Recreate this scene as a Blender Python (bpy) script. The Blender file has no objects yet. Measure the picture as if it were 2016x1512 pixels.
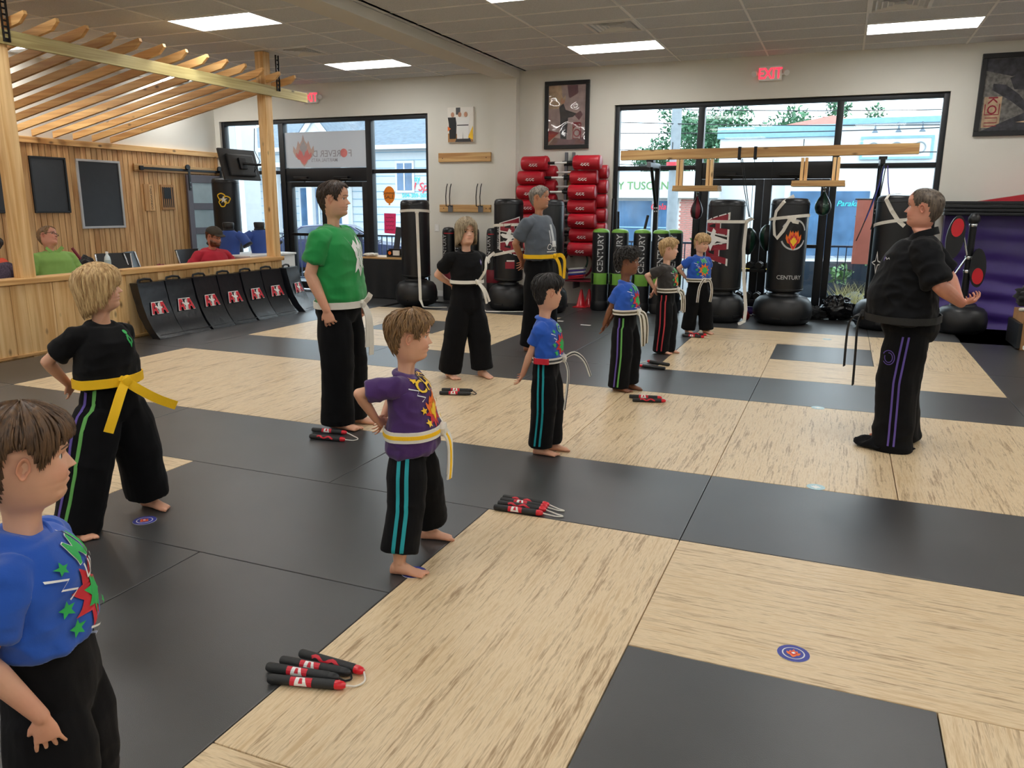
import bpy, bmesh, math, random
import numpy as np
from mathutils import Vector, Matrix, Euler, noise
from mathutils.bvhtree import BVHTree
from mathutils.geometry import tessellate_polygon

# ------------------------------------------------------------------ scene, camera, light
scene = bpy.context.scene
COL = scene.collection
PI = math.pi
R = math.radians
rnd = random.Random(7)

EYE = 1.554
cam_d = bpy.data.cameras.new('camera')
cam = bpy.data.objects.new('camera', cam_d)
COL.objects.link(cam)
cam_d.sensor_width = 36.0
cam_d.lens = 36.0 * 1550.06 / 2016.0
cam_d.clip_start = 0.05
cam_d.clip_end = 400
cam.matrix_world = (Matrix.Translation((0, 0, EYE)) @ Matrix.Rotation(R(22.3256), 4, 'Z')
                    @ Matrix.Rotation(R(90 - 12.7817), 4, 'X') @ Matrix.Rotation(R(0.37188), 4, 'Z'))
scene.camera = cam

scene.view_settings.view_transform = 'Standard'
scene.view_settings.look = 'None'
scene.view_settings.gamma = 1.0
scene.view_settings.use_curve_mapping = False
scene.view_settings.exposure = 0.0
scene.cycles.use_denoising = True
scene.cycles.max_bounces = 8
scene.cycles.diffuse_bounces = 5
scene.cycles.glossy_bounces = 3
scene.cycles.transmission_bounces = 6
scene.cycles.transparent_max_bounces = 10
scene.cycles.caustics_reflective = False
scene.cycles.caustics_refractive = False
scene.cycles.sample_clamp_indirect = 8.0

SKY = 5.8          # bright overcast sky
PANEL = 13.5         # ceiling troffers
world = bpy.data.worlds.new('overcast_sky')
scene.world = world
world.use_nodes = True
wn = world.node_tree.nodes
wbg = wn['Background']
wtc = wn.new('ShaderNodeTexCoord')
wns = wn.new('ShaderNodeTexNoise')
wns.inputs['Scale'].default_value = 1.3
wns.inputs['Detail'].default_value = 4.0
wrp = wn.new('ShaderNodeValToRGB')
wrp.color_ramp.elements[0].position = 0.35
wrp.color_ramp.elements[0].color = (0.74, 0.88, 1.0, 1)
wrp.color_ramp.elements[1].position = 0.65
wrp.color_ramp.elements[1].color = (0.88, 0.955, 1.0, 1)
world.node_tree.links.new(wtc.outputs['Generated'], wns.inputs['Vector'])
world.node_tree.links.new(wns.outputs['Fac'], wrp.inputs['Fac'])
world.node_tree.links.new(wrp.outputs['Color'], wbg.inputs['Color'])
wbg.inputs['Strength'].default_value = SKY

# ------------------------------------------------------------------ materials
def lin(c):
    return tuple((v / 12.92 if v <= 0.04045 else ((v + 0.055) / 1.055) ** 2.4) for v in c)
def rgb(r, g, b):
    return lin((r / 255.0, g / 255.0, b / 255.0))
MATS = {}
def new_mat(name):
    m = bpy.data.materials.new(name)
    m.use_nodes = True
    MATS[name] = m
    return m, m.node_tree.nodes, m.node_tree.links, m.node_tree.nodes['Principled BSDF']
def pmat(name, col, rough=0.5, metal=0.0, var=0.06, scale=8.0, bump=0.0, bscale=60.0, spec=0.5, coat=0.0, sheen=0.0):
    """plain painted/plastic/cloth surface with slight mottling and fine relief"""
    m, n, l, b = new_mat(name)
    b.inputs['Roughness'].default_value = rough
    b.inputs['Metallic'].default_value = metal
    b.inputs['Specular IOR Level'].default_value = spec
    if coat: b.inputs['Coat Weight'].default_value = coat
    if sheen:
        b.inputs['Sheen Weight'].default_value = sheen
        b.inputs['Sheen Roughness'].default_value = 0.5
    tc = n.new('ShaderNodeTexCoord')
    nz = n.new('ShaderNodeTexNoise')
    nz.inputs['Scale'].default_value = scale
    nz.inputs['Detail'].default_value = 3.0
    rp = n.new('ShaderNodeValToRGB')
    a = tuple(max(0, c * (1 - var)) for c in col) + (1,)
    d = tuple(min(1, c * (1 + var)) for c in col) + (1,)
    rp.color_ramp.elements[0].position = 0.3; rp.color_ramp.elements[0].color = a
    rp.color_ramp.elements[1].position = 0.7; rp.color_ramp.elements[1].color = d
    l.new(tc.outputs['Object'], nz.inputs['Vector'])
    l.new(nz.outputs['Fac'], rp.inputs['Fac'])
    l.new(rp.outputs['Color'], b.inputs['Base Color'])
    if bump:
        n2 = n.new('ShaderNodeTexNoise')
        n2.inputs['Scale'].default_value = bscale
        n2.inputs['Detail'].default_value = 4.0
        bp = n.new('ShaderNodeBump')
        bp.inputs['Strength'].default_value = bump
        bp.inputs['Distance'].default_value = 0.01
        l.new(tc.outputs['Object'], n2.inputs['Vector'])
        l.new(n2.outputs['Fac'], bp.inputs['Height'])
        l.new(bp.outputs['Normal'], b.inputs['Normal'])
    return m
def emat(name, col, strength):
    m, n, l, b = new_mat(name)
    b.inputs['Base Color'].default_value = col + (1,)
    b.inputs['Emission Color'].default_value = col + (1,)
    b.inputs['Emission Strength'].default_value = strength
    return m
def wood(name, light, dark, stretch=(14, 14, 0.9), rough=0.55, knots=True, contrast=1.0, obj_var=0.18):
    """timber: long grain along local Z unless stretch says otherwise"""
    m, n, l, b = new_mat(name)
    b.inputs['Roughness'].default_value = rough
    tc = n.new('ShaderNodeTexCoord')
    oi = n.new('ShaderNodeObjectInfo')
    add = n.new('ShaderNodeVectorMath'); add.operation = 'ADD'
    sc = n.new('ShaderNodeVectorMath'); sc.operation = 'SCALE'
    comb = n.new('ShaderNodeCombineXYZ')
    for i in range(3): l.new(oi.outputs['Random'], comb.inputs[i])
    l.new(comb.outputs[0], sc.inputs[0]); sc.inputs['Scale'].default_value = 37.0
    l.new(tc.outputs['Object'], add.inputs[0]); l.new(sc.outputs[0], add.inputs[1])
    mp = n.new('ShaderNodeMapping'); mp.inputs['Scale'].default_value = stretch
    l.new(add.outputs[0], mp.inputs['Vector'])
    nz = n.new('ShaderNodeTexNoise'); nz.inputs['Scale'].default_value = 1.0
    nz.inputs['Detail'].default_value = 6.0; nz.inputs['Distortion'].default_value = 0.9
    l.new(mp.outputs[0], nz.inputs['Vector'])
    rp = n.new('ShaderNodeValToRGB')
    rp.color_ramp.elements[0].position = 0.36 ; rp.color_ramp.elements[0].color = dark + (1,)
    rp.color_ramp.elements[1].position = 0.36 + 0.26 / contrast; rp.color_ramp.elements[1].color = light + (1,)
    l.new(nz.outputs['Fac'], rp.inputs['Fac'])
    out = rp.outputs['Color']
    if knots:
        mk = n.new('ShaderNodeMapping'); mk.inputs['Scale'].default_value = (4.2, 4.2, 2.1) if stretch[2] < stretch[0] else ((4.2, 2.1, 4.2) if stretch[1] < stretch[0] else (2.1, 4.2, 4.2))
        l.new(add.outputs[0], mk.inputs['Vector'])
        vo = n.new('ShaderNodeTexVoronoi'); vo.inputs['Scale'].default_value = 1.3
        l.new(mk.outputs[0], vo.inputs['Vector'])
        kr = n.new('ShaderNodeValToRGB')
        kr.color_ramp.elements[0].position = 0.05; kr.color_ramp.elements[0].color = (1, 1, 1, 1)
        kr.color_ramp.elements[1].position = 0.14; kr.color_ramp.elements[1].color = (0, 0, 0, 1)
        l.new(vo.outputs['Distance'], kr.inputs['Fac'])
        mx = n.new('ShaderNodeMix'); mx.data_type = 'RGBA'
        l.new(kr.outputs['Color'], mx.inputs['Factor'])
        l.new(out, mx.inputs[6]); mx.inputs[7].default_value = tuple(c * 0.32 for c in dark) + (1,)
        out = mx.outputs[2]
    hs = n.new('ShaderNodeHueSaturation')
    mr = n.new('ShaderNodeMapRange')
    mr.inputs['To Min'].default_value = 1 - obj_var; mr.inputs['To Max'].default_value = 1 + obj_var
    l.new(oi.outputs['Random'], mr.inputs['Value']); l.new(mr.outputs[0], hs.inputs['Value'])
    l.new(out, hs.inputs['Color'])
    l.new(hs.outputs['Color'], b.inputs['Base Color'])
    bp = n.new('ShaderNodeBump'); bp.inputs['Strength'].default_value = 0.12; bp.inputs['Distance'].default_value = 0.004
    l.new(nz.outputs['Fac'], bp.inputs['Height']); l.new(bp.outputs['Normal'], b.inputs['Normal'])
    return m

pmat('wall', rgb(220, 218, 209), 0.75, var=0.02, scale=2, bump=0.05, bscale=180)
pmat('trim_white', rgb(242, 242, 240), 0.5, var=0.02)
pmat('black_metal', rgb(20, 21, 24), 0.42, metal=0.3, var=0.15)
pmat('frame_metal', rgb(26, 29, 34), 0.45, metal=0.2, var=0.1)
pmat('black_vinyl', rgb(20, 22, 26), 0.36, var=0.18, scale=5, bump=0.12, bscale=25)
pmat('black_plastic', rgb(26, 27, 29), 0.42, var=0.12, bump=0.05, bscale=90)
pmat('black_cloth', rgb(15, 16, 19), 0.85, var=0.15, scale=14, bump=0.12, bscale=140, sheen=0.15)
pmat('red_vinyl', rgb(180, 26, 43), 0.38, var=0.10, scale=4, bump=0.15, bscale=18)
pmat('dark_red', rgb(126, 28, 44), 0.5, var=0.08)
pmat('white_paint', rgb(232, 232, 230), 0.5, var=0.02)
pmat('white_cloth', rgb(226, 222, 212), 0.8, var=0.05, bump=0.1, bscale=120)
pmat('green_vinyl', rgb(112, 168, 62), 0.45, var=0.08)
pmat('dark_green', rgb(20, 62, 46), 0.38, var=0.12, coat=0.3)
pmat('purple_vinyl', rgb(70, 48, 128), 0.42, var=0.10, scale=3, bump=0.25, bscale=7)
pmat('chrome', rgb(200, 202, 205), 0.22, metal=1.0, var=0.02)
pmat('grey_metal', rgb(120, 124, 130), 0.4, metal=0.6, var=0.05)
pmat('slate', rgb(52, 54, 58), 0.35, var=0.05)
pmat('blue_cloth', rgb(44, 76, 150), 0.8, var=0.08, bump=0.12, bscale=120, sheen=0.2)
pmat('yellow_cloth', rgb(250, 196, 22), 0.7, var=0.05, bump=0.1, bscale=120)
pmat('red_gloss', rgb(214, 22, 40), 0.32, var=0.06, coat=0.3)
pmat('door_paint', rgb(92, 84, 90), 0.45, var=0.05)
pmat('paper', rgb(236, 232, 224), 0.7, var=0.03)
pmat('pink_paper', rgb(240, 56, 120), 0.7, var=0.04)
pmat('orange_paper', rgb(245, 140, 30), 0.6, var=0.04)
pmat('cardboard', rgb(176, 130, 84), 0.8, var=0.08)
pmat('teal', rgb(24, 150, 158), 0.6, var=0.1)
pmat('ink_black', rgb(12, 12, 14), 0.6, var=0.05)
pmat('silver_print', rgb(196, 198, 200), 0.45, var=0.04)
pmat('print_white', rgb(235, 235, 232), 0.55, var=0.03)
pmat('print_red', rgb(206, 34, 52), 0.5, var=0.08)
pmat('print_green', rgb(40, 176, 84), 0.55, var=0.06)
pmat('print_yellow', rgb(246, 200, 40), 0.55, var=0.06)
pmat('print_orange', rgb(238, 116, 32), 0.55, var=0.08)
pmat('print_maroon', rgb(142, 30, 48), 0.45, var=0.06)
pmat('print_purple', rgb(86, 64, 150), 0.6, var=0.06)
pmat('print_blue', rgb(52, 60, 150), 0.5, var=0.12, scale=40)
pmat('grey_rubber', rgb(62, 64, 66), 0.6, var=0.06)
wood('pine', rgb(238, 202, 146), rgb(210, 162, 100), (16, 16, 0.8))
wood('pine_bead', rgb(228, 184, 126), rgb(192, 140, 84), (11, 11, 0.9), contrast=1.1, knots=False, obj_var=0.12)
wood('pine_y', rgb(226, 184, 122), rgb(190, 138, 80), (16, 0.8, 16))
wood('treated_y', rgb(196, 184, 128), rgb(164, 146, 92), (22, 0.9, 22), obj_var=0.04)
wood('pine_x', rgb(214, 176, 118), rgb(178, 130, 78), (0.8, 18, 18), obj_var=0.08)
wood('rafter_x', rgb(236, 192, 128), rgb(208, 154, 94), (0.9, 18, 18), obj_var=0.2)

# dojo mats: timber-print foam and plain charcoal foam
def mat_timber():
    m, n, l, b = new_mat('mat_timber')
    tc = n.new('ShaderNodeTexCoord'); oi = n.new('ShaderNodeObjectInfo')
    cb = n.new('ShaderNodeCombineXYZ'); sc = n.new('ShaderNodeVectorMath'); sc.operation = 'SCALE'; sc.inputs['Scale'].default_value = 53
    ad = n.new('ShaderNodeVectorMath'); ad.operation = 'ADD'
    for i in range(3): l.new(oi.outputs['Random'], cb.inputs[i])
    l.new(cb.outputs[0], sc.inputs[0]); l.new(tc.outputs['Object'], ad.inputs[0]); l.new(sc.outputs[0], ad.inputs[1])
    outs = []
    for s, d, det in (((70, 4.0, 1), 0.25, 6), ((16, 1.4, 1), 0.4, 4), ((230, 20, 1), 0.2, 3)):
        mp = n.new('ShaderNodeMapping'); mp.inputs['Scale'].default_value = s
        nz = n.new('ShaderNodeTexNoise'); nz.inputs['Scale'].default_value = 1; nz.inputs['Detail'].default_value = det; nz.inputs['Distortion'].default_value = d
        l.new(ad.outputs[0], mp.inputs['Vector']); l.new(mp.outputs[0], nz.inputs['Vector']); outs.append(nz)
    m1 = n.new('ShaderNodeMath'); m1.operation = 'MULTIPLY_ADD'; m1.inputs[1].default_value = .55; l.new(outs[1].outputs['Fac'], m1.inputs[0]); l.new(outs[0].outputs['Fac'], m1.inputs[2])
    m2 = n.new('ShaderNodeMath'); m2.operation = 'MULTIPLY_ADD'; m2.inputs[1].default_value = 0.5; l.new(outs[2].outputs['Fac'], m2.inputs[0]); l.new(m1.outputs[0], m2.inputs[2])
    rp = n.new('ShaderNodeValToRGB')
    rp.color_ramp.elements[0].position = 0.98; rp.color_ramp.elements[0].color = rgb(163, 134, 98) + (1,)
    rp.color_ramp.elements[1].position = 1.52; rp.color_ramp.elements[1].color = rgb(221, 198, 161) + (1,)
    e = rp.color_ramp.elements.new(1.25); e.color = rgb(199, 170, 129) + (1,)
    mr = n.new('ShaderNodeMapRange'); mr.inputs['From Min'].default_value = 0.70; mr.inputs['From Max'].default_value = 1.35
    for el, p in zip(sorted(rp.color_ramp.elements, key=lambda q: q.position), (0.12, 0.5, 0.88)): el.position = p
    l.new(m2.outputs[0], mr.inputs['Value']); l.new(mr.outputs[0], rp.inputs['Fac'])
    l.new(rp.outputs['Color'], b.inputs['Base Color'])
    b.inputs['Roughness'].default_value = 0.42
    b.inputs['Specular IOR Level'].default_value = 0.45
    bp = n.new('ShaderNodeBump'); bp.inputs['Strength'].default_value = 0.1; bp.inputs['Distance'].default_value = 0.002
    l.new(m2.outputs[0], bp.inputs['Height']); l.new(bp.outputs['Normal'], b.inputs['Normal'])
def mat_char():
    m, n, l, b = new_mat('mat_charcoal')
    tc = n.new('ShaderNodeTexCoord')
    nz = n.new('ShaderNodeTexNoise'); nz.inputs['Scale'].default_value = 2.4; nz.inputs['Detail'].default_value = 5
    rp = n.new('ShaderNodeValToRGB')
    rp.color_ramp.elements[0].position = 0.3; rp.color_ramp.elements[0].color = rgb(54, 54, 55) + (1,)
    rp.color_ramp.elements[1].position = 0.75; rp.color_ramp.elements[1].color = rgb(64, 64, 64) + (1,)
    l.new(tc.outputs['Object'], nz.inputs['Vector']); l.new(nz.outputs['Fac'], rp.inputs['Fac']); l.new(rp.outputs['Color'], b.inputs['Base Color'])
    b.inputs['Roughness'].default_value = 0.36
    b.inputs['Specular IOR Level'].default_value = 0.85
    wv = n.new('ShaderNodeTexNoise'); wv.inputs['Scale'].default_value = 320; wv.inputs['Detail'].default_value = 2
    bp = n.new('ShaderNodeBump'); bp.inputs['Strength'].default_value = 0.18; bp.inputs['Distance'].default_value = 0.003
    l.new(tc.outputs['Object'], wv.inputs['Vector']); l.new(wv.outputs['Fac'], bp.inputs['Height']); l.new(bp.outputs['Normal'], b.inputs['Normal'])
mat_timber(); mat_char()
def mat_tile():
    m, n, l, b = new_mat('ceiling_tile')
    tc = n.new('ShaderNodeTexCoord')
    nz = n.new('ShaderNodeTexNoise'); nz.inputs['Scale'].default_value = 140; nz.inputs['Detail'].default_value = 4
    rp = n.new('ShaderNodeValToRGB')
    rp.color_ramp.elements[0].position = 0.36; rp.color_ramp.elements[0].color = rgb(196, 200, 204) + (1,)
    rp.color_ramp.elements[1].position = 0.5; rp.color_ramp.elements[1].color = rgb(216, 220, 224) + (1,)
    l.new(tc.outputs['Object'], nz.inputs['Vector']); l.new(nz.outputs['Fac'], rp.inputs['Fac']); l.new(rp.outputs['Color'], b.inputs['Base Color'])
    b.inputs['Roughness'].default_value = 0.9
mat_tile()
emat('troffer_glow', (1.0, 0.985, 0.955), PANEL)
emat('exit_glow', (1.0, 0.03, 0.06), 2.2)
def mat_glass(name, tint=(0.93, 0.97, 0.98), alpha=0.12):
    """thin glazing: mostly see-through, with a little mirror at grazing angles"""
    m, n, l, b = new_mat(name)
    n.remove(b)
    tr = n.new('ShaderNodeBsdfTransparent'); tr.inputs[0].default_value = tint + (1,)
    gl = n.new('ShaderNodeBsdfGlossy'); gl.inputs['Roughness'].default_value = 0.02
    fr = n.new('ShaderNodeFresnel'); fr.inputs['IOR'].default_value = 1.35
    mx = n.new('ShaderNodeMixShader')
    l.new(fr.outputs[0], mx.inputs[0]); l.new(tr.outputs[0], mx.inputs[1]); l.new(gl.outputs[0], mx.inputs[2])
    l.new(mx.outputs[0], n['Material Output'].inputs['Surface'])
    return m
mat_glass('glass')
def mat_film():
    m, n, l, b = new_mat('sign_film')
    b.inputs['Base Color'].default_value = (0.75, 0.76, 0.78, 1)
    b.inputs['Roughness'].default_value = 0.6
    t = n.new('ShaderNodeBsdfTranslucent'); t.inputs[0].default_value = (0.72, 0.74, 0.77, 1)
    mx = n.new('ShaderNodeMixShader'); mx.inputs[0].default_value = 0.35
    l.new(b.outputs[0], mx.inputs[1]); l.new(t.outputs[0], mx.inputs[2]); l.new(mx.outputs[0], n['Material Output'].inputs['Surface'])
mat_film()

def M(name): return MATS[name]

# ------------------------------------------------------------------ geometry helpers
def _basis(d):
    d = Vector(d).normalized()
    u = d.cross(Vector((0, 0, 1))) if abs(d.z) < 0.95 else d.cross(Vector((1, 0, 0)))
    u.normalize()
    return u, u.cross(d).normalized(), d
class MB:
    """collects shapes; build() links them as ONE mesh object"""
    def __init__(s): s.v = []; s.f = []; s.mi = []; s.cur = 0
    def mat(s, i): s.cur = i; return s
    def add(s, V, F):
        o = len(s.v)
        s.v += [tuple(p) for p in V]
        s.f += [tuple(i + o for i in f) for f in F]
        s.mi += [s.cur] * len(F)
        return s
    def box(s, x0, x1, y0, y1, z0, z1, Mx=None):
        V = [(x, y, z) for z in (z0, z1) for y in (y0, y1) for x in (x0, x1)]
        if Mx is not None: V = [Mx @ Vector(p) for p in V]
        return s.add(V, [(0, 2, 3, 1), (4, 5, 7, 6), (0, 1, 5, 4), (2, 6, 7, 3), (0, 4, 6, 2), (1, 3, 7, 5)])
    def cbox(s, c, size, Mx=None):
        x, y, z = c; a, b, d = size
        return s.box(x - a / 2, x + a / 2, y - b / 2, y + b / 2, z - d / 2, z + d / 2, Mx)
    def bbox(s, x0, x1, y0, y1, z0, z1, r=0.01, Mx=None):
        """box with chamfered edges"""
        V = []; F = []
        cx, cy, cz = (x0 + x1) / 2, (y0 + y1) / 2, (z0 + z1) / 2
        hx, hy, hz = (x1 - x0) / 2, (y1 - y0) / 2, (z1 - z0) / 2
        bm = bmesh.new(); bmesh.ops.create_cube(bm, size=2)
        for q in bm.verts: q.co = Vector((cx + q.co.x * hx, cy + q.co.y * hy, cz + q.co.z * hz))
        bmesh.ops.bevel(bm, geom=list(bm.edges), offset=min(r, hx * .9, hy * .9, hz * .9), segments=2, profile=0.6, affect='EDGES')
        bm.verts.index_update()
        V = [(Mx @ q.co if Mx is not None else q.co.copy()) for q in bm.verts]
        F = [tuple(q.index for q in f.verts) for f in bm.faces]
        bm.free()
        return s.add(V, F)
    def cyl(s, p0, p1, r0, r1=None, n=12, caps=True):
        r1 = r0 if r1 is None else r1
        return s.tube([p0, p1], [r0, r1], n, caps)
    def tube(s, pts, rad, n=8, caps=True, closed=False):
        P = [Vector(p) for p in pts]; k = len(P)
        if not hasattr(rad, '__len__'): rad = [rad] * k
        V = []; F = []
        u = None
        for i in range(k):
            if closed: d = P[(i + 1) % k] - P[i - 1]
            else: d = P[min(i + 1, k - 1)] - P[max(i - 1, 0)]
            d = d.normalized() if d.length > 1e-9 else Vector((0, 0, 1))
            if u is None: u, w, d = _basis(d)
            else:
                u = (u - d * u.dot(d))
                u = u.normalized() if u.length > 1e-6 else _basis(d)[0]
                w = u.cross(d)
            ra = rad[i] if hasattr(rad[i], '__len__') else (rad[i], rad[i])
            for j in range(n):
                a = 2 * PI * j / n
                V.append(P[i] + u * (math.cos(a) * ra[0]) + w * (math.sin(a) * ra[1]))
        for i in range(k if closed else k - 1):
            for j in range(n):
                a, b = i * n + j, i * n + (j + 1) % n
                c, d = ((i + 1) % k) * n + (j + 1) % n, ((i + 1) % k) * n + j
                F.append((a, d, c, b))
        if caps and not closed:
            F.append(tuple(range(n))); F.append(tuple(range((k - 1) * n + n - 1, (k - 1) * n - 1, -1)))
        return s.add(V, F)
    def lathe(s, prof, n=24, c=(0, 0, 0), Mx=None, sx=1.0, sy=1.0):
        """profile of (radius, z)"""
        V = []; F = []; k = len(prof)
        for r, z in prof:
            for j in range(n):
                a = 2 * PI * j / n
                p = Vector((c[0] + r * sx * math.cos(a), c[1] + r * sy * math.sin(a), c[2] + z))
                V.append(Mx @ p if Mx is not None else p)
        for i in range(k - 1):
            for j in range(n):
                F.append((i * n + j, i * n + (j + 1) % n, (i + 1) * n + (j + 1) % n, (i + 1) * n + j))
        if prof[0][0] > 1e-6: F.append(tuple(range(n - 1, -1, -1)))
        if prof[-1][0] > 1e-6: F.append(tuple(range((k - 1) * n, k * n)))
        return s.add(V, F)
    def prism(s, poly, y0, y1, Mx=None):
        """polygon in XZ, extruded along Y"""
        n = len(poly)
        V = [Vector((p[0], y0, p[1])) for p in poly] + [Vector((p[0], y1, p[1])) for p in poly]
        if Mx is not None: V = [Mx @ p for p in V]
        F = [tuple(range(n)), tuple(range(2 * n - 1, n - 1, -1))]
        F += [(i, i + n, (i + 1) % n + n, (i + 1) % n) for i in range(n)]
        return s.add(V, F)
    def ribbon(s, pts, nrm, width, th=0.004):
        """flat strap along pts, its face turned to nrm"""
        P = [Vector(p) for p in pts]; k = len(P); V = []; F = []
        N = nrm if isinstance(nrm, list) else [nrm] * k
        W = width if isinstance(width, list) else [width] * k
        for i in range(k):
            d = (P[min(i + 1, k - 1)] - P[max(i - 1, 0)])
            d = d.normalized() if d.length > 1e-9 else Vector((0, 0, -1))
            nn = Vector(N[i]); nn = (nn - d * nn.dot(d))
            nn = nn.normalized() if nn.length > 1e-6 else _basis(d)[0]
            side = d.cross(nn).normalized() * (W[i] / 2)
            t = nn * (th / 2)
            V += [P[i] + side + t, P[i] - side + t, P[i] - side - t, P[i] + side - t]
        for i in range(k - 1):
            for j in range(4):
                F.append((i * 4 + j, i * 4 + (j + 1) % 4, (i + 1) * 4 + (j + 1) % 4, (i + 1) * 4 + j))
        F.append((3, 2, 1, 0)); e = (k - 1) * 4; F.append((e, e + 1, e + 2, e + 3))
        return s.add(V, F)
    def sphere(s, c, r, n=12, m=8, Mx=None):
        r = r if hasattr(r, '__len__') else (r, r, r)
        V = [Vector((c[0], c[1], c[2] - r[2]))]; F = []
        for i in range(1, m):
            t = -PI / 2 + PI * i / m
            for j in range(n):
                a = 2 * PI * j / n
                V.append(Vector((c[0] + r[0] * math.cos(t) * math.cos(a), c[1] + r[1] * math.cos(t) * math.sin(a), c[2] + r[2] * math.sin(t))))
        V.append(Vector((c[0], c[1], c[2] + r[2])))
        for j in range(n): F.append((0, 1 + (j + 1) % n, 1 + j))
        for i in range(m - 2):
            for j in range(n):
                a = 1 + i * n + j; b = 1 + i * n + (j + 1) % n
                F.append((a, b, b + n, a + n))
        L = len(V) - 1; o = 1 + (m - 2) * n
        for j in range(n): F.append((o + j, o + (j + 1) % n, L))
        if Mx is not None: V = [Mx @ p for p in V]
        return s.add(V, F)
    def mesh(s, name, mats, smooth=None):
        me = bpy.data.meshes.new(name)
        me.from_pydata([tuple(p) for p in s.v], [], s.f)
        for mt in (mats if isinstance(mats, (list, tuple)) else [mats]):
            me.materials.append(M(mt) if isinstance(mt, str) else mt)
        if len(me.materials) > 1: me.polygons.foreach_set('material_index', s.mi)
        if smooth is not None:
            me.polygons.foreach_set('use_smooth', [True] * len(me.polygons))
            if smooth < 180: me.set_sharp_from_angle(angle=R(smooth))
        me.update()
        return me
    def build(s, name, mats, parent=None, smooth=None, loc=None, rot=None):
        o = bpy.data.objects.new(name, s.mesh(name, mats, smooth))
        COL.objects.link(o)
        if parent is not None: o.parent = parent
        if loc is not None: o.location = loc
        if rot is not None: o.rotation_euler = rot
        return o
def inst(name, me, parent=None, loc=(0, 0, 0), rot=(0, 0, 0), scale=None):
    o = bpy.data.objects.new(name, me); COL.objects.link(o)
    if parent is not None: o.parent = parent
    o.location = loc; o.rotation_euler = rot
    if scale is not None: o.scale = scale
    return o
def tag(o, label, cat, group=None):
    o['label'] = label; o['category'] = cat
    if group: o['group'] = group
    return o
def struct(o): o['kind'] = 'structure'; return o
def thing(name, label, cat, loc=(0, 0, 0), rz=0.0, group=None):
    o = bpy.data.objects.new(name, None); COL.objects.link(o)
    o.location = loc; o.rotation_euler = (0, 0, rz); o.empty_display_size = 0.1
    return tag(o, label, cat, group)
def copy_tree(o, parent=None):
    c = o.copy(); COL.objects.link(c)
    c.parent = parent
    for ch in list(o.children): copy_tree(ch, c)
    return c
def Mloc(x, y, z): return Matrix.Translation((x, y, z))
def Mrot(a, ax): return Matrix.Rotation(a, 4, ax)

# ---- flat print: text and polygons as thin meshes
_txt = {}
def text_vf(body, size=1.0, bold=0.0, shear=0.0, space=1.0):
    """(verts 2D, faces) of a line of text, centred on the origin"""
    key = (body, bold, shear, space)
    if key not in _txt:
        cu = bpy.data.curves.new('t', 'FONT'); cu.body = body; cu.size = 1.0
        cu.align_x = 'CENTER'; cu.align_y = 'CENTER'; cu.offset = bold; cu.shear = shear; cu.space_character = space
        cu.resolution_u = 3; cu.fill_mode = 'FRONT'
        ob = bpy.data.objects.new('t', cu); COL.objects.link(ob)
        dg = bpy.context.evaluated_depsgraph_get(); ev = ob.evaluated_get(dg)
        me = bpy.data.meshes.new_from_object(ev)
        V = [(q.co.x, q.co.y) for q in me.vertices]; F = [tuple(p.vertices) for p in me.polygons]
        bpy.data.objects.remove(ob); bpy.data.curves.remove(cu); bpy.data.meshes.remove(me)
        if V:
            cx = (min(p[0] for p in V) + max(p[0] for p in V)) / 2; cy = (min(p[1] for p in V) + max(p[1] for p in V)) / 2
            V = [(p[0] - cx, p[1] - cy) for p in V]
        _txt[key] = (V, F)
    V, F = _txt[key]
    return [(p[0] * size, p[1] * size) for p in V], list(F)
def poly_vf(poly):
    t = tessellate_polygon([[Vector((p[0], p[1], 0)) for p in poly]])
    return [tuple(p) for p in poly], [tuple(q) for q in t]
def split(V, F, n=1):
    """1-to-4 split of triangles, so that print can follow a curved surface"""
    for _ in range(n):
        V = list(V); nf = []; mid = {}
        def m(a, b):
            k = (min(a, b), max(a, b))
            if k not in mid:
                mid[k] = len(V); V.append(tuple((V[a][i] + V[b][i]) / 2 for i in range(len(V[a]))))
            return mid[k]
        for f in F:
            for t in range(1, len(f) - 1):
                a, b, c = f[0], f[t], f[t + 1]
                x, y, z = m(a, b), m(b, c), m(c, a)
                nf += [(a, x, z), (x, b, y), (z, y, c), (x, y, z)]
        F = nf
    return V, F
def xform2(V, sx=1.0, sy=None, rot=0.0, dx=0.0, dy=0.0):
    sy = sx if sy is None else sy
    c, s = math.cos(rot), math.sin(rot)
    return [(p[0] * sx * c - p[1] * sy * s + dx, p[0] * sx * s + p[1] * sy * c + dy) for p in V]
def on_cyl(V, r, a0=0.0, z0=0.0, c=(0, 0)):
    """wrap (u right, v up) print on a vertical cylinder; a0 is the angle faced"""
    out = []
    for u, v in V:
        a = a0 + u / r
        out.append((c[0] + r * math.cos(a), c[1] + r * math.sin(a), z0 + v))
    return out
def on_plane(V, o, ux, uy, off=0.0):
    ux, uy, o = Vector(ux), Vector(uy), Vector(o)
    nn = ux.cross(uy).normalized() * off
    return [o + ux * p[0] + uy * p[1] + nn for p in V]
def star2(r=1.0, q=0.45, n=5, rot=PI / 2):
    return [((r if i % 2 == 0 else r * q) * math.cos(rot + PI * i / n), (r if i % 2 == 0 else r * q) * math.sin(rot + PI * i / n)) for i in range(2 * n)]
def disc2(r=1.0, n=24, ry=None):
    ry = r if ry is None else ry
    return [(r * math.cos(2 * PI * i / n), ry * math.sin(2 * PI * i / n)) for i in range(n)]
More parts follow.
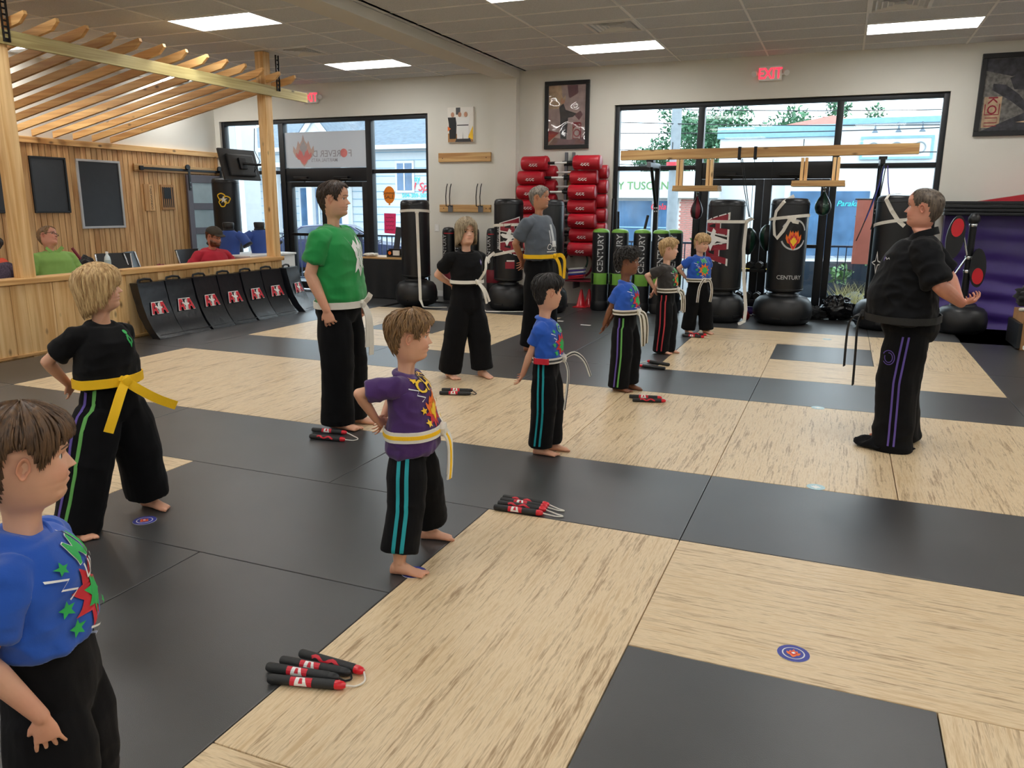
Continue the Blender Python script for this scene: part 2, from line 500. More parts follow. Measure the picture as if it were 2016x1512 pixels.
def band2(pts, w):
    """open polyline to a thin outline polygon"""
    L = []; Rr = []
    for i, p in enumerate(pts):
        a = Vector(pts[max(i - 1, 0)]); b = Vector(pts[min(i + 1, len(pts) - 1)])
        d = (b - a).normalized(); nn = Vector((-d.y, d.x)) * w / 2
        L.append((p[0] + nn.x, p[1] + nn.y)); Rr.append((p[0] - nn.x, p[1] - nn.y))
    return L + Rr[::-1]
# the triangular "A / kicking figure / A" emblem, unit height, about 1.75 wide
A_L = [(-.92, -.5), (-.64, .5), (-.30, .5), (-.16, -.5), (-.38, -.5), (-.40, -.22), (-.62, -.22), (-.69, -.5)]
BIRD = [(-.46, .14), (-.26, .24), (-.10, .10), (-.04, .34), (.10, .50), (.16, .38), (.12, .18), (.40, .04), (.30, -.08), (.12, -.04), (.07, -.24), (-.02, -.52), (-.14, -.48), (-.08, -.14), (-.22, .02)]
def emblem():
    """list of (material, polygon)"""
    out = []
    for sg in (1, -1):
        P_ = [(x * sg, y) for x, y in A_L][::sg]; cx = sum(p[0] for p in P_) / 8
        out.append(('print_white', [(cx + (x - cx) * 1.16, y * 1.12) for x, y in P_]))
    out += [('print_white', [(-.30, .56), (.30, .56), (.24, .1), (.12, -.56), (-.12, -.56), (-.24, .1)]), ('ink_black', [(-.25, .50), (.25, .50), (.19, .1), (.08, -.5), (-.08, -.5), (-.19, .1)])]
    for sg in (1, -1):
        out.append(('print_maroon', [(x * sg, y) for x, y in A_L][::sg])); out.append(('ink_black', [(x * sg, y) for x, y in ((-.57, -.04), (-.42, -.04), (-.44, .26), (-.50, .26))][::sg]))
    return out + [('print_white', BIRD)]
FLAME = [(0, 1.0), (.12, .62), (.30, .40), (.42, .62), (.52, .30), (.62, .05), (.82, .30), (.86, -.05), (.66, -.42), (.40, -.5), (.22, -.8), (0, -1.0),
         (-.22, -.8), (-.40, -.5), (-.66, -.42), (-.86, -.05), (-.82, .30), (-.62, .05), (-.52, .30), (-.42, .62), (-.30, .40), (-.12, .62)]
# ------------------------------------------------------------------ the room shell
WY, WL, WR, WF, CZ = 12.25, -11.12, 5.2, -5.0, 3.62      # back wall, left wall, right wall, wall behind the camera, ceiling
HWX = -7.66                                              # face of the pine half wall

floor = struct(MB().box(WL - .2, WR + .2, WF - .2, WY + .25, -0.15, -0.03).build('floor', 'grey_rubber'))
def mat_mesh(w, l, m):
    b = MB(); b.bbox(-w / 2 + .002, w / 2 - .002, -l / 2 + .002, l / 2 - .002, -0.029, 0, 0.004)
    return b.mesh('mat', m)
MT = mat_mesh(1, 2, 'mat_timber'); MD = mat_mesh(1, 2, 'mat_charcoal'); MS = mat_mesh(1, 1, 'mat_charcoal')
def mat_at(me, x0, x1, y0, y1):
    w, l = x1 - x0, y1 - y0
    o = inst('mat', me, floor, ((x0 + x1) / 2, (y0 + y1) / 2, 0), (0, 0, PI / 2 if w > l + .01 else 0))
    return o
GX, GY = -0.586, 0.55
def pinwheel(x0, y0, flip):
    c = [(0, 1, 1, 3), (1, 3, 2, 3), (2, 3, 0, 2), (0, 2, 0, 1)]
    if flip: c = [(0, 1, 0, 2), (1, 3, 0, 1), (2, 3, 1, 3), (0, 2, 2, 3)]
    for a, b, d, e in c: mat_at(MT, x0 + a, x0 + b, y0 + d, y0 + e)
    mat_at(MS, x0 + 1, x0 + 2, y0 + 1, y0 + 2)
pinwheel(GX - 1, GY, False); pinwheel(GX - 6, GY, False)
pinwheel(GX - 1, GY + 7, True); pinwheel(GX - 6, GY + 7, True)
for i in range(8): mat_at(MT, GX - 6 + i, GX - 5 + i, GY + 4, GY + 6)
for k in range(4):
    for yy in (3, 6): mat_at(MD, GX - 6 + 2 * k, GX - 4 + 2 * k, GY + yy, GY + yy + 1)
for yy in (0, 7):
    for xx in (0, 1): mat_at(MD, GX - 3 + xx, GX - 2 + xx, GY + yy, GY + yy + 2)
    mat_at(MD, GX - 3, GX - 1, GY + yy + 2, GY + yy + 3)
for k in range(-2, 6):
    mat_at(MD, GX - 7, GX - 6, GY + 2 * k, GY + 2 * k + 2)
    mat_at(MD, GX + 2, GX + 3, GY + 2 * k, GY + 2 * k + 2)
    mat_at(MD, GX + 3, GX + 4, GY + 2 * k + 1, GY + 2 * k + 3) if k < 5 else None
for k in range(5):
    mat_at(MD, GX - 7 + 2 * k, GX - 5 + 2 * k, GY + 10, GY + 11) if k else None
    o = mat_at(MD, GX - 6 + 2 * k, GX - 4 + 2 * k, GY + 11, GY + 11.7); o.scale = (0.7, 1, 1)
for k in range(4):
    for yy in (-1, -2): mat_at(MD, GX - 6 + 2 * k, GX - 4 + 2 * k, GY + yy, GY + yy + 1)

# walls
def wall(name, boxes, m='wall'):
    b = MB()
    for q in boxes: b.box(*q)
    return struct(b.build(name, m))
W1 = (-11.02, -6.59, 3.05); W2 = (-3.37, 1.15, 3.05)
wall('wall_back', [(WL - .2, W1[0], WY, WY + .25, -.1, CZ + .1), (W1[1], W2[0], WY, WY + .25, -.1, CZ + .1), (W2[1], WR + .2, WY, WY + .25, -.1, CZ + .1),
                   (W1[0], W1[1], WY, WY + .25, W1[2], CZ + .1), (W2[0], W2[1], WY, WY + .25, W2[2], CZ + .1)])
wall('trim_3', [(-5.29, -4.93, WY - .15, WY, -.03, CZ - .12)])
wl = wall('wall_left', [(WL - .2, WL - .012, WF, WY, -.1, CZ + .1)])
MB().box(WL - .012, WL - .010, 2.9, WY, 0, 2.42).build('groove_shade_sheet', 'door_paint', wl)  # dark sheet added behind the boards; its colour stands in for groove shade
wall('wall_right', [(WR, WR + .2, WF, WY, -.1, CZ + .1)])
wall('wall_front', [(WL, WR, WF - .2, WF, -.1, CZ + .1)])
# bead-board wainscot on the left wall: every board its own piece
PBW = 0.1
bm_ = MB(); bm_.bbox(0, .016, .004, PBW - .004, 0, 2.40, .007)
PB = bm_.mesh('plank', 'pine_bead')
k = 0
y = WY - PBW
while y > 3.0:
    inst('plank', PB, wl, (WL - .012, y, 0)); y -= PBW
t1 = struct(MB().bbox(WL - .012, WL + .045, 2.5, WY, 2.40, 2.49, .006).build('trim_1', 'pine_y'))
struct(MB().bbox(W1[1], -5.29, WY - .012, WY, 0, .10, .004).build('baseboard_back', 'trim_white'))

# ceiling: lay-in tiles, T-bars, the painted beam
ceil = struct(MB().box(WL - .2, WR + .2, WF - .2, WY + .2, CZ + .06, CZ + .1).build('ceiling', 'ceiling_tile'))
b = MB(); b.bbox(.012, 1.208, .012, .598, .004, .03, .004); TILE = b.mesh('ceiling_panel', 'ceiling_tile')
LX = [-7.48 - 1.22 * i for i in range(4)] + [-6.26] ; RX = [.04 + 1.22 * i for i in range(-4, 5)]
ys = [11.21 - .61 * i for i in range(-1, 27)]
LIGHTX = [-11.14, -7.48, -3.62, .04, 3.70]; LIGHTY = [10.60, 7.55, 4.50, 1.45, -1.60, -4.04]
lights = [(x, y) for x in LIGHTX for y in LIGHTY if not (x == 3.70)] + [(2.48 + 1.22, y) for y in LIGHTY]
def near(a, L): return any(abs(a[0] - q[0]) < .1 and abs(a[1] - q[1]) < .1 for q in L)
rest = MB(); bars = MB()
for x in LX + RX:
    for y in ys:
        if near((x, y), lights): continue
        if y > 2.5 and x < 3: inst('ceiling_panel', TILE, ceil, (x, y, CZ))
        else: rest.box(x + .012, x + 1.208, y + .012, y + .598, CZ + .004, CZ + .03)
ro = rest.build('ceiling_panel_field', 'ceiling_tile', ceil); ro['kind'] = 'stuff'
for x in LX + RX + [-5.02, -4.84 - .0]: bars.box(x - .012, x + .012, WF, WY, CZ - .004, CZ + .02)
for y in ys: bars.box(WL, WR, y - .012, y + .012, CZ - .003, CZ + .02)
bars.build('tee_bar', 'trim_white', ceil)
MB().box(-4.94, -4.83, WF, WY, CZ + .002, CZ + .03).box(-5.30, -5.0, WF, WY, CZ + .002, CZ + .03).build('filler_strip', 'ceiling_tile', ceil)
struct(MB().bbox(-5.29, -4.93, WF, WY, CZ - .12, CZ, .006).build('trim_2', 'wall'))
# recessed troffers: the lamps of the room
fr = MB()
for q in ((0, 1.22, 0, .02), (0, 1.22, .59, .61), (0, .02, .02, .59), (1.2, 1.22, .02, .59)): fr.box(q[0], q[1], q[2], q[3], -.008, .02)
FR = fr.mesh('lamp_frame', 'white_paint')
di = MB(); di.box(.02, 1.2, .02, .59, -.003, .004); DI = di.mesh('diffuser', 'troffer_glow')
vis = {(-7.48, 10.60): 'white ceiling light panel nearest the wooden post, by the far wall', (-7.48, 7.55): 'white ceiling light panel above the slatted timber pergola header',
       (-3.62, 10.60): 'white ceiling light panel in front of the tall framed poster', (.04, 10.60): 'white ceiling light panel at top right above the exit sign',
       (-3.62, 7.55): 'white ceiling light panel cut off by the top edge of the picture', (-11.14, 10.60): 'white ceiling light panel seen between the pergola rafters'}
for x, y in lights:
    t = thing('ceiling_light', vis.get((x, y), 'white ceiling light panel above or behind the viewer, outside the picture'), 'ceiling light', (x, y, CZ), 0, 'ceiling light panels')
    inst('lamp_frame', FR, t); inst('diffuser', DI, t)
def vent(x, y, lab):
    t = thing('ceiling_vent', lab, 'vent', (x, y, CZ), 0, 'ceiling air vents')
    f = MB()
    for q in ((0, .61, 0, .04), (0, .61, .57, .61), (0, .04, .04, .57), (.57, .61, .04, .57)): f.box(q[0], q[1], q[2], q[3], -.012, .01)
    f.build('vent_frame', 'white_paint', t)
    MB().box(.03, .58, .03, .58, .02, .03).build('vent_backing', 'ink_black', t)
    for j in range(1, 5):
        a, c = .04 + .055 * j, .57 - .055 * j
        r = MB()
        z0, z1 = -.012 + .002 * j, .018
        for p, q in (((a, a), (c, a)), ((c, a), (c, c)), ((c, c), (a, c)), ((a, c), (a, a))):
            ctr = Vector((.305, .305)); P0, P1 = Vector(p), Vector(q)
            o0, o1 = P0 + (P0 - ctr).normalized() * .034, P1 + (P1 - ctr).normalized() * .034
            r.add([(P0.x, P0.y, z0 + .02), (P1.x, P1.y, z0 + .02), (o1.x, o1.y, z0), (o0.x, o0.y, z0)], [(0, 1, 2, 3)])
        r.build('louver', 'white_paint', t)
vent(-3.01, 9.38, 'square ceiling air vent beside the light panel near the tall poster')
vent(.04, 9.38, 'square ceiling air vent at the top right edge of the picture')
vent(-7.48, 9.38, 'square ceiling air vent beside the top of the wooden post')

# ------------------------------------------------------------------ storefront glazing
FY0, FY1 = WY + .05, WY + .16
def bars_box(par, name, x0, x1, z0, z1, m='frame_metal', y0=FY0, y1=FY1):
    return MB().bbox(x0, x1, y0, y1, z0, z1, .006).build(name, m, par, smooth=30)
def pane(par, x0, x1, z0, z1, y=None):
    y = (FY0 + FY1) / 2 if y is None else y
    return MB().box(x0, x1, y - .004, y + .004, z0, z1).build('pane', 'glass', par)
def storefront(name, x0, x1, top, mA, mB, dname):
    w = struct(bpy.data.objects.new(name, None)); COL.objects.link(w)
    bars_box(w, 'jamb', x0, x0 + .07, 0, top); bars_box(w, 'jamb', x1 - .07, x1, 0, top)
    bars_box(w, 'head_rail', x0 + .07, x1 - .07, top - .07, top)
    for a, c in (mA, mB): bars_box(w, 'mullion', a, c, 0, top - .07, y0=FY0 - .02)
    for a, c in ((x0 + .07, mA[0]), (mB[1], x1 - .07)):
        bars_box(w, 'transom', a, c, 2.09, 2.155); bars_box(w, 'sill_rail', a, c, -.03, .14)
        pane(w, a, c, 2.155, top - .07); pane(w, a, c, .14, 2.09)
    bars_box(w, 'door_header', mA[1], mB[0], 1.955, 2.19)
    pane(w, mA[1], mB[0], 2.19, top - .07)
    d = struct(bpy.data.objects.new(dname, None)); COL.objects.link(d)
    mid = (mA[1] + mB[0]) / 2
    for k_, (a, c) in enumerate(((mA[1] + .004, mid - .004), (mid + .004, mB[0] - .004))):
        st = .11
        bars_box(d, 'door_stile', a, a + st, .005, 1.95); bars_box(d, 'door_stile', c - st, c, .005, 1.95)
        bars_box(d, 'door_rail', a + st, c - st, 1.86, 1.95); bars_box(d, 'door_rail', a + st, c - st, .005, .13)
        pane(d, a + st, c - st, .13, 1.86)
        MB().bbox(a + st - .02, c - st + .02, FY0 - .05, FY0 - .02, .98, 1.03, .008).build('push_bar', 'black_metal', d)
        cl = MB(); cl.bbox(a + .2, a + .5, FY0 - .06, FY0 - .002, 1.99, 2.04, .008); cl.tube([(a + .35, FY0 - .05, 2.0), (a + .62, FY0 - .12, 1.99), (a + .42, FY0 - .02, 1.95)], .008, 6)
        cl.build('door_closer', 'black_metal', d)
    return w, d
win1, door1 = storefront('window_1', W1[0], W1[1], W1[2], (-9.70, -9.59), (-7.84, -7.725), 'door_1')
win2, door2 = storefront('window_2', W2[0], W2[1], W2[2], (-2.11, -2.015), (-.22, -.13), 'door_2')

# ------------------------------------------------------------------ pine half wall, posts, pergola
half = struct(bpy.data.objects.new('wall_half', None)); COL.objects.link(half)
MB().box(HWX - .12, HWX - .018, 2.0, 9.62, -.03, .74).build('core', 'pine', half)
bm_ = MB(); bm_.bbox(-.018, 0, .002, .232, 0, .735, .004); HB = bm_.mesh('plank', 'pine')
y = 9.62 - .235
while y > 2.2:
    inst('plank', HB, half, (HWX, y, .0)); y -= .235
MB().bbox(HWX - .16, HWX + .035, 2.0, 9.64, .74, .80, .008).build('cap_rail', 'pine_y', half)
MB().bbox(HWX, HWX + .02, 2.0, 9.62, 0, .03, .004).build('base_trim', 'pine_y', half)
perg = thing('pergola', 'pine pergola of square posts, long header and sloping rafters over waiting area', 'pergola', (HWX - .07, 9.53, 0))
def P(x, y, z): return (x - (HWX - .07), y - 9.53, z)
for y in (9.53, 5.62):
    MB().bbox(HWX - .14, HWX + .005, y - .07, y + .07, -.03, CZ, .006).build('post', 'pine', perg, loc=P(0, 0, 0), smooth=30)
MB().bbox(HWX + .006, HWX + .044, 2.0, 10.38, 3.04, 3.175, .004).build('header', 'treated_y', perg, loc=P(0, 0, 0))
# rafter: bird-mouth board from the header down to the wainscot rail, with a clipped nose
x0, x1 = WL + .01, -7.42
s = (3.215 - 2.50) / (-7.62 - x0)
zb = lambda x: 2.50 + s * (x - x0)
poly = [(x0, zb(x0)), (x1 - .09, zb(x1 - .09)), (x1, zb(x1) + .055), (x1 - .012, zb(x1) + .09), (x0, zb(x0) + .09)]
RA = MB().prism(poly, -.019, .019).mesh('rafter', 'rafter_x')
for i in range(22):
    inst('rafter', RA, perg, P(0, 9.85 - .342 * i, 0))
def bracket(y, z0, z1, lab):
    t = thing('tv_bracket', lab, 'bracket', (HWX + .042, y, z0), 0, 'black slotted mounting brackets')
    hgt = z1 - z0
    MB().bbox(0, .02, -.035, -.022, 0, hgt, .002).bbox(0, .02, .022, .035, 0, hgt, .002).box(.0, .004, -.022, .022, 0, .03).build('side_rail', 'black_metal', t)
    n = int(hgt / .055)
    for i in range(n): MB().box(.0, .006, -.022, .022, .02 + i * .055, .038 + i * .055).build('rung', 'black_metal', t)
bracket(5.66, 3.06, 3.60, 'black slotted mounting bracket on the post at the far left')
bracket(9.70, 3.12, 3.60, 'black slotted mounting bracket on the post nearer the windows')
# ------------------------------------------------------------------ training gear along the back wall
def face_cam(x, y): return math.atan2(-y, -x)
def print_cyl(parent, name, items, r, a0, z0, off=.003, nsplit=2):
    """items: (material, verts2, faces) wrapped on the bag as flat print, later ones a hair prouder"""
    b = MB(); mats = []
    for i, (m, V, F) in enumerate(items):
        if m not in mats: mats.append(m)
        b.mat(mats.index(m))
        V, F = split(V, F, nsplit)
        b.add(on_cyl(V, r + off + .0012 * i, a0, z0), F)
    return b.build(name, mats, parent)
def pv(m, poly): V, F = poly_vf(poly); return (m, V, F)
def tv(m, s, size, bold=0.0, rot=0.0, dx=0.0, dy=0.0, shear=0.0, sx=1.0):
    V, F = text_vf(s, size, bold, shear); return (m, xform2(V, sx, 1.0, rot, dx, dy), F)
BASEP = [(.0, .0), (.27, .0), (.33, .025), (.37, .09), (.375, .20), (.35, .30), (.30, .355), (.20, .385), (.19, .41), (.0, .41)]
def bag_mesh(r, z0, z1):
    return [(0, z0), (r * .8, z0), (r * .97, z0 + .02), (r, z0 + .06), (r, z0 + (z1 - z0) * .33), (r, z0 + (z1 - z0) * .66), (r, z1 - .07), (r * .97, z1 - .03), (r * .86, z1 - .006), (r * .6, z1), (0, z1 + .004)]
def free_bag(loc, r, top, base, lab, lean=0.0):
    t = thing('freestanding_punching_bag', lab, 'punching bag', (loc[0], loc[1], 0))
    k = base / .375
    bb = MB().lathe([(a * k, z) for a, z in BASEP], 32)
    bo = bb.build('base', 'black_plastic', t, smooth=40)
    for i in range(6):
        a = 2 * PI * i / 6 + .4
        MB().bbox(-.07, .07, -.008, .012, -.02, .012, .006).build('grip_recess', 'black_metal', bo, loc=(math.cos(a) * .365 * k, math.sin(a) * .365 * k, .10), rot=(0, 0, a - PI / 2))
    MB().lathe([(r * .62, .36), (r * .62, .44)], 24).build('collar', 'black_plastic', t, smooth=40)
    bg = MB().lathe(bag_mesh(r, .43, top), 36).build('bag_cover', 'black_vinyl', t, smooth=50)
    for z in (.47, top - .08):
        MB().lathe([(r + .001, z - .006), (r + .004, z - .004), (r + .004, z + .004), (r + .001, z + .006)], 36).build('seam', 'black_vinyl', bg, smooth=60)
    return t, face_cam(*loc)
def belt_ring(b, c, r, z, tilt=0.0, ta=0.0, w=.04):
    n = 40; P_ = []; N_ = []
    for i in range(n + 1):
        a = 2 * PI * i / n
        P_.append((c[0] + (r + .006) * math.cos(a), c[1] + (r + .006) * math.sin(a), z + tilt * math.cos(a - ta))); N_.append((math.cos(a), math.sin(a), 0))
    b.ribbon(P_, N_, w, .005)
def arc(c, r, a, z): return (c[0] + r * math.cos(a), c[1] + r * math.sin(a), z)

# bag by the left door, with a white belt
c1 = (-6.2, 11.06); t, a0 = free_bag(c1, .225, 1.63, .335, 'black freestanding punching bag right of the left glass door, white belt hanging down')
b = MB(); belt_ring(b, (0, 0), .225, 1.45, .02, a0)
d = Vector((math.cos(a0), math.sin(a0), 0)); sd = Vector((-d.y, d.x, 0))
pts = [d * .24 + sd * 0.03 + Vector((0, 0, 1.46))] + [d * (.236 + max(0, (1.0 - z)) * .17) + sd * (.03 + (1.45 - z) * .02) + Vector((0, 0, z)) for z in (1.2, .9, .6, .45, .3, .12)]
pts += [d * .45 + sd * .10 + Vector((0, 0, .012)), d * .5 + sd * .3 + Vector((0, 0, .008)), d * .47 + sd * .46 + Vector((0, 0, .008))]
b.ribbon(pts, [d] * 7 + [Vector((0, 0, 1))] * 3, .045, .005)
b.bbox(-.03, .03, -.015, .02, -.022, .022, .008, Mloc(*(d * .245 + sd * .03 + Vector((0, 0, 1.45)))) @ Mrot(a0 - PI / 2, 'Z'))
tag(b.build('karate_belt', 'white_cloth', loc=(c1[0], c1[1], 0)), 'white karate belt knotted round the bag by the left glass door, trailing on the floor', 'belt', 'white belts tied round the punching bags')

# emblem bag between the girl and the man in grey
c2 = (-4.65, 11.15); t, a0 = free_bag(c2, .22, 1.65, .31, 'black punching bag with upright red and white emblem and two white belts, beside the pilaster')
def side_emblem(s):
    out = []
    for m, poly in emblem(): out.append(pv(m, xform2(poly, s, s, PI / 2)))
    return out
print_cyl(t, 'emblem', side_emblem(.30), .22, a0 + .08, 1.10)
print_cyl(t, 'side_lettering', [tv('silver_print', 'MARTIAL ARTS', .055, .01, PI / 2, -.19, 0)], .22, a0 + .08, 1.10, nsplit=0)
print_cyl(t, 'care_label', [pv('print_maroon', [(-.07, -.05), (.07, -.05), (.07, .05), (-.07, .05)]), pv('print_white', [(-.05, .055), (.07, .055), (.07, .075), (-.05, .075)])], .22, a0 + .1, .68, nsplit=2)
b = MB(); belt_ring(b, (0, 0), .222, 1.26, .015, a0 + .4); belt_ring(b, (0, 0), .222, .86, .05, a0 + 1.2)
d = Vector((math.cos(a0), math.sin(a0), 0)); sd = Vector((-d.y, d.x, 0))
b.ribbon([sd * .23 + d * .02 + Vector((0, 0, 1.22)), sd * .27 + d * .06 + Vector((0, 0, .9)), sd * .30 + d * .1 + Vector((0, 0, .55)), sd * .27 + d * .2 + Vector((0, 0, .3)), sd * .30 + d * .35 + Vector((0, 0, .1)), sd * .22 + d * .42 + Vector((0, 0, .015)), sd * -.05 + d * .40 + Vector((0, 0, .01)), sd * -.33 + d * .36 + Vector((0, 0, .01)), sd * -.40 + d * .38 + Vector((0, 0, .06)), sd * -.38 + d * .42 + Vector((0, 0, .012)), sd * -.12 + d * .45 + Vector((0, 0, .012))], [d] * 5 + [Vector((0, 0, 1))] * 6, .045, .005)
b.ribbon([sd * -.21 + d * .1 + Vector((0, 0, .86)), sd * -.29 + d * .16 + Vector((0, 0, .80)), sd * -.33 + d * .2 + Vector((0, 0, .68))], d, .045, .005)
tag(b.build('karate_belt', 'white_cloth', loc=(c2[0], c2[1], 0)), 'long white karate belt wound twice round the emblem bag and lying on the floor', 'belt', 'white belts tied round the punching bags')
t, a0 = free_bag((-3.98, 11.12), .21, 1.64, .28, 'plain black punching bag half hidden behind the man in grey')

# emblem bag in front of the right glass door
c3 = (-1.47, 11.21); t, a0 = free_bag(c3, .245, 1.65, .31, 'black punching bag with large side emblem behind the blond boy, cord and belt beside it')
print_cyl(t, 'emblem', side_emblem(.36), .245, a0 - .62, 1.13)
b = MB(); belt_ring(b, (0, 0), .247, 1.36, .0, 0)
d = Vector((math.cos(a0), math.sin(a0), 0)); sd = Vector((-d.y, d.x, 0))
b.ribbon([sd * .25 + d * .02 + Vector((0, 0, 1.36)), sd * .33 + d * .05 + Vector((0, 0, 1.40)), sd * .34 + d * .05 + Vector((0, 0, 1.38))], d, .045, .005)
b.ribbon([sd * .26 + d * .03 + Vector((0, 0, 1.35)), sd * .25 + d * .1 + Vector((0, 0, 1.0)), sd * .28 + d * .13 + Vector((0, 0, .6)), sd * .33 + d * .2 + Vector((0, 0, .2)), sd * .32 + d * .24 + Vector((0, 0, .04)), sd * .24 + d * .34 + Vector((0, 0, .01))], d, .045, .005)
b.bbox(-.03, .03, -.015, .02, -.022, .022, .008, Mloc(*(sd * .26 + d * .03 + Vector((0, 0, 1.36)))) @ Mrot(a0 - PI / 4, 'Z'))
tag(b.build('karate_belt', 'white_cloth', loc=(c3[0], c3[1], 0)), 'white karate belt round the emblem bag by the right glass door, end reaching the floor', 'belt', 'white belts tied round the punching bags')

# flame emblem bag in front of the right glass door
c4 = (-.67, 11.38); t, a0 = free_bag(c4, .245, 1.67, .39, 'black punching bag with round flame emblem and maker lettering, on a wide base')
fl = xform2(FLAME, .12, .16)
items = [pv('silver_print', band2([(.17 * math.cos(q), .02 + .19 * math.sin(q)) for q in np.linspace(.3, 2.6, 16)], .022)), pv('silver_print', band2([(.17 * math.cos(q), .02 + .19 * math.sin(q)) for q in np.linspace(3.6, 5.9, 16)], .022)),
         pv('print_orange', xform2(fl, 1, 1, 0, 0, -.02)), pv('print_red', xform2(fl, .7, .72, 0, 0, -.05)), pv('print_yellow', xform2(fl, .42, .45, 0, 0, -.06)), pv('ink_black', xform2(FLAME, .045, .06, 0, 0, .10))]
print_cyl(t, 'emblem', items, .245, a0 + .30, 1.18)
print_cyl(t, 'maker_lettering', [tv('silver_print', 'CENTURY', .075, .012)], .245, a0 + .25, .64, nsplit=1)
b = MB(); belt_ring(b, (0, 0), .247, 1.42, .03, a0 + 1.3)
d = Vector((math.cos(a0), math.sin(a0), 0)); sd = Vector((-d.y, d.x, 0))
def cp(u, z, e=.0): return arc((0, 0), .254 + e, a0 + u, z)
b.ribbon([cp(.25, 1.70, -.12), cp(-.35, 1.62), cp(-.75, 1.50), cp(-.85, 1.35), cp(-.75, 1.20), cp(-.55, 1.15, .01), cp(-.25, 1.25, .01), cp(.05, 1.42, .01), cp(.3, 1.40, .02)], [Vector(cp(q, 0)) for q in (.25, -.35, -.75, -.85, -.75, -.55, -.25, .05, .3)], .045, .005)
b.ribbon([cp(.0, 1.43, .015), cp(.2, 1.37, .02), cp(.45, 1.36, .02)], Vector(cp(.2, 0)), .045, .005)
b.bbox(-.03, .03, -.015, .02, -.022, .022, .008, Mloc(*cp(.0, 1.42)) @ Mrot(a0 - PI / 2, 'Z'))
tag(b.build('karate_belt', 'white_cloth', loc=(c4[0], c4[1], 0)), 'white karate belt looped over the top of the flame emblem bag', 'belt', 'white belts tied round the punching bags')

c5 = (.61, 11.42); t, a0 = free_bag(c5, .232, 1.71, .385, 'black punching bag partly hidden behind the instructor, white belt across its top')
print_cyl(t, 'emblem', [pv('print_white', xform2(star2(.11, .3, 4), 1, 1.4)), pv('ink_black', xform2(star2(.07, .3, 4), 1, 1.4))], .232, a0 - .75, .86)
b = MB(); belt_ring(b, (0, 0), .234, 1.36, .05, a0 + .8)
def cq(u, z, e=.0): return arc((0, 0), .241 + e, a0 + u, z)
b.ribbon([cq(.4, 1.73, -.15), cq(-.5, 1.72, -.04), cq(-.55, 1.66), cq(-.2, 1.52), cq(.15, 1.40), cq(.5, 1.33)], [Vector((0, 0, 1)), Vector((0, 0, 1))] + [Vector(cq(q, 0)) for q in (-.55, -.2, .15, .5)], .05, .005)
tag(b.build('karate_belt', 'white_cloth', loc=(c5[0], c5[1], 0)), 'white karate belt tied round the bag behind the instructor', 'belt', 'white belts tied round the punching bags')
t, a0 = free_bag((-10.35, 11.55), .235, 2.0, .3, 'tall black punching bag with gold dragon emblem in front of the sliding door')
ring = [pv('print_yellow', band2([((.06 + .012 * math.sin(3 * q)) * math.cos(q) + dx, .06 * math.sin(q) + dy) for q in np.linspace(0, 2 * PI, 24)], .02)) for dx, dy in ((-.04, .05), (.05, .0), (-.02, -.06))]
print_cyl(t, 'emblem', ring + [pv('print_white', xform2(star2(.07, .35), 1, 1))], .235, a0 - .2, 1.62, nsplit=1)

# small maker-marked bags against the wall, red band at the foot
def stand_bag(px, py, top, r, lab, kind, grp, lean=0):
    t = thing('training_bag', lab, 'training bag', (px, py, 0), 0, grp)
    a0 = face_cam(px, py)
    if kind == 'red':
        MB().lathe([(0, .0), (r * .95, .0), (r * 1.02, .02), (r * 1.02, .30), (r, .32)], 24).build('foot', 'black_plastic', t, smooth=40)
        MB().lathe([(r, .32), (r * 1.03, .33), (r * 1.03, .52), (r, .53)], 24).build('band', 'dark_red', t, smooth=40)
        MB().lathe([(r, .53), (r, top - .08), (r * .93, top - .03), (r * .7, top), (0, top + .01)], 24).build('bag_cover', 'black_vinyl', t, smooth=50)
        print_cyl(t, 'piping', [pv('print_red', [(-.09, -.006), (.09, -.006), (.09, .006), (-.09, .006)])], r, a0, top - .09, nsplit=2)
        print_cyl(t, 'maker_lettering', [tv('silver_print', 'CENTURY', .10, .01, PI / 2)], r, a0 - .75, .86, nsplit=0)
    else:
        MB().lathe([(0, 0), (r * .9, .0), (r * 1.05, .03), (r * 1.05, .12), (r, .15)], 24).build('foot', 'black_plastic', t, smooth=40)
        MB().lathe([(r, .15), (r, top - .07), (r * .95, top - .03)], 24).build('bag_cover', 'black_vinyl', t, smooth=50)
        MB().lathe([(r * .96, top - .045), (r * .97, top - .03), (r * .8, top), (r * .3, top + .015), (0, top + .018)], 24).build('top_cap', 'green_vinyl', t, smooth=50)
        MB().lathe([(r + .002, .40), (r + .004, .41), (r + .004, .56), (r + .002, .57)], 24).build('green_band', 'green_vinyl', t, smooth=40)
        for k_ in (-1, 1): MB().bbox(-.02, .02, -.008, .008, 0, .16, .004).build('corner_patch', 'black_metal', t, loc=arc((0, 0), r + .004, a0 + k_ * .95, .405), rot=(0, 0, a0 + k_ * .95 - PI / 2))
        print_cyl(t, 'maker_lettering', [tv('silver_print', 'CENTURY', .125, .014, PI / 2)], r, a0 - .05, .87, nsplit=0)
    return t
for px, lab in ((-6.02, 'short black training bag with red foot band, leftmost of the row behind the girl'), (-5.80, 'short black training bag with red foot band, second from the left bag with hanging belt'),
                (-5.58, 'short black training bag with red foot band, directly behind the girl in black'), (-5.22, 'short black training bag with red foot band, just left of the emblem bag')):
    stand_bag(px, 11.86, 1.19, .105, lab, 'red', 'short red banded bags behind the girl')
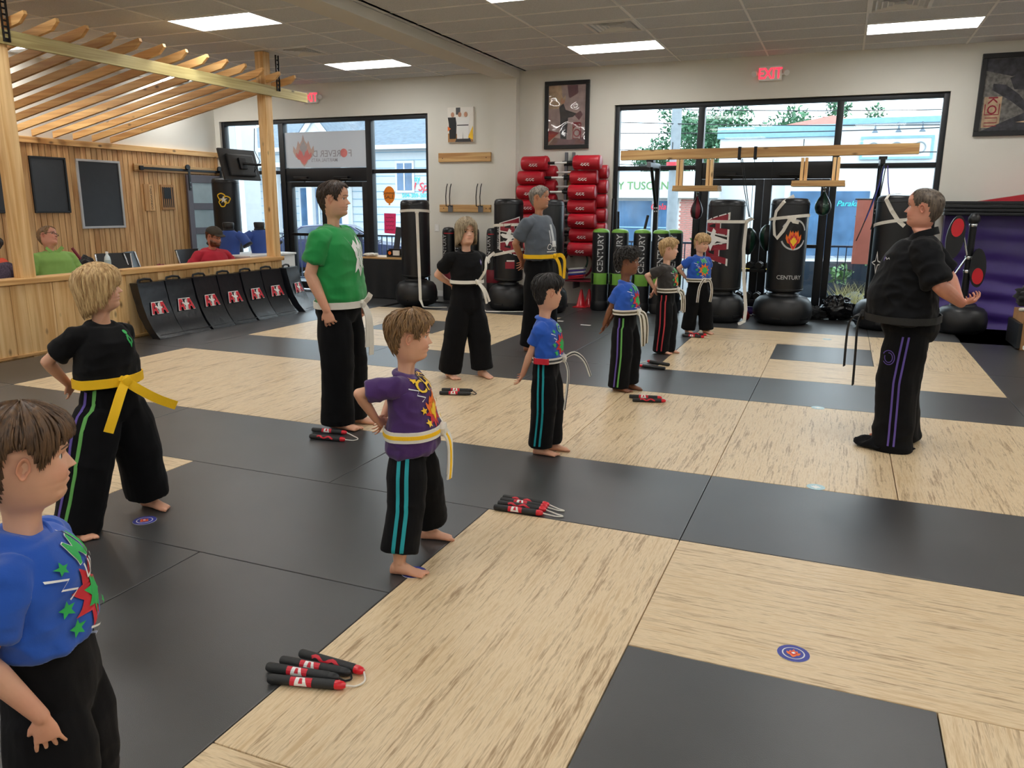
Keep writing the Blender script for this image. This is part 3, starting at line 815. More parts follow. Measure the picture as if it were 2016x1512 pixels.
for px, lab in ((-3.34, 'black training bag with green band, leftmost of the five below the red padded bars'), (-3.05, 'black training bag with green band behind the curly haired boy'),
                (-2.71, 'black training bag with green band, third of the five from the left'), (-2.43, 'black training bag with green band, fourth of the five from the left'), (-2.30, 'black training bag with green band set back, rightmost of the five')):
    stand_bag(px, 11.90 if px > -2.35 else 11.62, 1.21, .13, lab, 'green', 'green banded training bags')

# red padded carry bars on a wall rack
rk = thing('wall_rack', 'grey upright wall rack holding the red padded bars', 'rack', (-4.05, 12.2, .75))
for x in (-.06, .06): MB().bbox(x - .02, x + .02, -.03, .03, 0, 1.62, .004).build('upright', 'grey_metal', rk)
for i in range(7): MB().cyl((0, .0, .15 + .215 * i), (0, -.34, .17 + .215 * i), .012).bbox(-.09, .09, -.03, -.02, .12 + .215 * i, .2 + .215 * i, .004).build('arm', 'black_metal', rk)
MB().bbox(-.10, .10, .02, .04, .9, 1.35, .003).build('card', 'cardboard', rk)
def pad_end(b, x0, x1, r, d):
    w = abs(x1 - x0); s = 1 if x1 > x0 else -1
    P_ = [(x0 + s * w * q, 0, 0) for q in (0, .02, .07, .5, .93, .98, 1)]
    b.tube(P_, [r * k for k in (.75, .93, 1, 1.0, 1, .93, .72)], 24)
rows = ['topmost', 'second from the top', 'third from the top', 'fourth from the top', 'fifth from the top', 'third from the floor', 'lowest']
for i in range(7):
    z = 2.19 - .215 * i
    dx = (0, -.06, -.07, -.09, -.06, -.05, -.06)[i]
    t = thing('padded_bar', 'red padded carry bar with white grip, %s on the wall rack' % rows[i], 'padded bar', (-4.06 + dx, 11.80 + .03 * (i % 2), z), R((-2, 1.5, -1, 2, -1.5, 1, 0)[i]), 'red padded bars on the wall rack')
    MB().cyl((-.25, 0, 0), (.25, 0, 0), .016, n=10).build('bar', 'white_paint', t, smooth=40)
    for s in (-1, 1):
        b = MB(); pad_end(b, s * .21, s * .64, .107, 1); e = b.build('pad', 'red_vinyl', t, smooth=50)
        MB().cyl((s * .10, 0, 0), (s * .22, 0, 0), .022, n=10).build('grip_sleeve', 'black_plastic', t, smooth=40)
        pr = MB()
        for q in range(3):
            u = [(-.07 + .14 * k / 10, .012 * math.sin(k * 1.9 + q) + (q - 1) * .028) for k in range(11)]
            V, F = poly_vf(band2(u, .008))
            pr.add([(s * .42 + p[0], -.1095 * math.cos((p[1]) / .108 + .25), .1095 * math.sin((p[1]) / .108 + .25) - .04) for p in V], F)
        pr.build('print', 'print_white', e)
        for q in range(8):
            a = 2 * PI * q / 8
            MB().tube([(s * .205, .05 * math.cos(a), .05 * math.sin(a)), (s * .225, .10 * math.cos(a), .10 * math.sin(a)), (s * .27, .111 * math.cos(a), .111 * math.sin(a))], [.004, .008, .003], 5).build('gather', 'red_vinyl', e, smooth=60)
for i in range(6):
    z = 2.06 - .215 * i
    t = thing('padded_bar', 'red padded carry bar tucked behind, %s of the rear row' % ('topmost', 'second', 'third', 'fourth', 'fifth', 'lowest')[i], 'padded bar', (-4.0, 12.04, z), 0, 'red padded bars on the wall rack')
    MB().cyl((-.25, 0, 0), (.25, 0, 0), .016, n=10).build('bar', 'white_paint', t, smooth=40)
    for s in (-1, 1):
        b = MB(); pad_end(b, s * .21, s * .62, .105, 1); b.build('pad', 'red_vinyl', t, smooth=50)

# steel stands carrying the timber beam with the speed-bag platforms
def stand(x, lab, mirror):
    t = thing('bag_stand', lab, 'bag stand', (x, 12.08, 0))
    MB().bbox(-.035, .035, -.035, .035, .04, 2.14, .006).build('upright', 'black_metal', t)
    MB().bbox(-.35, .35, -.03, .03, 0, .05, .006).bbox(-.03, .03, -.22, .12, 0, .05, .006).build('foot_frame', 'black_metal', t)
    MB().bbox(-.03, .03, -.62, .04, 2.10, 2.17, .006).build('arm', 'grey_metal' if mirror else 'black_metal', t)
    MB().tube([(0, -.44, 2.11), (0, -.03, 1.55)], .024, 8).build('brace', 'black_metal', t)
    MB().bbox(-.05, .05, -.56, -.40, 2.165, 2.20, .004).build('saddle', 'black_metal', t)
    for z in (1.48, 1.53):
        MB().cyl((-.012, -.042, z), (-.012, -.034, z), .012, n=8).cyl((.02, -.042, z), (.02, -.034, z), .012, n=8).build('bolt', 'chrome', t)
    return t
stand(-2.63, 'black steel bag stand carrying the left end of the hanging beam', True)
stand(.40, 'black steel bag stand carrying the right end of the hanging beam', False)
bt = thing('hanging_beam', 'long pine beam across the right windows carrying speed bag platforms', 'beam', (-3.07, 11.6, 2.20), 0)
MB().bbox(0, 3.88, -.045, .045, 0, .135, .005).build('beam', 'pine_x', bt, rot=(0, R(-.35), 0))
for x in (1.67, 1.88):
    b = MB()
    for q in ((-.02, .02, -.05, -.046, -.01, .15), (-.02, .02, .046, .05, -.01, .15), (-.02, .02, -.05, .05, -.012, -.006), (-.02, .02, -.05, .05, .15, .156)): b.box(x + q[0], x + q[1], *q[2:])
    b.build('strap', 'black_metal', bt)
for x in (.74, 1.15, 2.49, 2.88): MB().cyl((x, 0, .12), (x, 0, .24), .006, n=6).build('threaded_rod', 'black_metal', bt)
for x0, x1, zz, hs in ((.80, 1.43, -.36, (.86, 1.28)), (2.38, 3.05, -.30, (2.52, 2.92))):
    for x in hs:
        MB().bbox(x - .045, x - .006, -.045, .045, zz, .0, .004).bbox(x + .006, x + .045, -.045, .045, zz, .0, .004).build('hanger', 'pine', bt)
    MB().bbox(x0, x1, -.2, .2, zz - .075, zz - .04, .004).bbox(x0 + .005, x1 - .005, -.195, .195, zz - .04, zz, .004).build('platform', 'pine_x', bt)
def speed_bag(x, y, z, lab, m1, m2, r=.1, L=.36, cord=0.0):
    """teardrop bladder, seams, swivel; z is the hanging point"""
    t = thing('speed_bag', lab, 'speed bag', (x, y, z - .06 - L), 0, 'speed bags on the hanging beam')
    prof = [(0, 0), (r * .45, .01), (r * .8, L * .12), (r, L * .32), (r * .95, L * .48), (r * .7, L * .66), (r * .38, L * .82), (r * .16, L * .95), (.008, L)]
    n = 24; b = MB()
    for k_, m in enumerate((m1, m2)):
        bb = MB()
        for sgm in range(k_, 8, 2):
            V = []; F = []
            for rr, zz in prof:
                for j in range(4):
                    a = 2 * PI * (sgm + j / 3) / 8
                    q = rr * (1 + .02 * math.sin(PI * j / 3)); V.append((q * math.cos(a), q * math.sin(a), zz))
            for i in range(len(prof) - 1):
                for j in range(3): F.append((i * 4 + j, i * 4 + j + 1, (i + 1) * 4 + j + 1, (i + 1) * 4 + j))
            bb.add(V, F)
        bb.build('panel', m, t, smooth=60)
    MB().lathe([(.012, L - .01), (.016, L + .01), (.008, L + .03), (.02, L + .04), (.02, L + .05), (.0, L + .06)], 10).build('swivel', 'chrome', t)
    return t
speed_bag(-1.93, 11.52, 1.765, 'small dark red and black speed bag under the left platform', 'dark_red', 'black_vinyl', .085, .33)
speed_bag(-.27, 11.55, 1.825, 'black and green speed bag under the right platform', 'dark_green', 'black_vinyl', .105, .32)
def double_end(x, y, z, lab):
    t = thing('double_end_bag', lab, 'speed bag', (x, y, 0), 0, 'green double end bags on cords')
    V = MB()
    prof = [(.0, -.2), (.03, -.19), (.08, -.12), (.11, -.02), (.11, .05), (.085, .12), (.04, .17), (.0, .18)]
    for k_, m in enumerate(('dark_green', 'black_vinyl')):
        bb = MB()
        for sgm in range(k_, 10, 2):
            W_ = []; F = []
            for rr, zz in prof:
                for j in range(3):
                    a = 2 * PI * (sgm + j / 2 * (1.0 if k_ == 0 else 1.0)) / 10; W_.append((rr * math.cos(a), rr * math.sin(a), z + zz))
            for i in range(len(prof) - 1):
                for j in range(2): F.append((i * 3 + j, i * 3 + j + 1, (i + 1) * 3 + j + 1, (i + 1) * 3 + j))
            bb.add(W_, F)
        bb.build('panel', m, t, smooth=60)
    MB().cyl((0, 0, z + .17), (0, 0, 2.2), .004, n=5).cyl((.0, 0, z - .19), (.0, 0, .02), .006, n=5).build('cord', 'black_cloth', t)
    MB().lathe([(.06, 0), (.06, .015), (.02, .03), (0, .03)], 12).build('floor_anchor', 'black_plastic', t)
double_end(-1.40 + .19, 11.72, 1.09, 'green double end bag on a cord, right of the emblem bag')
double_end(-.975, 11.82, 1.14, 'green double end bag on a cord, left of the flame emblem bag')
# resistance tubes hanging off the right stand
for i, (dx, col) in enumerate(((-.22, 'black_plastic'), (-.16, 'print_blue'), (-.10, 'black_plastic'), (.12, 'print_purple'))):
    L_ = (.95, .7, .8, .62)[i]
    pts = [(dx * math.sin(PI * k / 14) * 1.0 + .02 * i, -.10 - .02 * i + .02 * math.cos(k), -L_ * math.sin(PI * k / 14) ** .7) for k in range(15)]
    o = MB().tube(pts, .007, 6).build('resistance_tube', col, smooth=60, loc=(.40, 11.60, 2.08))
    tag(o, ('long black exercise tube looped over the right bag stand', 'blue exercise tube looped over the right bag stand', 'short black exercise tube looped over the right bag stand', 'purple exercise tube hanging right of the bag stand arm')[i], 'exercise tube', 'exercise tubes on the right bag stand')
# bundle of folded black poles by the window jamb
for i, (x, lean, L_) in enumerate(((-3.28, .05, 1.70), (-3.20, .10, 1.68), (-3.14, .13, 1.5))):
    o = MB().tube([(0, 0, 0), (-lean * .6, .16, L_ * .98)], .018, 8).cyl((0, 0, .0), (0, 0, .03), .024, n=8).build('folded_pole', 'black_metal', smooth=50, loc=(x, 11.95, 0))
    tag(o, ('tall black metal pole leaning beside the left jamb of the right window', 'second black metal pole leaning beside the left jamb', 'shortest black metal pole leaning beside the left jamb')[i], 'pole', 'black poles by the window jamb')
o = MB().tube([(0, 0, 0), (.10, .1, .70), (.22, .22, 1.42)], .02, 10).build('training_staff', 'black_plastic', smooth=50, loc=(-2.95, 11.78, 0))
tag(o, 'slanting black stick standing between the green banded bags', 'stick')

# dumbbell rack
rk = thing('dumbbell_rack', 'low black dumbbell rack between the two big punching bags', 'rack', (-1.07, 12.0, 0))
for x in (-.33, .33): MB().bbox(x - .02, x + .02, -.12, .12, 0, .03, .004).bbox(x - .02, x + .02, -.02, .02, .03, .78, .004).build('upright', 'black_metal', rk)
for z in (.22, .66):
    MB().bbox(-.36, .36, -.12, -.09, z - .02, z + .02, .004).bbox(-.36, .36, .06, .09, z + .02, z + .06, .004).build('shelf_rail', 'black_metal', rk)
hx = [(.052 * math.cos(PI / 3 * i + PI / 6), .052 * math.sin(PI / 3 * i + PI / 6)) for i in range(6)]
HXE = MB().prism(hx, 0, .07).mesh('head', 'black_plastic'); HXR = MB().prism(hx, 0, .07).mesh('head', 'red_vinyl')
HB_ = MB().cyl((0, .06, 0), (0, .17, 0), .014, n=10).mesh('handle', 'chrome', 40)
for zi, z in enumerate((.295, .735)):
    for j in range(5):
        lab = '%s hex dumbbell on the %s shelf of the low rack' % (('leftmost', 'second', 'middle', 'fourth', 'rightmost')[j], ('lower', 'upper')[zi])
        t = thing('dumbbell', 'black ' + lab, 'dumbbell', (-1.07 - .26 + .13 * j, 11.88, z), 0, 'hex dumbbells on the low rack')
        inst('head', HXE, t, (0, 0, 0)); inst('head', HXE, t, (0, .16, 0)); inst('handle', HB_, t)
for j, (x, y) in enumerate(((-1.12, 11.45), (-.98, 11.62))):
    t = thing('dumbbell', ('red ended dumbbell on the floor between the two big bags, nearer one', 'red ended dumbbell on the floor between the two big bags, rear one')[j], 'dumbbell', (x, y, .052), R(70 + 30 * j), 'red dumbbells on the floor')
    inst('head', HXR, t, (0, 0, 0)); inst('head', HXR, t, (0, .16, 0)); inst('handle', HB_, t)
o = MB().tube([(-.25, 0, .06), (-.1, .02, .065), (.1, 0, .06), (.25, .03, .05)], [.05, .065, .065, .05], 12).build('foam_roller', 'purple_vinyl', smooth=50, loc=(-1.07, 11.99, 0), rot=(0, 0, .0))
tag(o, 'purple rolled pad on the floor under the dumbbell rack', 'rolled pad')

# lumpy black bin bag and gear by the window
def blob(name, lab, cat, m, loc, sx, sy, sz, amp, seed, fr=6.0, n=40, k=26):
    b = MB(); b.sphere((0, 0, 0), 1, n, k)
    V = []
    for p in b.v:
        q = Vector(p); d_ = noise.noise(q * fr * .35 + Vector((seed, 0, 0))) * amp + noise.noise(q * fr + Vector((0, seed, 0))) * amp * .5
        rdg = abs(noise.noise(q * fr * .8 + Vector((seed, seed, 3)))) * amp * .7
        q = q * (1 + d_ - rdg); V.append((q.x * sx, q.y * sy, max(q.z * sz + sz, 0)))
    b.v = V
    o = b.build(name, m, smooth=180, loc=loc)
    return tag(o, lab, cat)
pmat('bin_film', rgb(22, 23, 26), 0.14, var=.2, scale=4, bump=.5, bscale=16)
blob('bin_bag', 'shiny black plastic bag of gear on the floor beside the window', 'bag', 'bin_film', (.03, 11.98, 0), .21, .16, .17, .35, 3, 7)
blob('gear_heap', 'heap of black sparring gear on the floor under the window mullion', 'gear', 'black_cloth', (-.26, 11.98, 0), .18, .14, .09, .4, 9, 9)

# striking post with red target paddles
t = thing('striking_post', 'black striking post with red target paddles, right of the instructor', 'training post', (1.50, 11.42, 0))
MB().lathe([(a * .8, z * .9) for a, z in BASEP], 28).build('base', 'black_plastic', t, smooth=40)
MB().tube([(0, 0, .35), (0, 0, 1.36)], .042, 14).build('pole', 'black_metal', t, smooth=40)
MB().lathe([(.0, 1.50), (.04, 1.49), (.068, 1.44), (.068, 1.40), (.045, 1.36), (.03, 1.34)], 18).build('knob', 'black_plastic', t, smooth=60)
for (x, z, rx, rz, tilt) in ((-.19, 1.20, .10, .27, .08), (.10, .83, .09, .24, -.05)):
    Mx = Mloc(x, -.06, z) @ Mrot(tilt, 'Y')
    pd = MB().prism(disc2(rx, 20, rz), -.03, .03, Mx).build('paddle', 'black_vinyl', t, smooth=40)
    zz = .12 if x < 0 else -.10
    MB().prism([(p[0], p[1] + zz) for p in disc2(rx * .68, 20, rz * .42)], -.042, -.028, Mx).build('target', 'red_gloss', pd, smooth=40)
for z0, z1 in ((1.35, .98), (.75, .95)):
    MB().tube([(-.13, -.02, z0), (-.03, -.03, z1)], .012, 8).build('spring_arm', 'chrome', t, smooth=40)
for z in (1.35, .95, .78): MB().lathe([(.046, z - .02), (.05, z - .015), (.05, z + .015), (.046, z + .02)], 14).build('clamp', 'chrome', t, smooth=40)

# purple crash mat with folded black mats on top
b = MB(); n, k = 60, 30; V = []; F = []
for i in range(n + 1):
    for j in range(k + 1):
        z = 1.46 * i / n; x = 1.24 + 2.3 * j / k
        f_ = .022 * math.sin(z * 24 + .9 * math.sin(x * 3)) * (1 - .55 * z) + .01 * noise.noise(Vector((x * 3, z * 9, 1)))
        V.append((x, 12.02 + f_ - .10 * (1 - z / 1.46) ** 2, z))
for i in range(n):
    for j in range(k): F.append((i * (k + 1) + j, i * (k + 1) + j + 1, (i + 1) * (k + 1) + j + 1, (i + 1) * (k + 1) + j))
m0 = len(V); V += [(p[0], 12.2, p[2]) for p in V]
F += [tuple(q + m0 for q in f[::-1]) for f in F]
for j in range(k):
    F.append((j, j + m0, j + 1 + m0, j + 1)); o_ = n * (k + 1); F.append((o_ + j + 1, o_ + j + 1 + m0, o_ + j + m0, o_ + j))
for i in range(n):
    a_, c_ = i * (k + 1), (i + 1) * (k + 1); F.append((a_, c_, c_ + m0, a_ + m0)); F.append((a_ + k, a_ + k + m0, c_ + k + m0, c_ + k))
tag(b.add(V, F).build('crash_mat', 'purple_vinyl', smooth=60), 'tall purple vinyl crash mat standing against the back wall', 'mat')
t = thing('folded_mat', 'folded black mat lying on top of the purple crash mat', 'mat', (1.19, 11.95, 1.46))
for i in range(4):
    MB().bbox(0, 2.4, -.22, .26, .003 + .046 * i, .045 + .046 * i, .012).build('layer', 'black_vinyl', t)
    MB().bbox(-.012, .0, -.16, .10, .008 + .046 * i, .04 + .046 * i, .006).build('edge_binding', 'silver_print', t)
t = tag(MB().prism([(.35, 0), (2.4, 0), (2.4, .16), (1.1, .13)], -.15, .2).build('wedge_mat', 'red_vinyl', loc=(1.25, 11.95, 1.646)), 'red wedge mat on top of the folded black mat', 'mat')

# gear at the right edge
t = thing('storage_crate', 'tan board crate at the right edge holding black gear', 'crate', (2.18, 10.55, 0))
MB().bbox(-.22, .35, -.30, .3, .0, .42, .006).build('box', 'cardboard', t)
MB().bbox(-.26, -.222, -.32, .32, .02, .30, .006).build('side_panel', 'black_plastic', t)
blob('sparring_gear', 'dark sparring shoes and pads heaped on the crate at the right edge', 'gear', 'black_cloth', (2.17, 10.55, .42), .25, .24, .16, .45, 21, 8)
o = MB().tube([(-.25, -.2, .0), (-.2, -.27, .012), (0, -.31, .012), (.2, -.30, .01)], .022, 8).tube([(-.2, -.27, .0), (-.2, -.315, -.1), (-.19, -.32, -.16)], .008, 6).build('rope_trim', 'white_cloth', smooth=60, loc=(2.18, 10.55, .445))
tag(o, 'cream cord trim hanging over the crate at the right edge', 'cord')
t = thing('plastic_bin', 'white plastic bin cut off by the right edge of the picture', 'bin', (1.74, 7.35, 0))
Vv = MB()
for q in ((-.2, -.3, .2, .3),):
    Vv.add([(-.18, -.25, 0), (.18, -.25, 0), (.18, .25, 0), (-.18, .25, 0), (-.22, -.3, .42), (.22, -.3, .42), (.22, .3, .42), (-.22, .3, .42)], [(0, 3, 2, 1), (0, 1, 5, 4), (1, 2, 6, 5), (2, 3, 7, 6), (3, 0, 4, 7)])
Vv.build('tub', 'white_paint', t)
rm = MB()
for q in ((-.25, .25, -.33, -.29), (-.25, .25, .29, .33), (-.25, -.21, -.29, .29), (.21, .25, -.29, .29)): rm.bbox(*q, .40, .43, .006)
rm.build('rim', 'white_paint', t)

# hoops, rings and cones beside the man in grey
for i, (x, y, z, rr, col, lab) in enumerate(((-3.86, 12.0, .66, .20, 'dark_green', 'dark green training hoop hanging beside the man in grey'), (-3.82, 12.05, .62, .23, 'dark_red', 'dark red training hoop hanging behind the green one'))):
    o = MB().tube([(rr * math.cos(2 * PI * k / 28), 0, rr * math.sin(2 * PI * k / 28)) for k in range(28)], .016, 8, closed=True).build('training_hoop', col, smooth=60, loc=(x, y, z + .05))
    tag(o, lab, 'hoop')
for i in range(6):
    col = ('white_paint', 'print_purple', 'white_paint', 'print_blue', 'print_red', 'red_vinyl')[i]
    o = MB().bbox(-.13, .13, -.06, .06, 0, .026, .01).build('folded_belt', col, loc=(-3.78, 11.85, .585 - .028 * i), rot=(0, R(-6), .1 * (i % 2)))
    tag(o, ('white folded belt, top of the small stack right of the man in grey', 'purple folded belt in the small stack right of the man in grey', 'white folded belt, third in the small stack', 'blue folded belt in the small stack right of the man in grey', 'bright red folded belt in the small stack', 'dark red folded belt at the bottom of the small stack')[i], 'belt', 'folded belts in a small stack')
sh = thing('low_shelf', 'small wall shelf under the stack of folded belts', 'shelf', (-3.75, 11.9, .40))
MB().bbox(-.2, .75, -.12, .3, 0, .022, .004).build('board', 'dark_red', sh)
for x in (-.1, .3): MB().box(x - .01, x + .01, .0, .3, -.12, 0).build('support', 'grey_metal', sh)
for i, x in enumerate((-3.70, -3.60)):
    t = thing('marker_cone', ('red marker cone on the floor beneath the stacked belts', 'red marker cone on the floor, right of its twin')[i], 'cone', (x, 11.85 + .1 * i, 0), 0, 'red marker cones')
    MB().lathe([(.09, .01), (.075, .03), (.02, .26), (.012, .28), (0, .28)], 16).build('shell', 'red_gloss', t, smooth=40)
    MB().bbox(-.11, .11, -.11, .11, 0, .012, .01).build('foot_plate', 'red_gloss', t)
o = MB().tube([(-1.38, 11.6, 2.2), (-1.30, 11.52, 1.8), (-1.20, 11.42, 1.42)], .006, 6).tube([(-1.36, 11.6, 2.2), (-1.27, 11.52, 1.8), (-1.19, 11.42, 1.42)], .006, 6).build('pull_cord', 'black_cloth', smooth=60)
tag(o, 'thin doubled cord slanting from the beam strap to the emblem bag', 'cord')
# ------------------------------------------------------------------ on the walls
def wall_print(par, name, items, o, ux, uy, off=.002):
    b = MB(); mats = []
    for i, (m, V, F) in enumerate(items):
        if m not in mats: mats.append(m)
        b.mat(mats.index(m)).add(on_plane(V, o, ux, uy, off + .0006 * i), F)
    return b.build(name, mats, par)
BX, BZ = (1, 0, 0), (0, 0, 1)     # print frame on the back wall seen from the room (normal -Y)
def exit_sign(x, z, lab):
    t = thing('exit_sign', lab, 'exit sign', (x, WY, z))
    MB().bbox(-.15, .15, -.055, 0, -.10, .10, .01).build('housing', 'white_paint', t)
    wall_print(t, 'lettering', [tv('exit_glow', 'EXIT', .20, .02, sx=.78)], (0, -.055, 0), BX, BZ)
    for s in (-1, 1):
        MB().tube([(s * .15, -.03, -.01), (s * .19, -.03, -.01)], .016, 8).tube([(s * .20, -.02, .015), (s * .22, -.07, -.005)], [.032, .04], 12).build('lamp_head', 'white_paint', t, smooth=40)
exit_sign(-1.13, 3.38, 'white emergency EXIT sign with red letters above the right windows')
exit_sign(-8.90, 3.39, 'white emergency EXIT sign with red letters behind the pergola beam end')
for nm, x0, x1, z0, z1, m in (('wall_board', -6.38, -5.42, 2.255, 2.40, 'u'), ('wall_board', -6.37, -5.42, 1.44, 1.56, 'l')):
    t = thing(nm, 'bare pine board screwed to the wall below the canvas photo' if m == 'u' else 'pine board with two iron weapon hooks, lower of the two', 'wall board', (x0, WY, z0), 0, 'pine boards on the wall')
    MB().bbox(0, x1 - x0, -.035, 0, 0, z1 - z0, .004).build('board', 'pine_x', t)
    for x in (.08, x1 - x0 - .08): MB().cyl((x, -.038, .06), (x, -.033, .06), .008, n=8).build('screw', 'black_metal', t)
    if m == 'l':
        for x in (.21, .77):
            MB().bbox(x - .045, x + .045, -.045, -.034, .0, .11, .004).build('hook_plate', 'grey_metal', t)
            for s in (-.035, .035): MB().tube([(x + s, -.04, .09), (x + s - .02, -.09, .10), (x + s - .02, -.10, .25), (x + s - .005, -.10, .40), (x + s + .01, -.09, .46)], .008, 6).build('hook', 'black_metal', t, smooth=60)
# canvas group photo (plain figures only)
t = thing('canvas_photo', 'small canvas photo of three standing figures above the pine boards', 'picture', (-5.96, WY, 2.84))
MB().bbox(-.235, .235, -.04, 0, -.275, .275, .004).build('canvas', 'paper', t)
def fig(x, s, m, m2): return [pv(m, [(x - .05 * s, -.22), (x - .06 * s, .02), (x - .075 * s, .12), (x + .075 * s, .12), (x + .06 * s, .02), (x + .05 * s, -.22)]), pv(m2, xform2(disc2(.032, 12, .04), 1, 1, 0, x, .16))]
pmat('skin_print', rgb(190, 140, 112), .6)
it = [pv('cardboard', [(-.23, -.27), (.23, -.27), (.23, -.16), (-.23, -.13)]), pv('slate', [(-.1, -.27), (.2, -.27), (.1, -.1), (-.02, -.1)]), pv('slate', [(-.08, .27), (.0, .27), (.0, .16), (-.08, .16)])]
it += fig(-.14, 1.2, 'ink_black', 'skin_print') + fig(-.01, 1, 'white_paint', 'skin_print') + fig(.10, 1, 'white_paint', 'skin_print') + [pv('ink_black', [(-.06, .0), (.15, .0), (.15, -.015), (-.06, -.015)]), pv('print_yellow', [(.14, -.2), (.23, -.24), (.23, -.02)]), pv('print_orange', [(-.23, -.02), (-.17, -.06), (-.23, -.10)])]
wall_print(t, 'photo', it, (0, -.04, 0), BX, BZ)
# framed posters: plain stand-in compositions in the same colours
pmat('poster_mauve', rgb(168, 148, 146), .5, var=.2, scale=9)
pmat('poster_sand', rgb(186, 160, 130), .5, var=.25, scale=12)
pmat('poster_dark', rgb(56, 56, 62), .4, var=.5, scale=14)
pmat('poster_grey', rgb(108, 106, 102), .4, var=.5, scale=22)
pmat('poster_plum', rgb(112, 76, 84), .5, var=.2, scale=12)
t = thing('framed_poster', 'tall black framed poster of a kicking figure between pilaster and right window', 'poster', (-4.13, WY, 2.93))
w, hh_ = .365, .505
for q in ((-w, w, hh_ - .06, hh_), (-w, w, -hh_, -hh_ + .06), (-w, -w + .06, -hh_ + .06, hh_ - .06), (w - .06, w, -hh_ + .06, hh_ - .06)): MB().bbox(q[0], q[1], -.04, 0, q[2], q[3], .005).build('frame_bar', 'black_plastic', t)
MB().box(-w + .05, w - .05, -.012, 0, -hh_ + .05, hh_ - .05).build('backing', 'poster_mauve', t)
it = [pv('poster_sand', [(-.3, .1), (-.05, .1), (-.1, .44), (-.3, .44)]), pv('poster_plum', [(.0, .44), (.17, .44), (.18, .33), (.10, .24), (.03, .26)]), pv('poster_mauve', [(.03, .24), (.2, .33), (.30, .1), (.24, -.05), (.1, .05)]),
      pv('poster_plum', [(.12, .0), (.22, .06), (.26, .0), (.2, -.08)]), pv('poster_dark', [(-.13, .12), (-.06, .18), (-.02, .08), (.16, .02), (.10, -.03), (.02, -.04), (.0, -.36), (-.1, -.36), (-.11, .0)]), pv('skin_print', xform2(disc2(.035, 12, .045), 1, 1, 0, -.07, .21)),
      pv('poster_sand', [(-.08, .22), (-.03, .30), (-.02, .22)]), pv('print_maroon', [(.1, -.12), (.24, -.12), (.24, -.36), (.1, -.36)]), pv('poster_mauve', [(.115, -.135), (.225, -.135), (.225, -.345), (.115, -.345)]), pv('print_maroon', [(-.3, -.22), (-.12, -.26), (-.3, -.40)]), pv('poster_plum', [(-.3, -.45), (.3, -.45), (.3, -.33), (.05, -.37), (-.2, -.33)])]
it += [tv('print_maroon', 'KO', .16, .01, -PI / 2, .17, -.22)]
wall_print(t, 'print', it, (0, -.012, 0), BX, BZ)
pmat('acrylic', rgb(240, 242, 244), .05, spec=.5)
def mat_clear():
    m, n, l, b_ = new_mat('poster_glazing'); n.remove(b_)
    tr = n.new('ShaderNodeBsdfTransparent'); gl = n.new('ShaderNodeBsdfGlossy'); gl.inputs['Roughness'].default_value = .03
    nz = n.new('ShaderNodeTexNoise'); nz.inputs['Scale'].default_value = 2.2; nz.inputs['Detail'].default_value = 1
    bp = n.new('ShaderNodeBump'); bp.inputs['Strength'].default_value = .6; bp.inputs['Distance'].default_value = .06
    tc = n.new('ShaderNodeTexCoord'); l.new(tc.outputs['Object'], nz.inputs['Vector']); l.new(nz.outputs['Fac'], bp.inputs['Height']); l.new(bp.outputs['Normal'], gl.inputs['Normal'])
    mx = n.new('ShaderNodeMixShader'); mx.inputs[0].default_value = .07
    l.new(tr.outputs[0], mx.inputs[1]); l.new(gl.outputs[0], mx.inputs[2]); l.new(mx.outputs[0], n['Material Output'].inputs['Surface'])
mat_clear()
MB().box(-w + .055, w - .055, -.024, -.022, -hh_ + .055, hh_ - .055).build('glazing', 'poster_glazing', t)
t = thing('framed_poster', 'wide black framed poster of a flying kick at the right edge of the wall', 'poster', (2.12, WY, 2.975))
w, hh_ = .66, .505
for q in ((-w, w, hh_ - .06, hh_), (-w, w, -hh_, -hh_ + .06), (-w, -w + .06, -hh_ + .06, hh_ - .06), (w - .06, w, -hh_ + .06, hh_ - .06)): MB().bbox(q[0], q[1], -.04, 0, q[2], q[3], .005).build('frame_bar', 'black_plastic', t)
MB().box(-w + .05, w - .05, -.012, 0, -hh_ + .05, hh_ - .05).build('backing', 'poster_grey', t)
it = [pv('poster_dark', [(-.6, .44), (.6, .44), (.6, .2), (.1, .3), (-.3, .22), (-.6, .3)]), pv('poster_sand', [(-.58, -.02), (-.38, -.02), (-.38, -.4), (-.58, -.4)]), pv('poster_dark', [(-.5, .14), (-.36, .12), (-.2, .0), (-.05, -.18), (-.1, -.22), (-.28, -.08), (-.5, .06)]),
      pv('poster_dark', [(-.32, .2), (-.2, .26), (-.06, .2), (-.1, .05), (-.26, .06)]), pv('poster_dark', xform2(disc2(.05, 12, .065), 1, 1, 0, -.19, .32)), pv('poster_sand', [(-.06, .1), (.1, .02), (.02, -.14), (-.05, -.1)]), pv('poster_dark', [(-.58, -.44), (.6, -.44), (.6, -.26), (-.1, -.22), (-.4, -.36)]), pv('poster_sand', [(-.2, -.34), (.2, -.28), (.1, -.36)])]
it += [tv('print_maroon', 'K', .15, .01, -PI / 2, -.48, -.07), tv('print_maroon', 'O', .15, .012, -PI / 2, -.48, -.18), pv('print_maroon', band2([(-.56, -.11), (-.56, -.24), (-.40, -.24), (-.40, -.11)], .012)), pv('print_maroon', band2([(-.55, -.28), (-.41, -.28), (-.41, -.34), (-.55, -.34), (-.55, -.38), (-.41, -.38)], .01))]
wall_print(t, 'print', it, (0, -.012, 0), BX, BZ)
t = thing('wall_outlet', 'white wall outlet plate left of the short training bags', 'outlet', (-6.44, WY, 1.17))
MB().bbox(-.04, .04, -.008, 0, -.06, .06, .003).build('plate', 'white_paint', t)
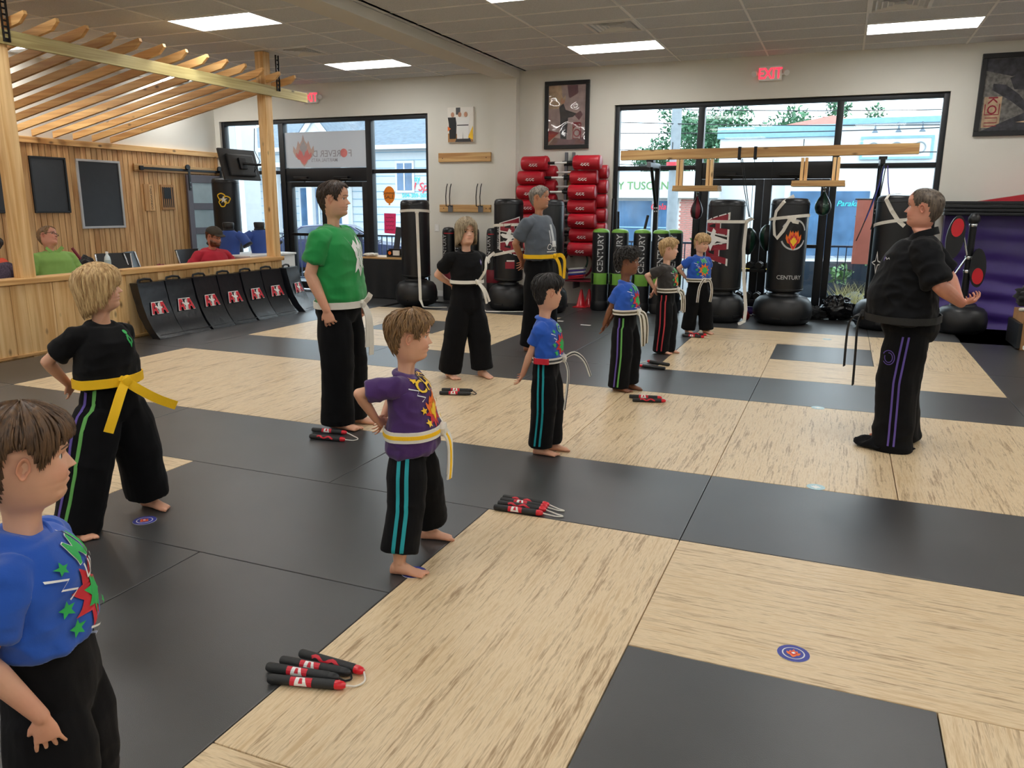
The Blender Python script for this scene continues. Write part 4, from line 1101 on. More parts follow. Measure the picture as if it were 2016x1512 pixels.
for z in (-.025, .025): MB().box(-.012, .012, -.010, -.007, z - .012, z + .012).build('socket', 'trim_white', t)

# left window: mirrored sign film, paper notices
film = thing('window_sign', 'translucent white banner with mirrored lettering over the left glass door', 'sign', (-8.72, FY0, 2.20))
MB().box(-.86, .86, .02, .026, 0, .62).build('film', 'sign_film', film)
pmat('ghost_grey', rgb(176, 172, 176), .7); pmat('ghost_red', rgb(224, 132, 130), .7); pmat('ghost_tan', rgb(206, 178, 168), .7)
it = []
V, F = text_vf('F', .17, .01); it.append(('ghost_grey', xform2(V, -1, 1, 0, .53, .24), F))
it.append(pv('ghost_red', xform2(disc2(.075, 20), 1, 1, 0, .40, .245)))
V, F = text_vf('REVER DR', .16, .01); it.append(('ghost_grey', xform2(V, -1, 1, 0, -.02, .24), F))
V, F = text_vf('MARTIAL ARTS', .085, .008); it.append(('ghost_grey', xform2(V, -1, 1, 0, -.02, .13), F))
it += [pv('ghost_tan', xform2(FLAME, .27, .28, 0, -.46, .30)), pv('ghost_red', xform2(FLAME, .2, .17, 0, -.46, .22)), pv('ghost_grey', xform2(FLAME, .09, .16, 0, -.46, .36))]
wall_print(film, 'lettering', it, (0, .02, 0), BX, BZ)
t = thing('window_notice', 'orange balloon shaped SALE notice on the left window', 'notice', (-7.43, FY0 + .05, 1.72))
ball = [(.115 * math.cos(q), .15 * math.sin(q) + (-.012 if False else 0)) for q in np.linspace(-PI / 2 + .12, 1.5 * PI - .12, 26)] + [(-.02, -.175), (.02, -.175)]
MB().prism(ball, -.001, .001).build('card', 'orange_paper', t)
wall_print(t, 'lettering', [tv('ink_black', 'Summer', .075, .004, 0, 0, .035), tv('ink_black', 'SALE', .085, .006, 0, 0, -.035)], (0, -.001, 0), BX, BZ)
t = thing('window_notice', 'bright pink paper notice on the left window below the balloon', 'notice', (-7.43, FY0 + .05, 1.23))
MB().prism([(-.12, -.17), (.11, -.185), (.125, .17), (-.115, .175)], -.001, .001).build('card', 'pink_paper', t)
it = [pv('print_maroon', band2([(-.08 + .02 * k_, .1 - .07 * r_ + .012 * math.sin(k_ * 2.3 + r_)) for k_ in range(9)], .008)) for r_ in range(4)]
wall_print(t, 'handwriting', it, (0, -.001, 0), BX, BZ)

# ------------------------------------------------------------------ table by the left window
t = thing('folding_table', 'table under a black cloth beside the left glass door', 'table', (-7.10, 11.78, 0))
MB().bbox(-.42, .42, -.26, .26, .66, .69, .004).build('table_top', 'pine_x', t)
for x in (-.36, .36):
    for y in (-.2, .2): MB().cyl((x, y, 0), (x, y, .66), .016, n=8).build('leg', 'black_metal', t)
b = MB(); n = 72; V = []; F = []
def rr(u):   # rounded rectangle outline
    P4 = [(-.43, -.27), (.43, -.27), (.43, .27), (-.43, .27)]; i = int(u * 4) % 4; f_ = u * 4 - int(u * 4)
    a, c = P4[i], P4[(i + 1) % 4]; return (a[0] + (c[0] - a[0]) * f_, a[1] + (c[1] - a[1]) * f_)
for k_, z in enumerate((.66, .5, .3, .12, .01)):
    for j in range(n):
        x, y = rr(j / n); f_ = 1 + (.015 * k_) * (1 + math.sin(j * 1.1)) ; V.append((x * f_, y * f_, z))
for k_ in range(4):
    for j in range(n): F.append((k_ * n + j, k_ * n + (j + 1) % n, (k_ + 1) * n + (j + 1) % n, (k_ + 1) * n + j))
b.add(V, F).build('cloth', 'black_cloth', t, smooth=60)
blob('paper_pile', 'crumpled white and red papers on the black table', 'papers', 'paper', (-7.40, 11.66, .69), .13, .1, .03, .4, 5, 8)
t = thing('card_holder', 'small black holder of cards on the black table', 'card holder', (-6.93, 11.66, .69))
MB().bbox(-.14, .14, -.05, .05, 0, .03, .006).bbox(-.14, .14, .03, .05, .03, .14, .006).bbox(-.14, -.12, -.05, .05, .03, .12, .006).build('tray', 'black_plastic', t)
MB().bbox(-.03, .09, -.03, .0, .03, .11, .002).build('card', 'paper', t); MB().cyl((-.08, -.05, .07), (-.08, -.045, .07), .03, n=14).build('badge', 'print_orange', t)
o = MB().bbox(-.05, .05, -.01, .01, 0, .50, .004).build('display_stand', 'slate', loc=(-7.02, 11.82, .69), rot=(R(-6), R(8), R(30)))
tag(o, 'narrow dark display board standing on the black table', 'display board')

# ------------------------------------------------------------------ waiting area
def board(y0, y1, z0, z1, lab, fm, fw):
    t = thing('chalkboard', lab, 'chalkboard', (WL + .002, (y0 + y1) / 2, z0)); w_ = (y1 - y0) / 2; h_ = z1 - z0
    for q in ((-w_, w_, 0, fw), (-w_, w_, h_ - fw, h_), (-w_, -w_ + fw, fw, h_ - fw), (w_ - fw, w_, fw, h_ - fw)): MB().bbox(0, .03, q[0], q[1], q[2], q[3], .004).build('frame_bar', fm, t)
    MB().box(.0, .015, -w_ + fw * .8, w_ - fw * .8, fw * .8, h_ - fw * .8).build('slate_panel', 'slate', t)
board(8.36, 8.96, 1.40, 2.22, 'black framed chalkboard on the pine wall, next to the front post', 'black_plastic', .03)
board(9.14, 9.96, 1.15, 2.22, 'large chalkboard with a silver frame on the pine wall', 'silver_print', .035)
board(7.2, 8.02, 1.40, 2.25, 'black framed picture at the left edge behind the front post', 'black_plastic', .05)
for y0, y1, z0, z1, lab, stripes in ((10.41, 10.62, 1.42, 1.87, 'narrow pale wooden plaque with engraved lettering on the pine wall', 0), (10.78, 11.08, 1.44, 1.87, 'dark wooden plaque with vertical stripes, beside the sliding door', 1)):
    t = thing('wall_plaque', lab, 'plaque', (WL + .002, (y0 + y1) / 2, z0))
    w_ = (y1 - y0) / 2; h_ = z1 - z0
    MB().bbox(0, .02, -w_, w_, 0, h_, .004).build('board', 'pine_bead' if not stripes else 'cardboard', t)
    if stripes:
        for k_ in range(6): MB().box(.02, .024, -w_ + .03 + .045 * k_, -w_ + .048 + .045 * k_, .04 + (.16 if k_ > 1 and k_ < 4 else 0) * 0, h_ - .04).build('stripe', 'black_plastic', t)
        MB().box(.02, .026, -.09, .06, h_ - .24, h_ - .05).build('figure', 'black_plastic', t)
    else:
        V, F = text_vf('TAEKWONDO', .06, .006); V = xform2(V, 1, 1, -PI / 2, .04, h_ / 2)
        MB().add([(.0215, p[0], p[1]) for p in V], F).build('lettering', 'ink_black', t)
# sliding barn door on its rail
t = thing('barn_door', 'grey sliding door with frosted panes on a black rail, beside the window corner', 'door', (WL + .06, 11.78, 0))
MB().bbox(-.04, -.01, -1.55, .47, 2.08, 2.20, .004).build('backing_board', 'pine_y', t)
MB().bbox(.0, .012, -1.45, .46, 2.115, 2.155, .003).build('rail', 'black_metal', t)
MB().bbox(-.005, .02, -1.46, -1.38, 2.10, 2.17, .004).build('rail_stop', 'black_metal', t)
for y0, y1 in ((-.46, -.34), (.34, .46)):
    MB().bbox(.01, .05, y0, y1, .03, 2.06, .004).build('door_stile', 'door_paint', t)
for z0, z1 in ((.03, .25), (.55, .67), (1.0, 1.12), (1.44, 1.56), (1.92, 2.06)): MB().bbox(.01, .05, -.34, .34, z0, z1, .004).build('door_rail', 'door_paint', t)
pmat('frosted', rgb(168, 184, 186), .35, var=.05)
for z0, z1 in ((.25, .55), (.67, 1.0), (1.12, 1.44), (1.56, 1.92)): MB().box(.022, .034, -.34, .34, z0, z1).build('pane', 'frosted', t)
for y in (-.40, .40):
    hg = MB().bbox(.05, .062, y - .025, y + .025, 1.78, 2.16, .004).build('hanger', 'black_metal', t)
    MB().cyl((.015, y, 2.185), (.045, y, 2.185), .05, n=18).build('roller', 'black_metal', hg, smooth=40)
    for z in (1.84, 1.92): MB().cyl((.062, y, z), (.07, y, z), .012, n=8).build('bolt', 'grey_metal', hg)
# monitor on the post
t = thing('monitor', 'black flat monitor tilted on an arm from the pergola post', 'monitor', (-8.10, 9.36, 2.10))
Mx = Mrot(R(-92), 'Z') @ Mrot(R(14), 'X')
bo = MB(); bo.bbox(-.36, .36, -.025, .01, -.22, .22, .008, Mx).build('bezel', 'black_plastic', t)
MB().bbox(-.26, .26, .0, .05, -.17, .14, .02, Mx).build('rear_housing', 'black_plastic', t)
MB().box(-.34, .34, -.0275, -.025, -.2, .2, Mx).build('screen', 'slate', t)
MB().bbox(-.07, .07, .05, .075, -.08, .08, .006, Mx).build('mount_plate', 'black_metal', t)
MB().tube([tuple(Mx @ Vector((0, .07, 0))), (.22, .10, .0), (.29, .12, 0)], .016, 8).build('arm', 'black_metal', t, smooth=50)
MB().tube([(.2, .1, .0), (.12, .16, -.1), (.2, .2, .05), (.16, .14, .2), (.22, .1, .5)], .006, 6).build('cable', 'black_plastic', t, smooth=60)

# kick shields in a row against the half wall
def shield_mesh():
    """curved body shield: back leaning, foot kicked out"""
    prof = [(.34, .0), (.24, .12), (.17, .25), (.12, .40), (.085, .55), (.07, .64)]
    V = []; F = []; n = len(prof); th = .12
    def pt(i, side):
        (x, z) = prof[i]; a = prof[min(i + 1, n - 1)]; c = prof[max(i - 1, 0)]
        d = Vector((a[0] - c[0], 0, a[1] - c[1])).normalized(); nn = Vector((-d.z, 0, d.x))
        return Vector((x, 0, z)) - (nn * th * -1 if side else nn * 0)
    bm = bmesh.new(); rings = []
    for i in range(n):
        f = pt(i, 0); bk = Vector((f.x - .115, 0, f.z - .02 if i else 0.0))
        q = []
        for y in (-.205, .205): q.append(bm.verts.new((f.x, y, max(f.z, 0))))
        for y in (.205, -.205): q.append(bm.verts.new((bk.x, y, max(bk.z + (.02 if i else 0), 0))))
        rings.append(q)
    for i in range(n - 1):
        for j in range(4): bm.faces.new((rings[i][j], rings[i][(j + 1) % 4], rings[i + 1][(j + 1) % 4], rings[i + 1][j]))
    bm.faces.new(rings[0][::-1]); bm.faces.new(rings[-1])
    bmesh.ops.bevel(bm, geom=[e for e in bm.edges if len(e.link_faces) == 2 and e.calc_face_angle(0) > .8], offset=.022, segments=3, profile=.6, affect='EDGES')
    bmesh.ops.subdivide_edges(bm, edges=list(bm.edges), cuts=1, use_grid_fill=True)
    bmesh.ops.recalc_face_normals(bm, faces=bm.faces)
    for v in bm.verts: v.co += v.normal * (noise.noise(v.co * 9) * .006 + noise.noise(v.co * 22) * .003) if v.co.z > .02 else Vector()
    me = bpy.data.meshes.new('cover'); bm.to_mesh(me); bm.free()
    me.materials.append(M('shield_vinyl')); me.polygons.foreach_set('use_smooth', [True] * len(me.polygons)); me.set_sharp_from_angle(angle=R(50))
    return me
pmat('shield_vinyl', rgb(24, 26, 31), .27, var=.2, scale=5, bump=.35, bscale=12)
SH = shield_mesh()
HD = MB().tube([(-.02, -.12, .62), (-.03, -.09, .665), (-.03, 0, .675), (-.03, .09, .665), (-.02, .12, .62)], [.012, .014, .014, .014, .012], 8).mesh('carry_handle', 'black_cloth', 60)
b = MB(); mats = []
for i, (m, poly) in enumerate(emblem()):
    m = 'print_red' if m == 'print_maroon' else m
    if m not in mats: mats.append(m)
    V, F = split(*poly_vf(xform2(poly, .135, .135)), 1)
    def pos(u, v):
        z = .335 + v * .95; xs = np.interp(z, [0, .12, .25, .40, .55, .64], [.34, .24, .17, .12, .085, .07]); return (xs + .012 + .0012 * i, u, z + .006)
    b.mat(mats.index(m)).add([pos(*p) for p in V], F)
LG = b.mesh('emblem', mats)
ST = MB().tube([(.345, -.2, .05), (.352, 0, .05), (.345, .2, .05)], .004, 5).mesh('stitching', 'black_vinyl')
names = ['nearest the yellow belt boy', 'second from the left', 'third from the left', 'middle of the seven', 'fifth from the left', 'sixth, beside the twisted last one', 'last of the row, turned outward by the wooden post']
for i in range(7):
    y = 7.02 + .433 * i; rz = R((2, -2, 1.5, -1, 2, -1.5, 0)[i])
    if i == 6: y += .03; rz = R(14)
    t = thing('kick_shield', 'black kick shield with red emblem, ' + names[i], 'kick shield', (HWX + .075, y, 0), rz, 'kick shields along the half wall')
    inst('cover', SH, t); inst('carry_handle', HD, t); inst('emblem', LG, t); inst('stitching', ST, t)

# water bottle on the cap rail
t = thing('water_bottle', 'clear plastic water bottle with white cap on the half wall', 'bottle', (HWX - .05, 6.62, .80))
pmat('bottle_plastic', rgb(206, 218, 222), .12, var=.05, spec=.6)
MB().lathe([(0, 0), (.03, 0), (.034, .01), (.034, .05), (.031, .06), (.034, .07), (.034, .12), (.03, .15), (.014, .18), (.013, .195)], 16).build('body', 'bottle_plastic', t, smooth=50)
MB().lathe([(.034, .07), (.0355, .072), (.0355, .118), (.034, .12)], 16).build('wrapper', 'frosted', t); MB().lathe([(.015, .19), (.016, .192), (.016, .212), (0, .213)], 12).build('cap', 'white_paint', t)
# folding chairs
def chair(x, y, rz, lab):
    t = thing('waiting_chair', lab, 'chair', (x, y, -.03), rz, 'black chairs in the waiting area')
    MB().bbox(-.21, .21, -.2, .2, .42, .45, .012).build('seat', 'black_vinyl', t)
    b = MB(); V = []; F = []
    for i in range(5):
        for j in range(7):
            u = -.22 + .44 * j / 6; v = .60 + .33 * i / 4; V.append((u, -.24 - .10 * (v - .6) / .33 - .03 * math.cos(u / .22 * PI / 2), v))
    for i in range(4):
        for j in range(6): F.append((i * 7 + j, i * 7 + j + 1, (i + 1) * 7 + j + 1, (i + 1) * 7 + j))
    k_ = len(V); V += [(p[0], p[1] - .02, p[2]) for p in V]; F += [tuple(q + k_ for q in f[::-1]) for f in F]
    for j in range(6): F += [(j + 1, j, j + k_, j + 1 + k_), (28 + j, 28 + j + 1, 28 + j + 1 + k_, 28 + j + k_)]
    for i in range(4): F += [(i * 7, (i + 1) * 7, (i + 1) * 7 + k_, i * 7 + k_), ((i + 1) * 7 + 6, i * 7 + 6, i * 7 + 6 + k_, (i + 1) * 7 + 6 + k_)]
    b.add(V, F).build('backrest', 'black_vinyl', t, smooth=60)
    for s in (-1, 1):
        MB().tube([(s * .2, .2, .0), (s * .2, .19, .42)], .011, 8).build('leg', 'chrome', t); MB().tube([(s * .21, -.27, 0), (s * .21, -.2, .42), (s * .215, -.25, .62), (s * .215, -.335, .92)], .011, 8).build('leg', 'chrome', t)
    return t
chair(-8.65, 7.62, R(-118), 'empty black chair behind the half wall, left of the slanted one')
chair(-8.70, 8.25, R(-60), 'empty slanted black chair behind the half wall, between the seated men')
chair(-8.48, 6.52, R(-90), 'black chair under the seated man in the green polo'); chair(-8.48, 8.96, R(-90), 'black chair under the seated man in the red shirt'); chair(-8.55, 5.78, R(-90), 'black chair under the seated person in the floral top')
chair(-9.55, 6.45, R(-70), 'black chair under the person in the orange top')
o = blob('shoulder_bag', 'soft black bag with a handle beside the man in the green polo', 'bag', 'black_cloth', (-8.75, 7.15, .45), .22, .14, .22, .25, 31, 4)
MB().tube([(.0, .0, .38), (-.1, -.05, .55)], .018, 8).build('handle', 'dark_red', o, smooth=50)
o = blob('hand_bag', 'small dark red and black purse on the seat by the slanted chair', 'bag', 'dark_red', (-8.25, 7.9, .58), .12, .1, .10, .3, 41, 5)
st_ = thing('side_stool', 'low stool holding the dark red purse behind the half wall', 'stool', (-8.25, 7.9, -.03))
MB().bbox(-.17, .17, -.17, .17, .57, .60, .006).build('seat', 'black_plastic', st_)
for x in (-.14, .14):
    for y in (-.14, .14): MB().cyl((x, y, 0), (x, y, .57), .012, n=6).build('leg', 'black_metal', st_)
# torso dummies in blue shirts on the counter
cn = thing('display_counter', 'white display counter behind the half wall by the wooden post', 'counter', (-8.45, 9.95, -.03))
MB().bbox(-.35, .35, -.50, .55, .0, .80, .006).build('cabinet', 'white_paint', cn); MB().bbox(-.37, .37, -.52, .57, .80, .83, .006).build('counter_top', 'white_paint', cn)
def dummy(x, y, rz, lab):
    t = thing('shirt_form', lab, 'mannequin', (x, y, .80), rz, 'blue shirt forms on the counter')
    ring = [(0, .14, .09), (.12, .16, .10), (.25, .175, .105), (.31, .16, .09), (.345, .10, .075), (.36, .075, .07)]
    b = MB(); V = []; F = []; n = 28
    for z, w_, d_ in ring:
        for j in range(n): a = 2 * PI * j / n; V.append((w_ * math.cos(a), d_ * math.sin(a), z))
    for i in range(len(ring) - 1):
        for j in range(n): F.append((i * n + j, i * n + (j + 1) % n, (i + 1) * n + (j + 1) % n, (i + 1) * n + j))
    b.add(V, F + [tuple(range(n - 1, -1, -1)), tuple(range((len(ring) - 1) * n, len(ring) * n))]).build('shirt', 'blue_cloth', t, smooth=60)
    for s in (-1, 1):
        sl = MB().tube([(s * .13, 0, .29), (s * .21, 0, .25), (s * .285, 0, .13)], [.07, .072, .075], 16).build('sleeve', 'blue_cloth', t, smooth=60)
        MB().tube([(s * .27, 0, .155), (s * .288, 0, .125)], [.077, .078], 16).build('cuff', 'black_cloth', sl, smooth=60)
    MB().lathe([(.075, .355), (.085, .36), (.085, .375), (.07, .38)], 20, sy=.9).build('collar', 'black_cloth', t, smooth=50)
    MB().lathe([(.07, .36), (.08, .40), (.085, .46), (.075, .475), (0, .478)], 20, sy=.9).build('neck_block', 'black_plastic', t, smooth=50)
dummy(-8.42, 10.08, R(58), 'blue shirted torso form on the counter, nearer the wooden post')
dummy(-8.62, 9.62, R(20), 'blue shirted torso form on the counter, left of the other one')

# ------------------------------------------------------------------ on the mats
def at(x, y, z=0.0): return Vector((x, y, z))
SL = .255
pmat('grip_foam', rgb(34, 35, 36), .6, var=.1, bump=.1, bscale=200)
stk = MB().tube([(0, 0, 0), (.006, 0, 0), (SL - .03, 0, 0), (SL - .024, 0, 0)], [.0125, .0160, .0165, .015], 16).mesh('stick', 'grip_foam', 50)
capR = MB().tube([(SL - .03, 0, 0), (SL - .012, 0, 0), (SL + .004, 0, 0), (SL + .012, 0, 0)], [.0145, .0155, .0125, .006], 14).mesh('end_cap', 'red_gloss', 50)
capB = MB().tube([(SL - .03, 0, 0), (SL - .012, 0, 0), (SL + .004, 0, 0), (SL + .012, 0, 0)], [.0145, .0155, .0125, .006], 14).mesh('end_cap', 'black_plastic', 50)
def stick_print(kind):
    b = MB(); mats = ['print_red', 'print_white', 'ink_black']
    r = .0172
    def wrap(V, e): return [(p[0], -(r + e) * math.cos(p[1] / r + .5), (r + e) * math.sin(p[1] / r + .5)) for p in V]
    if kind == 0:
        for i, m in enumerate(('print_red', 'print_white', 'print_red')):
            V, F = poly_vf([[(.08, -.016), (.155, -.016), (.155, .016), (.08, .016)], [(.095, -.014), (.14, -.014), (.13, .015), (.10, .015)], [(.11, -.005), (.125, -.005), (.122, .012), (.113, .012)]][i]); V, F = split(V, F, 2)
            b.mat(mats.index(m)).add(wrap(V, .0004 + .0004 * i), F)
    else:
        pts = [(.06 + .012 * k_, .008 * math.sin(k_ * 1.1)) for k_ in range(11)]
        V, F = poly_vf(band2(pts, .012)); b.add(wrap(V, .0004), F)
    return b.mesh('print', mats)
PR = [stick_print(0), stick_print(1)]
def nunchaku(pairs, lab, cap, cord, loose=.07):
    """pairs: two sticks as (tail, head) floor positions in metres"""
    A = [(at(*p, z=.017), at(*q, z=.017)) for p, q in pairs]
    c = (A[0][0] + A[0][1] + A[1][0] + A[1][1]) / 4; c.z = 0
    t = thing('nunchaku', lab, 'nunchaku', c, 0, 'padded nunchaku on the mats')
    heads = []
    for i, (p, q) in enumerate(A):
        d = (q - p); d.z = 0; a = math.atan2(d.y, d.x); m_ = (p + q) / 2 - Vector((math.cos(a), math.sin(a), 0)) * SL / 2
        o = inst('stick', stk, t, m_ - c, (0, 0, a))
        inst('end_cap', capR if cap == 'red' else capB, o); inst('print', PR[i % 2 if cap == 'red' else 0], o)
        heads.append((m_ - c + Vector((math.cos(a), math.sin(a), 0)) * (SL + .01), Vector((math.cos(a), math.sin(a), 0))))
    (h0, d0), (h1, d1) = heads
    pts = []
    for k_ in range(11):
        u = k_ / 10; q = h0 * (1 - u) + h1 * u + (d0 * (1 - u) + d1 * u) * (loose * 4 * u * (1 - u)); q.z = .017 - .012 * min(1, 6 * u * (1 - u)); pts.append(q)
    MB().tube(pts, .0035, 6).build('cord', cord, t, smooth=60)
nunchaku((((-1.625, 1.853), (-1.384, 1.915)), ((-1.615, 2.019), (-1.380, 2.011))), 'red tipped nunchaku spread at the front of the near mat edge', 'red', 'white_cloth', .03)
nunchaku((((-1.657, 1.910), (-1.446, 1.941)), ((-1.661, 1.958), (-1.405, 1.984))), 'black tipped nunchaku lying between the two sticks of the spread red pair', 'black', 'black_cloth', .02)
nunchaku((((-3.325, 4.367), (-3.025, 4.402)), ((-3.245, 4.226), (-2.936, 4.257))), 'red tipped nunchaku at the feet of the man in green', 'red', 'white_cloth', .09)
nunchaku((((-1.550, 3.547), (-1.301, 3.563)), ((-1.553, 3.608), (-1.303, 3.615))), 'red tipped nunchaku nearest the timber mat corner, front of two pairs', 'red', 'white_cloth', .10)
nunchaku((((-1.558, 3.654), (-1.308, 3.651)), ((-1.560, 3.694), (-1.313, 3.688))), 'red tipped nunchaku behind its twin at the timber mat corner', 'red', 'white_cloth', .09)
nunchaku((((-3.062, 5.814), (-2.769, 5.903)), ((-3.018, 5.711), (-2.745, 5.792))), 'all black nunchaku near the bare feet of the girl', 'black', 'black_cloth', .04)
nunchaku((((-1.510, 6.241), (-1.263, 6.292)), ((-1.449, 6.134), (-1.218, 6.199))), 'red tipped nunchaku in front of the curly haired boy', 'red', 'white_cloth', .05)
nunchaku((((-1.487, 7.510), (-1.715, 7.543)), ((-1.477, 7.706), (-1.704, 7.805))), 'red tipped nunchaku pointing left by the boy with red striped trousers', 'red', 'white_cloth', .06)
nunchaku((((-1.693, 9.612), (-1.446, 9.599)), ((-1.687, 9.787), (-1.448, 9.767))), 'red tipped nunchaku at the feet of the blond boy', 'red', 'white_cloth', .04)
# round floor markers
pmat('ghost_blue', rgb(178, 208, 214), .5, var=.12, scale=60)
def marker(px, py, r, lab, m):
    c = at(px, py); t = thing('floor_marker', lab, 'floor sticker', (c.x, c.y, .0005), 0, 'round floor stickers')
    if m == 'full':
        MB().lathe([(0, 0), (r, 0), (r, .001), (0, .001)], 28).build('disc', 'print_white', t)
        b = MB(); mats = ['print_blue', 'print_orange', 'print_red', 'print_white']
        V, F = poly_vf(disc2(r * .62, 24)); b.mat(0).add([(p[0], p[1], .0022) for p in V], F)
        V = []; F = []
        for j in range(28):
            a = 2 * PI * j / 28; V += [(r * .70 * math.cos(a), r * .70 * math.sin(a), .0018), (r * .99 * math.cos(a), r * .99 * math.sin(a), .0018)]
        F = [(2 * j, 2 * j + 1, (2 * j + 3) % 56, (2 * j + 2) % 56) for j in range(28)]; b.mat(0).add(V, F)
        for k_, (s, mm) in enumerate(((.5, 1), (.3, 2), (.15, 3))): V, F = poly_vf(xform2(FLAME, r * s, r * s)); b.mat(mm).add([(p[0], p[1], .0026 + .0005 * k_) for p in V], F)
        b.build('print', mats, t)
    else:
        MB().lathe([(0, 0), (r, 0), (r, .001), (0, .001)], 28).build('disc', 'ghost_blue', t)
        V, F = poly_vf(xform2(FLAME, r * .6, r * .6)); MB().add([(p[0], p[1], .0015) for p in V], F).build('print', 'print_white', t)
marker(-0.026, 2.723, .056, 'round blue flame sticker on the near timber mat', 'full'); marker(-3.105, 2.722, .056, 'round blue flame sticker by the feet of the yellow belt boy', 'full')
marker(-1.583, 2.751, .056, 'round blue flame sticker at the toes of the boy in purple', 'full'); marker(-0.009, 4.587, .05, 'worn pale round sticker beside the dark band below the instructor', 'pale')
marker(-0.054, 6.533, .05, 'worn pale round sticker left of the instructor, further back', 'pale'); marker(-0.055, 10.142, .05, 'worn pale round sticker on the far timber mats', 'pale')
for px, py, lab in ((-3.059, 10.028, 'small white tape mark on the dark mat near the training bags'), (-3.512, 10.236, 'small white tape mark on the mat behind the boy with teal stripes')):
    c = at(px, py); o = MB().bbox(-.07, .07, -.025, .025, 0, .002, .001).build('tape_mark', 'white_paint', loc=c); tag(o, lab, 'tape mark')
# ------------------------------------------------------------------ people
def skin_mat(name, col):
    m, n, l, b = new_mat(name)
    at = n.new('ShaderNodeAttribute'); at.attribute_name = 'Col'
    tc = n.new('ShaderNodeTexCoord'); nz = n.new('ShaderNodeTexNoise'); nz.inputs['Scale'].default_value = 26; nz.inputs['Detail'].default_value = 4
    hs = n.new('ShaderNodeHueSaturation'); mr = n.new('ShaderNodeMapRange'); mr.inputs['To Min'].default_value = .93; mr.inputs['To Max'].default_value = 1.07
    l.new(tc.outputs['Object'], nz.inputs['Vector']); l.new(nz.outputs['Fac'], mr.inputs['Value']); l.new(mr.outputs[0], hs.inputs['Value'])
    l.new(at.outputs['Color'], hs.inputs['Color']); l.new(hs.outputs['Color'], b.inputs['Base Color'])
    b.inputs['Roughness'].default_value = .5; b.inputs['Subsurface Weight'].default_value = .12
    b.inputs['Subsurface Radius'].default_value = (.012, .005, .003); b.inputs['Subsurface Scale'].default_value = 1.0
    return m
def hair_mat(name, a, c, rough=.5):
    m, n, l, b = new_mat(name)
    tc = n.new('ShaderNodeTexCoord'); mp = n.new('ShaderNodeMapping'); mp.inputs['Scale'].default_value = (95, 95, 12)
    nz = n.new('ShaderNodeTexNoise'); nz.inputs['Scale'].default_value = 1; nz.inputs['Detail'].default_value = 5
    rp = n.new('ShaderNodeValToRGB'); rp.color_ramp.elements[0].position = .33; rp.color_ramp.elements[0].color = a + (1,); rp.color_ramp.elements[1].position = .66; rp.color_ramp.elements[1].color = c + (1,)
    l.new(tc.outputs['Object'], mp.inputs['Vector']); l.new(mp.outputs[0], nz.inputs['Vector']); l.new(nz.outputs['Fac'], rp.inputs['Fac']); l.new(rp.outputs['Color'], b.inputs['Base Color'])
    b.inputs['Roughness'].default_value = rough
    bp = n.new('ShaderNodeBump'); bp.inputs['Strength'].default_value = .5; bp.inputs['Distance'].default_value = .004
    l.new(nz.outputs['Fac'], bp.inputs['Height']); l.new(bp.outputs['Normal'], b.inputs['Normal'])
    return m
SK = skin_mat('skin', rgb(220, 170, 140))
hair_mat('hair_brown', rgb(58, 40, 26), rgb(112, 82, 54)); hair_mat('hair_lightbrown', rgb(92, 66, 40), rgb(158, 122, 80)); hair_mat('hair_blond', rgb(150, 112, 66), rgb(222, 190, 138))
hair_mat('hair_black', rgb(16, 14, 14), rgb(42, 36, 34)); hair_mat('hair_grey', rgb(92, 86, 80), rgb(150, 142, 132)); hair_mat('hair_greydark', rgb(62, 52, 44), rgb(112, 98, 84)); hair_mat('hair_ash', rgb(112, 94, 70), rgb(186, 168, 138)); hair_mat('hair_darkbrown', rgb(34, 24, 18), rgb(70, 50, 36)); hair_mat('hair_red', rgb(70, 38, 22), rgb(120, 70, 42))
pmat('eye_white', rgb(225, 222, 218), .2, var=.01); pmat('eye_iris', rgb(58, 44, 32), .15, var=.2); pmat('eye_pupil', rgb(8, 8, 8), .1)
pmat('tee_blue', rgb(28, 84, 182), .85, var=.05, bump=.06, bscale=160, sheen=.2); pmat('tee_black', rgb(13, 13, 15), .88, spec=.2, var=.1, bump=.06, bscale=160, sheen=.04); pmat('tee_green', rgb(20, 140, 66), .85, var=.05, bump=.06, bscale=160, sheen=.2)
pmat('tee_purple', rgb(68, 34, 98), .85, var=.05, bump=.06, bscale=160, sheen=.2); pmat('tee_grey', rgb(84, 92, 102), .88, var=.06, bump=.06, bscale=160, sheen=.2); pmat('tee_char', rgb(46, 42, 40), .88, var=.06, bump=.06, bscale=160, sheen=.2)
pmat('polo_green', rgb(134, 176, 92), .85, var=.05, bump=.06, bscale=160); pmat('tee_red', rgb(182, 34, 54), .85, var=.05, bump=.06, bscale=160); pmat('tee_orange', rgb(232, 84, 52), .85); pmat('floral', rgb(72, 60, 78), .85, var=.6, scale=60)
pmat('polo_black', rgb(11, 12, 15), .82, spec=.2, var=.1, bump=.06, bscale=160, sheen=.04); pmat('trousers', rgb(10, 10, 13), .9, spec=.2, var=.12, scale=10, bump=.08, bscale=150, sheen=.03); pmat('denim', rgb(52, 62, 84), .85)
pmat('belt_yellow', rgb(250, 198, 14), .7, var=.04, bump=.15, bscale=90); pmat('belt_black', rgb(20, 19, 18), .6, var=.1, bump=.15, bscale=90); pmat('belt_camo', rgb(96, 88, 66), .8, var=.3, scale=50); pmat('stripe_purple', rgb(96, 76, 158), .75); pmat('stripe_green', rgb(100, 168, 84), .75); pmat('stripe_teal', rgb(24, 152, 160), .75); pmat('stripe_red', rgb(190, 58, 66), .75)
pmat('glasses_rim', rgb(30, 26, 24), .35); pmat('cap_olive', rgb(58, 52, 44), .85, var=.1, bump=.1, bscale=150)
pmat('belt_rainbow', rgb(206, 60, 52), .75, var=.1)

